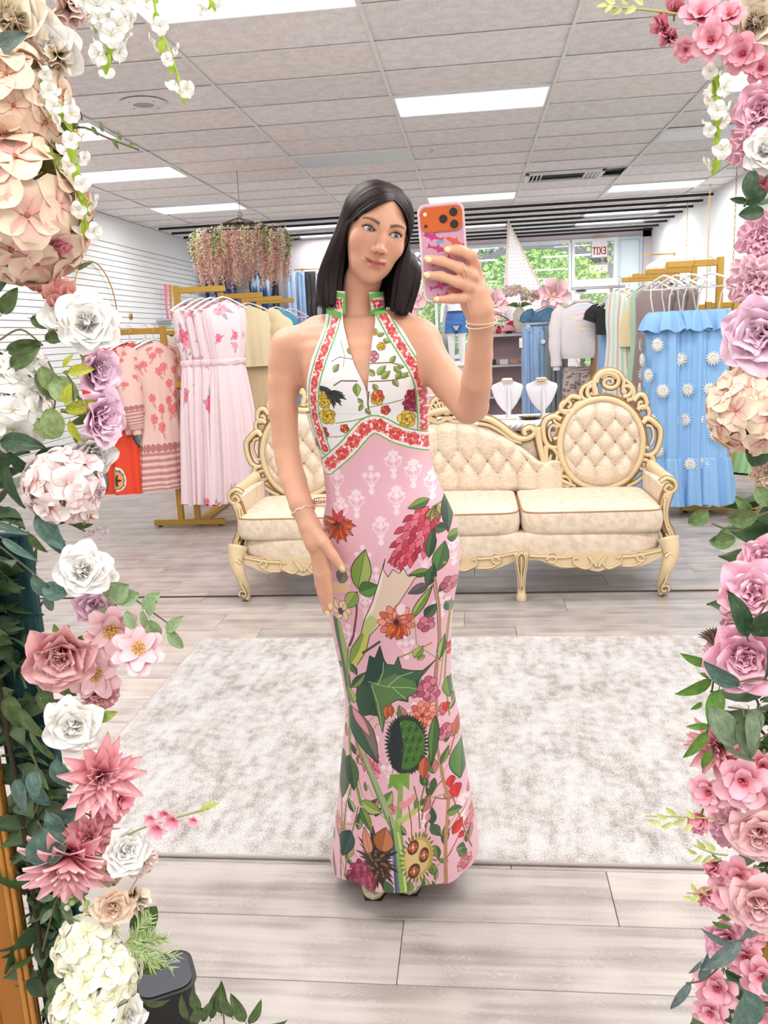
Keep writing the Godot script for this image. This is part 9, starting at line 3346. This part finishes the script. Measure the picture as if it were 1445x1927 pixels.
	for e in [
		["eucalyptus_leaf_sprig","grey",[P(-0.558,1.72,-1.03),P(-0.539,1.714,-1.03),P(-0.523,1.711,-1.03)],[[P(-0.557,1.722,-1.03),-75,0.052,0.42]],"broad grey-green leaf between ivory rose and peach hydrangea"],
		["eucalyptus_sprig","olive",[P(-0.579,1.608,-1.06),P(-0.547,1.634,-1.06),P(-0.52,1.628,-1.06),P(-0.477,1.639,-1.06),P(-0.444,1.625,-1.06),P(-0.404,1.608,-1.06)],[[P(-0.56,1.631,-1.06),-60,0.031,0.75],[P(-0.54,1.624,-1.06),-110,0.035,0.85],[P(-0.5,1.634,-1.06),-62,0.028,0.6],[P(-0.562,1.631,-1.06),20,0.02,0.7],[P(-0.469,1.645,-1.06),10,0.013,0.5],[P(-0.458,1.637,-1.06),-150,0.013,0.45],[P(-0.444,1.629,-1.06),10,0.013,0.4],[P(-0.434,1.622,-1.06),-160,0.013,0.4],[P(-0.423,1.619,-1.06),20,0.011,0.4],[P(-0.411,1.612,-1.06),-100,0.011,0.4],[P(-0.51,1.624,-1.06),-175,0.023,0.3]],"thin eucalyptus twig reaching right over the ceiling at upper left"],
		["leafy_twig","lime",[P(-0.534,1.602,-1.04),P(-0.516,1.582,-1.04),P(-0.505,1.563,-1.04)],[[P(-0.528,1.595,-1.04),-55,0.03,0.85],[P(-0.516,1.589,-1.04),-70,0.028,0.9],[P(-0.512,1.568,-1.04),-60,0.028,0.85],[P(-0.523,1.56,-1.04),-115,0.026,0.8],[P(-0.529,1.583,-1.04),-20,0.02,0.8]],"twig of translucent lime round leaves beside the big hydrangea"],
		["rose_leaf_sprig","olive",[P(-0.55,1.529,-1.05),P(-0.529,1.521,-1.05),P(-0.509,1.514,-1.05)],[[P(-0.54,1.54,-1.05),-60,0.031,0.45],[P(-0.553,1.503,-1.05),-150,0.027,0.5],[P(-0.494,1.469,-1.05),-75,0.023,0.3]],"olive rose leaves around the bright pink rosebud"],
		["hydrangea_leaf_sprig","moss",[P(-0.614,1.387,-1.05),P(-0.583,1.399,-1.05),P(-0.556,1.377,-1.05)],[[P(-0.601,1.42,-1.05),-40,0.041,0.5],[P(-0.601,1.373,-1.05),-80,0.046,0.55],[P(-0.566,1.412,-1.05),-110,0.034,0.5],[P(-0.597,1.352,-1.05),-60,0.049,0.45],[P(-0.545,1.384,-1.05),-70,0.035,0.5],[P(-0.563,1.343,-1.05),-140,0.046,0.6]],"mossy oval leaves left of the open white rose"],
		["sepal_sprig","chartreuse",[P(-0.507,1.344,-1),P(-0.498,1.33,-1),P(-0.499,1.297,-1)],[[P(-0.498,1.343,-1),-85,0.034,0.45],[P(-0.507,1.297,-1),-80,0.043,0.42],[P(-0.506,1.304,-1),-20,0.029,0.5],[P(-0.502,1.284,-1),-160,0.031,0.45],[P(-0.503,1.35,-1),-40,0.02,0.4]],"yellow-green pointed sepals beside the lilac peonies"],
		["ivy_leaf_sprig","pale",[P(-0.541,1.357,-1.03),P(-0.534,1.33,-1.03),P(-0.543,1.289,-1.03)],[[P(-0.548,1.351,-1.03),-150,0.041,0.8],[P(-0.538,1.33,-1.03),-120,0.042,0.8],[P(-0.545,1.297,-1.03),-170,0.039,0.8],[P(-0.566,1.283,-1.03),-130,0.035,0.8]],"pale veined ivy leaves left of the lilac peonies"],
		["glossy_leaf_sprig","deep",[P(-0.605,1.255,-1.04),P(-0.584,1.247,-1.04),P(-0.548,1.239,-1.04)],[[P(-0.62,1.256,-1.04),-100,0.064,0.4],[P(-0.615,1.241,-1.04),-120,0.057,0.42],[P(-0.579,1.231,-1.04),-70,0.042,0.4],[P(-0.617,1.227,-1.04),-160,0.064,0.42],[P(-0.628,1.256,-1.04),160,0.042,0.4]],"deep glossy green leaves at the left edge under white blossoms"],
		["eucalyptus_leaf_sprig","bluegreen",[P(-0.644,1.122,-1.02),P(-0.61,1.092,-1.02),P(-0.57,1.054,-1.02)],[[P(-0.632,1.152,-1.02),-110,0.05,0.25],[P(-0.627,1.13,-1.02),-125,0.057,0.22],[P(-0.578,1.158,-1.02),-140,0.063,0.42],[P(-0.563,1.164,-1.02),-165,0.06,0.42],[P(-0.59,1.077,-1.02),-150,0.036,0.7],[P(-0.577,1.062,-1.02),-110,0.033,0.8],[P(-0.567,1.054,-1.02),160,0.029,0.7]],"blue-green eucalyptus leaves left of the crisp white rose"],
		["rose_leaf_sprig","moss",[P(-0.58,1.151,-1.05),P(-0.551,1.139,-1.05),P(-0.53,1.128,-1.05)],[[P(-0.58,1.151,-1.05),-95,0.043,0.4],[P(-0.575,1.136,-1.05),-130,0.029,0.5],[P(-0.544,1.139,-1.05),-90,0.029,0.4],[P(-0.606,1.129,-1.05),-150,0.036,0.5]],"serrated mossy leaves under the peach tulip bud"],
		["eucalyptus_sprig","silver",[P(-0.506,1.067,-1.03),P(-0.478,1.05,-1.03),P(-0.45,1.027,-1.03),P(-0.416,1,-1.03)],[[P(-0.497,1.043,-1.03),-60,0.04,0.85],[P(-0.485,1.037,-1.03),-75,0.033,0.7],[P(-0.45,1.026,-1.03),-50,0.03,0.6],[P(-0.441,1.016,-1.03),-20,0.026,0.55],[P(-0.451,1.02,-1.03),-165,0.03,0.55],[P(-0.442,1.008,-1.03),-165,0.03,0.7],[P(-0.418,0.993,-1.03),-48,0.032,0.5],[P(-0.415,0.996,-1.03),-150,0.032,0.62],[P(-0.503,1.028,-1.03),170,0.03,0.7],[P(-0.474,1.02,-1.03),-160,0.026,0.6]],"silver-green eucalyptus sprig over the floor joint strip"],
		["rose_leaf_sprig","moss",[P(-0.651,0.927,-1.05),P(-0.629,0.911,-1.05),P(-0.609,0.886,-1.05)],[[P(-0.623,0.901,-1.05),-150,0.053,0.5],[P(-0.659,0.87,-1.05),-140,0.061,0.4],[P(-0.672,0.894,-1.05),-170,0.061,0.4],[P(-0.598,0.903,-1.05),-120,0.03,0.5],[P(-0.648,0.836,-1.05),-150,0.046,0.2],[P(-0.642,0.82,-1.05),-140,0.046,0.18]],"mossy leaves between dusty peony and large white rose"],
		["eucalyptus_leaf_sprig","bluegreen",[P(-0.616,0.827,-0.99),P(-0.608,0.779,-0.99),P(-0.63,0.729,-0.99)],[[P(-0.578,0.824,-0.99),-172,0.048,0.68],[P(-0.628,0.799,-0.99),-155,0.059,0.5],[P(-0.63,0.796,-0.99),165,0.066,0.5],[P(-0.608,0.811,-0.99),175,0.044,0.5],[P(-0.6,0.746,-0.99),-150,0.037,0.6],[P(-0.59,0.726,-0.99),-60,0.03,0.7],[P(-0.598,0.738,-0.99),-90,0.034,0.6]],"blue-green eucalyptus leaves below the large white rose"],
		["eucalyptus_leaf_sprig","bluegreen",[P(-0.61,0.738,-0.97),P(-0.599,0.71,-0.97),P(-0.596,0.677,-0.97)],[[P(-0.597,0.733,-0.97),178,0.054,0.98],[P(-0.59,0.673,-0.97),-178,0.034,0.3]],"single large round blue-green leaf on the big pink dahlia"],
		["leafy_twig","lime",[P(-0.574,0.728,-1.02),P(-0.567,0.72,-1.02),P(-0.56,0.716,-1.02)],[[P(-0.573,0.711,-1.02),-165,0.034,0.4],[P(-0.574,0.795,-1.02),-70,0.03,0.4],[P(-0.528,0.872,-1.02),-75,0.033,0.5]],"small bright leaves between the two dahlias"],
		["hydrangea_leaf_sprig","moss",[P(-0.531,0.558,-1.04),P(-0.516,0.541,-1.04),P(-0.501,0.532,-1.04)],[[P(-0.522,0.518,-1.04),-45,0.05,0.75],[P(-0.526,0.457,-1.04),-100,0.04,0.6],[P(-0.558,0.399,-1.04),-70,0.044,0.42],[P(-0.525,0.387,-1.04),-85,0.041,0.42],[P(-0.652,0.404,-1.04),150,0.049,0.5],[P(-0.656,0.433,-1.04),170,0.049,0.5]],"mossy leaves behind the green spray at lower left"],
		["leafy_twig","sage",[P(-0.584,0.639,-1),P(-0.613,0.604,-1),P(-0.651,0.505,-1)],[[P(-0.613,0.604,-1),100,0.035,0.3],[P(-0.606,0.595,-1),-170,0.046,0.3],[P(-0.619,0.586,-1),140,0.031,0.3],[P(-0.606,0.586,-1),-120,0.034,0.3]],"grey lobed leaf twig under the big pink dahlia"],
		["leafy_plant","moss",[P(-0.433,0.177,-1.12),P(-0.432,0.24,-1.12),P(-0.431,0.302,-1.12)],[[P(-0.449,0.294,-1.12),-15,0.06,0.3],[P(-0.433,0.3,-1.12),-5,0.065,0.28],[P(-0.464,0.288,-1.12),-30,0.05,0.32],[P(-0.482,0.279,-1.12),-20,0.044,0.4],[P(-0.413,0.301,-1.12),12,0.062,0.28],[P(-0.394,0.287,-1.12),25,0.05,0.4],[P(-0.388,0.282,-1.12),-35,0.044,0.4],[P(-0.37,0.278,-1.12),-70,0.05,0.35],[P(-0.469,0.311,-1.12),8,0.04,0.45],[P(-0.463,0.301,-1.12),-60,0.024,0.5],[P(-0.456,0.301,-1.12),60,0.022,0.5],[P(-0.491,0.287,-1.12),5,0.05,0.3]],"leafy green plant at the bottom edge beside the speaker"],
		["rose_leaf_sprig","deep",[P(0.325,1.521,-1),P(0.311,1.511,-1),P(0.301,1.49,-1)],[[P(0.306,1.525,-1),178,0.03,0.6],[P(0.323,1.505,-1),120,0.024,0.7],[P(0.318,1.482,-1),95,0.027,0.6],[P(0.301,1.495,-1),80,0.018,0.4]],"dark green rose leaves at the upper right edge"],
		["rose_leaf_sprig","chartreuse",[P(0.335,1.315,-1),P(0.323,1.314,-1),P(0.312,1.312,-1)],[[P(0.332,1.317,-1),105,0.024,0.25],[P(0.326,1.309,-1),95,0.021,0.25]],"slim chartreuse leaves under the big lilac peony"],
		["eucalyptus_leaf_sprig","deep",[P(0.336,1.231,-0.99),P(0.323,1.243,-0.99),P(0.308,1.25,-0.99)],[[P(0.332,1.24,-0.99),160,0.04,0.8],[P(0.317,1.245,-0.99),110,0.017,0.6],[P(0.319,1.25,-0.99),60,0.013,0.5],[P(0.326,1.246,-0.99),150,0.021,0.6]],"dark eucalyptus leaves before the mint dress hem"],
		["eucalyptus_sprig","net",[P(0.338,1.15,-0.98),P(0.322,1.142,-0.98),P(0.302,1.127,-0.98),P(0.274,1.137,-0.98)],[[P(0.322,1.147,-0.98),95,0.032,0.85],[P(0.314,1.151,-0.98),40,0.027,0.5],[P(0.268,1.153,-0.98),130,0.026,0.8],[P(0.3,1.119,-0.98),95,0.029,0.75],[P(0.292,1.133,-0.98),140,0.027,0.5],[P(0.333,1.158,-0.98),30,0.025,0.7]],"netted eucalyptus sprig reaching left over the floor at right"],
		["eucalyptus_leaf_sprig","deep",[P(0.331,1.052,-0.95),P(0.32,1.033,-0.95),P(0.306,1.026,-0.95)],[[P(0.309,1.009,-0.95),20,0.059,0.4],[P(0.311,1.016,-0.95),-45,0.046,0.85],[P(0.33,1.007,-0.95),178,0.049,0.2]],"broad dark leaves on the bright cupped peony"],
		["eucalyptus_leaf_sprig","bluegreen",[P(0.336,0.954,-0.95),P(0.321,0.956,-0.95),P(0.302,0.951,-0.95)],[[P(0.302,0.948,-0.95),50,0.053,0.45]],"long blue-green leaf crossing the large deep peony"],
		["bay_leaf_sprig","fresh",[P(0.292,0.953,-1),P(0.287,0.918,-1),P(0.283,0.853,-1)],[[P(0.283,0.957,-1),80,0.038,0.42],[P(0.285,0.935,-1),115,0.048,0.42],[P(0.292,0.925,-1),170,0.049,0.45],[P(0.274,0.905,-1),125,0.017,0.5],[P(0.282,0.875,-1),95,0.027,0.35],[P(0.281,0.866,-1),145,0.047,0.36],[P(0.285,0.84,-1),170,0.031,0.4],[P(0.284,0.939,-1),70,0.016,0.4]],"fresh green pointed leaves at right over the rug"],
		["eucalyptus_leaf_sprig","sage",[P(0.338,0.909,-0.96),P(0.314,0.912,-0.96),P(0.295,0.915,-0.96)],[[P(0.272,0.915,-0.96),-150,0.054,0.6],[P(0.311,0.908,-0.96),-170,0.061,0.45],[P(0.316,0.915,-0.96),178,0.051,0.4],[P(0.33,0.915,-0.96),165,0.044,0.5],[P(0.288,0.872,-0.96),-125,0.052,0.16]],"sage eucalyptus leaves above the right pink dahlia"],
		["leafy_twig","deep",[P(0.364,0.85,-1.02),P(0.348,0.836,-1.02),P(0.336,0.821,-1.02)],[[P(0.348,0.85,-1.02),160,0.034,0.5],[P(0.364,0.787,-1.02),150,0.028,0.5],[P(0.317,0.79,-1.02),170,0.028,0.5]],"dark leaves behind the pink blossoms at right"],
		["bud_spike","limebud",[P(0.31,0.738,-1),P(0.274,0.742,-1),P(0.21,0.743,-1)],[[P(0.227,0.74,-1),100,0.012,0.55],[P(0.234,0.744,-1),60,0.014,0.55],[P(0.242,0.738,-1),120,0.015,0.55],[P(0.248,0.746,-1),60,0.015,0.55],[P(0.259,0.74,-1),110,0.017,0.55],[P(0.268,0.748,-1),40,0.016,0.5],[P(0.22,0.741,-1),90,0.011,0.4],[P(0.267,0.736,-1),130,0.015,0.5]],"pale green bud spike pointing left over the rug"],
		["bud_spike","limebud",[P(0.315,0.688,-1),P(0.295,0.691,-1),P(0.272,0.702,-1)],[[P(0.274,0.694,-1),60,0.015,0.5],[P(0.281,0.691,-1),130,0.015,0.5],[P(0.286,0.698,-1),40,0.017,0.5],[P(0.293,0.689,-1),140,0.017,0.5],[P(0.299,0.695,-1),50,0.017,0.5],[P(0.306,0.686,-1),120,0.015,0.5]],"pale green bud cluster above the rug corner at right"],
		["bud_spike","limebud",[P(0.304,0.644,-1),P(0.284,0.632,-1),P(0.265,0.631,-1)],[[P(0.269,0.631,-1),80,0.014,0.5],[P(0.276,0.636,-1),30,0.014,0.5],[P(0.281,0.628,-1),130,0.014,0.5],[P(0.288,0.635,-1),40,0.014,0.5],[P(0.325,0.617,-1),150,0.018,0.5],[P(0.332,0.613,-1),40,0.018,0.5]],"little green bud tip pointing left at lower right"],
		["leafy_twig","fresh",[P(0.326,0.593,-1),P(0.316,0.597,-1),P(0.306,0.594,-1)],[[P(0.321,0.589,-1),80,0.024,0.6],[P(0.322,0.597,-1),60,0.017,0.6]],"fresh green leaf left of the lower ranunculus"],
		["eucalyptus_leaf_sprig","slate",[P(0.339,0.614,-0.96),P(0.315,0.578,-0.96),P(0.283,0.536,-0.96),P(0.257,0.527,-0.96)],[[P(0.309,0.597,-0.96),55,0.048,0.26],[P(0.274,0.536,-0.96),-10,0.043,0.28],[P(0.274,0.568,-0.96),150,0.03,0.22],[P(0.322,0.597,-0.96),130,0.065,0.36],[P(0.263,0.532,-0.96),150,0.053,0.2],[P(0.327,0.601,-0.96),-30,0.03,0.5]],"drooping slate-green eucalyptus at lower right"],
		["eucalyptus_leaf_sprig","bluegreen",[P(0.324,0.446,-0.93),P(0.319,0.486,-0.93),P(0.316,0.518,-0.93)],[[P(0.317,0.49,-0.93),0,0.061,0.92],[P(0.275,0.584,-0.93),178,0.017,0.4],[P(0.344,0.573,-0.93),-170,0.026,0.6]],"large round leaf at the bottom right"],
		["eucalyptus_leaf_sprig","olive",[P(0.252,0.442,-0.93),P(0.254,0.474,-0.93),P(0.256,0.491,-0.93)],[[P(0.255,0.465,-0.93),2,0.048,0.9]],"round olive leaf at the bottom edge, right side"],
		["bud_spike","limebud",[P(0.246,1.695,-1.03),P(0.206,1.704,-1.03),P(0.149,1.713,-1.03)],[[P(0.155,1.711,-1.03),90,0.012,0.4],[P(0.165,1.714,-1.03),60,0.012,0.5],[P(0.171,1.709,-1.03),120,0.013,0.5],[P(0.179,1.713,-1.03),50,0.013,0.5],[P(0.187,1.708,-1.03),110,0.014,0.5],[P(0.195,1.711,-1.03),60,0.012,0.5],[P(0.16,1.709,-1.03),130,0.011,0.5]],"pale green bud spike at the top right edge"]]:
		var at: Vector3 = e[2][0]
		var t := thing(e[0],e[4],"foliage",at,0,"leaf sprigs around the frame")
		var sp := spline(e[2],5)
		for i in sp.size():
			sp[i] -= at
		var sb := MB.new()
		sb.tube(sp,0.0013,6)
		mbput("stem",sb,mat(Color(0.4,0.36,0.24) if e[0] != "bud_spike" else Color(0.66,0.68,0.42),0.7),t)
		for l in e[3]:
			var o := put("bud" if e[0] == "bud_spike" else "leaf",leaf_mesh(l[3]),leaf_mat(e[1]),t)
			var b := Basis(Vector3(0,0,1),deg_to_rad(l[1])) * Basis(Vector3.UP,r.randf_range(-0.5,0.5)) * Basis(Vector3.RIGHT,r.randf_range(-0.2,0.25))
			o.transform = Transform3D(b * Basis.from_scale(Vector3(1,1,1) * l[2]),l[0] - at + Vector3(0,0,r.randf_range(0,0.012)))
	strand([P(-0.513,1.702,-1.04),P(-0.497,1.671,-1.04),P(-0.481,1.649,-1.04),P(-0.477,1.604,-1.04),P(-0.476,1.561,-1.04),P(-0.473,1.514,-1.04)],22,0.05,"long strand of white blossoms hanging at upper left",r)
	strand([P(-0.367,1.79,-1.06),P(-0.365,1.749,-1.06),P(-0.353,1.713,-1.06),P(-0.341,1.666,-1.06)],9,0.042,"strand of white blossoms hanging before the nearest ceiling panel",r)
	strand([P(-0.446,1.787,-1.05),P(-0.427,1.757,-1.05),P(-0.416,1.739,-1.05),P(-0.433,1.706,-1.05)],16,0.055,"thick cluster of white stock at the top left",r)
	strand([P(-0.408,1.787,-1.06),P(-0.408,1.77,-1.06),P(-0.419,1.749,-1.06)],8,0.055,"short white stock beside the thick cluster",r)
	strand([P(-0.296,1.781,-1.06),P(-0.299,1.762,-1.06),P(-0.302,1.757,-1.06)],2,0.04,"single white blossom tip at the top edge",r)
	strand([P(0.27,1.646,-1.03),P(0.277,1.613,-1.03),P(0.275,1.585,-1.03),P(0.28,1.546,-1.03)],13,0.042,"strand of white blossoms hanging at upper right",r)
	# pink blossom spray at lower left, over the rug
	var bt := thing("pink_blossom_spray","pink blossom spray reaching right over the rug","artificial flower",P(-0.531,0.681,-1))
	var bs := MB.new()
	var o0: Vector3 = P(-0.531,0.681,-1)
	var bp: Array = [P(-0.531,0.681,-1),P(-0.481,0.708,-1),P(-0.433,0.725,-1),P(-0.374,0.744,-1)]
	bs.tube(spline(bp.map(func(q): return q - o0),6),0.0015,6)
	mbput("stem",bs,mat(Color(0.55,0.58,0.36),0.7),bt)
	for q in [[P(-0.451,0.713,-1),0.042],[P(-0.423,0.733,-0.99),0.042],[P(-0.438,0.735,-1),0.034],[P(-0.398,0.726,-1),0.026],[P(-0.459,0.728,-1),0.03]]:
		for i in 5:
			var a := TAU * i / 5
			var y := Vector3(cos(a),sin(a),0.7).normalized()
			var p := put("petal",petal("pinkb",6),vmat(0.62,Color(0.4,0.33,0.33)),bt)
			var x := y.cross(Vector3(0,0,1)).normalized()
			p.transform = Transform3D(Basis(x,y,x.cross(y)) * Basis.from_scale(Vector3.ONE * q[1]),q[0] - o0)
	for i in 7:
		var p := put("bud",leaf_mesh(0.4),leaf_mat("limebud"),bt)
		p.transform = Transform3D(Basis(Vector3(0,0,1),-1.2 + 0.3 * (i % 3)) * Basis.from_scale(Vector3.ONE * 0.016),P(-0.392,0.737,-1) - o0 + Vector3(0.003 * i,0.0015 * i,0))
	# berries, fine green spray, filler, brown feather
	var be := thing("berry_sprig","little white and green berries under the big pink dahlia","artificial flower",P(-0.577,0.595,-0.99))
	for i in 9:
		var b := MB.new()
		var p := Vector3(-0.02 + 0.011 * (i % 4),-0.012 * (i / 3) + 0.016,0.004 * (i % 2))
		b.ball(p,Vector3.ONE * 0.0045,8,6)
		mbput("berry",b,mat([Color(0.85,0.86,0.78),Color(0.66,0.73,0.42)][i % 2],0.4),be)
		var sk := MB.new()
		sk.tube([p,Vector3(0,0.02,-0.006)],0.0008,5)
		mbput("stalk",sk,mat(Color(0.5,0.58,0.3),0.7),be)
	var sg := thing("fine_green_spray","feathery light green spray over the floor at lower left","foliage",P(-0.522,0.523,-1))
	for k in 11:
		var b := MB.new()
		var a := -0.75 + k * 0.17
		var L := r.randf_range(0.055,0.085)
		b.tint = Color(0.3,0.42,0.12)
		var tip := Vector3(cos(a) * L,sin(a) * L * 0.8,r.randf_range(-0.01,0.02))
		b.tube([Vector3.ZERO,tip],0.0009,5)
		for q in 30:
			var u := 0.2 + 0.8 * q / 30.0
			var d := Vector3(cos(a + (0.7 if q % 2 else -0.7)),sin(a + (0.7 if q % 2 else -0.7)),r.randf_range(-0.5,0.5)) * 0.015
			b.tint = [Color(0.32,0.46,0.14),Color(0.42,0.55,0.2),Color(0.6,0.68,0.5)][q % 3]
			b.tube([tip * u,tip * u + d],[0.0009,0.0004],4)
		mbput("frond",b,vmat(0.6),sg,true)
	for k in 3:
		var f := thing("filler_sprig",["lilac filler florets beside the peach tulip bud","lilac filler florets above the crisp white rose","lilac filler florets beside the pink tinged hydrangea"][k],"artificial flower",[P(-0.495,1.188,-1.02),P(-0.498,1.13,-1.02),P(-0.501,1.177,-1.02)][k],0,"lilac filler florets")
		for i in 5:
			var b := MB.new()
			for q in 4:
				b.ball(Vector3(0.006 * i - 0.012 + r.randfn() * 0.002,0.004 * (i % 3) + r.randfn() * 0.002,r.randfn() * 0.002),Vector3(0.003,0.002,0.003),6,4)
			mbput("floret",b,mat(Color(0.72,0.62,0.66),0.7),f)
	var sh := thing("brown_feather","small fuzzy brown feather left of the pale pink carnation","artificial flower",P(0.283,0.98,-1.02))  # a fuzzy brown feather among the flowers
	for k in 26:
		var b := MB.new()
		var a := 0.6 + 1.9 * k / 25.0
		b.tube([Vector3(0.012,-0.012,0),Vector3(0.012 + cos(a) * 0.016,-0.012 + sin(a) * 0.02,0.002 * (k % 3)),Vector3(0.01 + cos(a) * 0.026,-0.012 + sin(a) * 0.026,0.004 * (k % 2))],[0.0012,0.0016,0.0004],5)
		mbput("barb",b,mat([Color(0.33,0.26,0.2),Color(0.5,0.42,0.36)][k % 2],0.9),sh)
	# portable speaker on the floor
	var pa: Vector3 = P(-0.582,0.255,-1.2)
	var sp := thing("portable_speaker","black portable speaker at the bottom left among the flowers","speaker",Vector3(pa.x,0,-1.24))
	var hh := pa.y
	var so := PackedVector2Array()
	for q in 4:
		for i in 6:
			var a := PI / 2 * q + PI / 10 * i
			so.append(Vector2((0.05 - 0.026) * (1 if q == 0 or q == 3 else -1) + cos(a) * 0.026,(0.05 - 0.026) * (1 if q < 2 else -1) + sin(a) * 0.026))
	var xf := Transform3D(Basis(Vector3.UP,0.5) * Basis(Vector3(1,0,0),Vector3(0,0,-1),Vector3(0,1,0)),Vector3(0,0.001,0))
	var body := MB.new()
	body.slab(so,hh,xf,0.005)
	mbput("body",body,mat(Color(0.05,0.05,0.055),0.35),sp)
	var tp := MB.new()
	var so2 := PackedVector2Array()
	for q in so:
		so2.append(q * 0.92)
	tp.slab(so2,0.003,Transform3D(xf.basis,Vector3(0,hh,0)),0.001)
	mbput("top_panel",tp,mat(Color(0.22,0.23,0.27),0.55),sp)
	var wd := Node3D.new()
	wd.name = "wordmark"
	sp.add_child(wd)
	wd.transform = Transform3D(xf.basis * Basis(Vector3(0,0,1),-0.35),Vector3(0.006,hh + 0.0032,-0.03))
	letters("ANKER",0.0075,mat(Color(0.5,0.5,0.53),0.5),wd,Vector3.ZERO,true,0.9,"letter",0.0004)
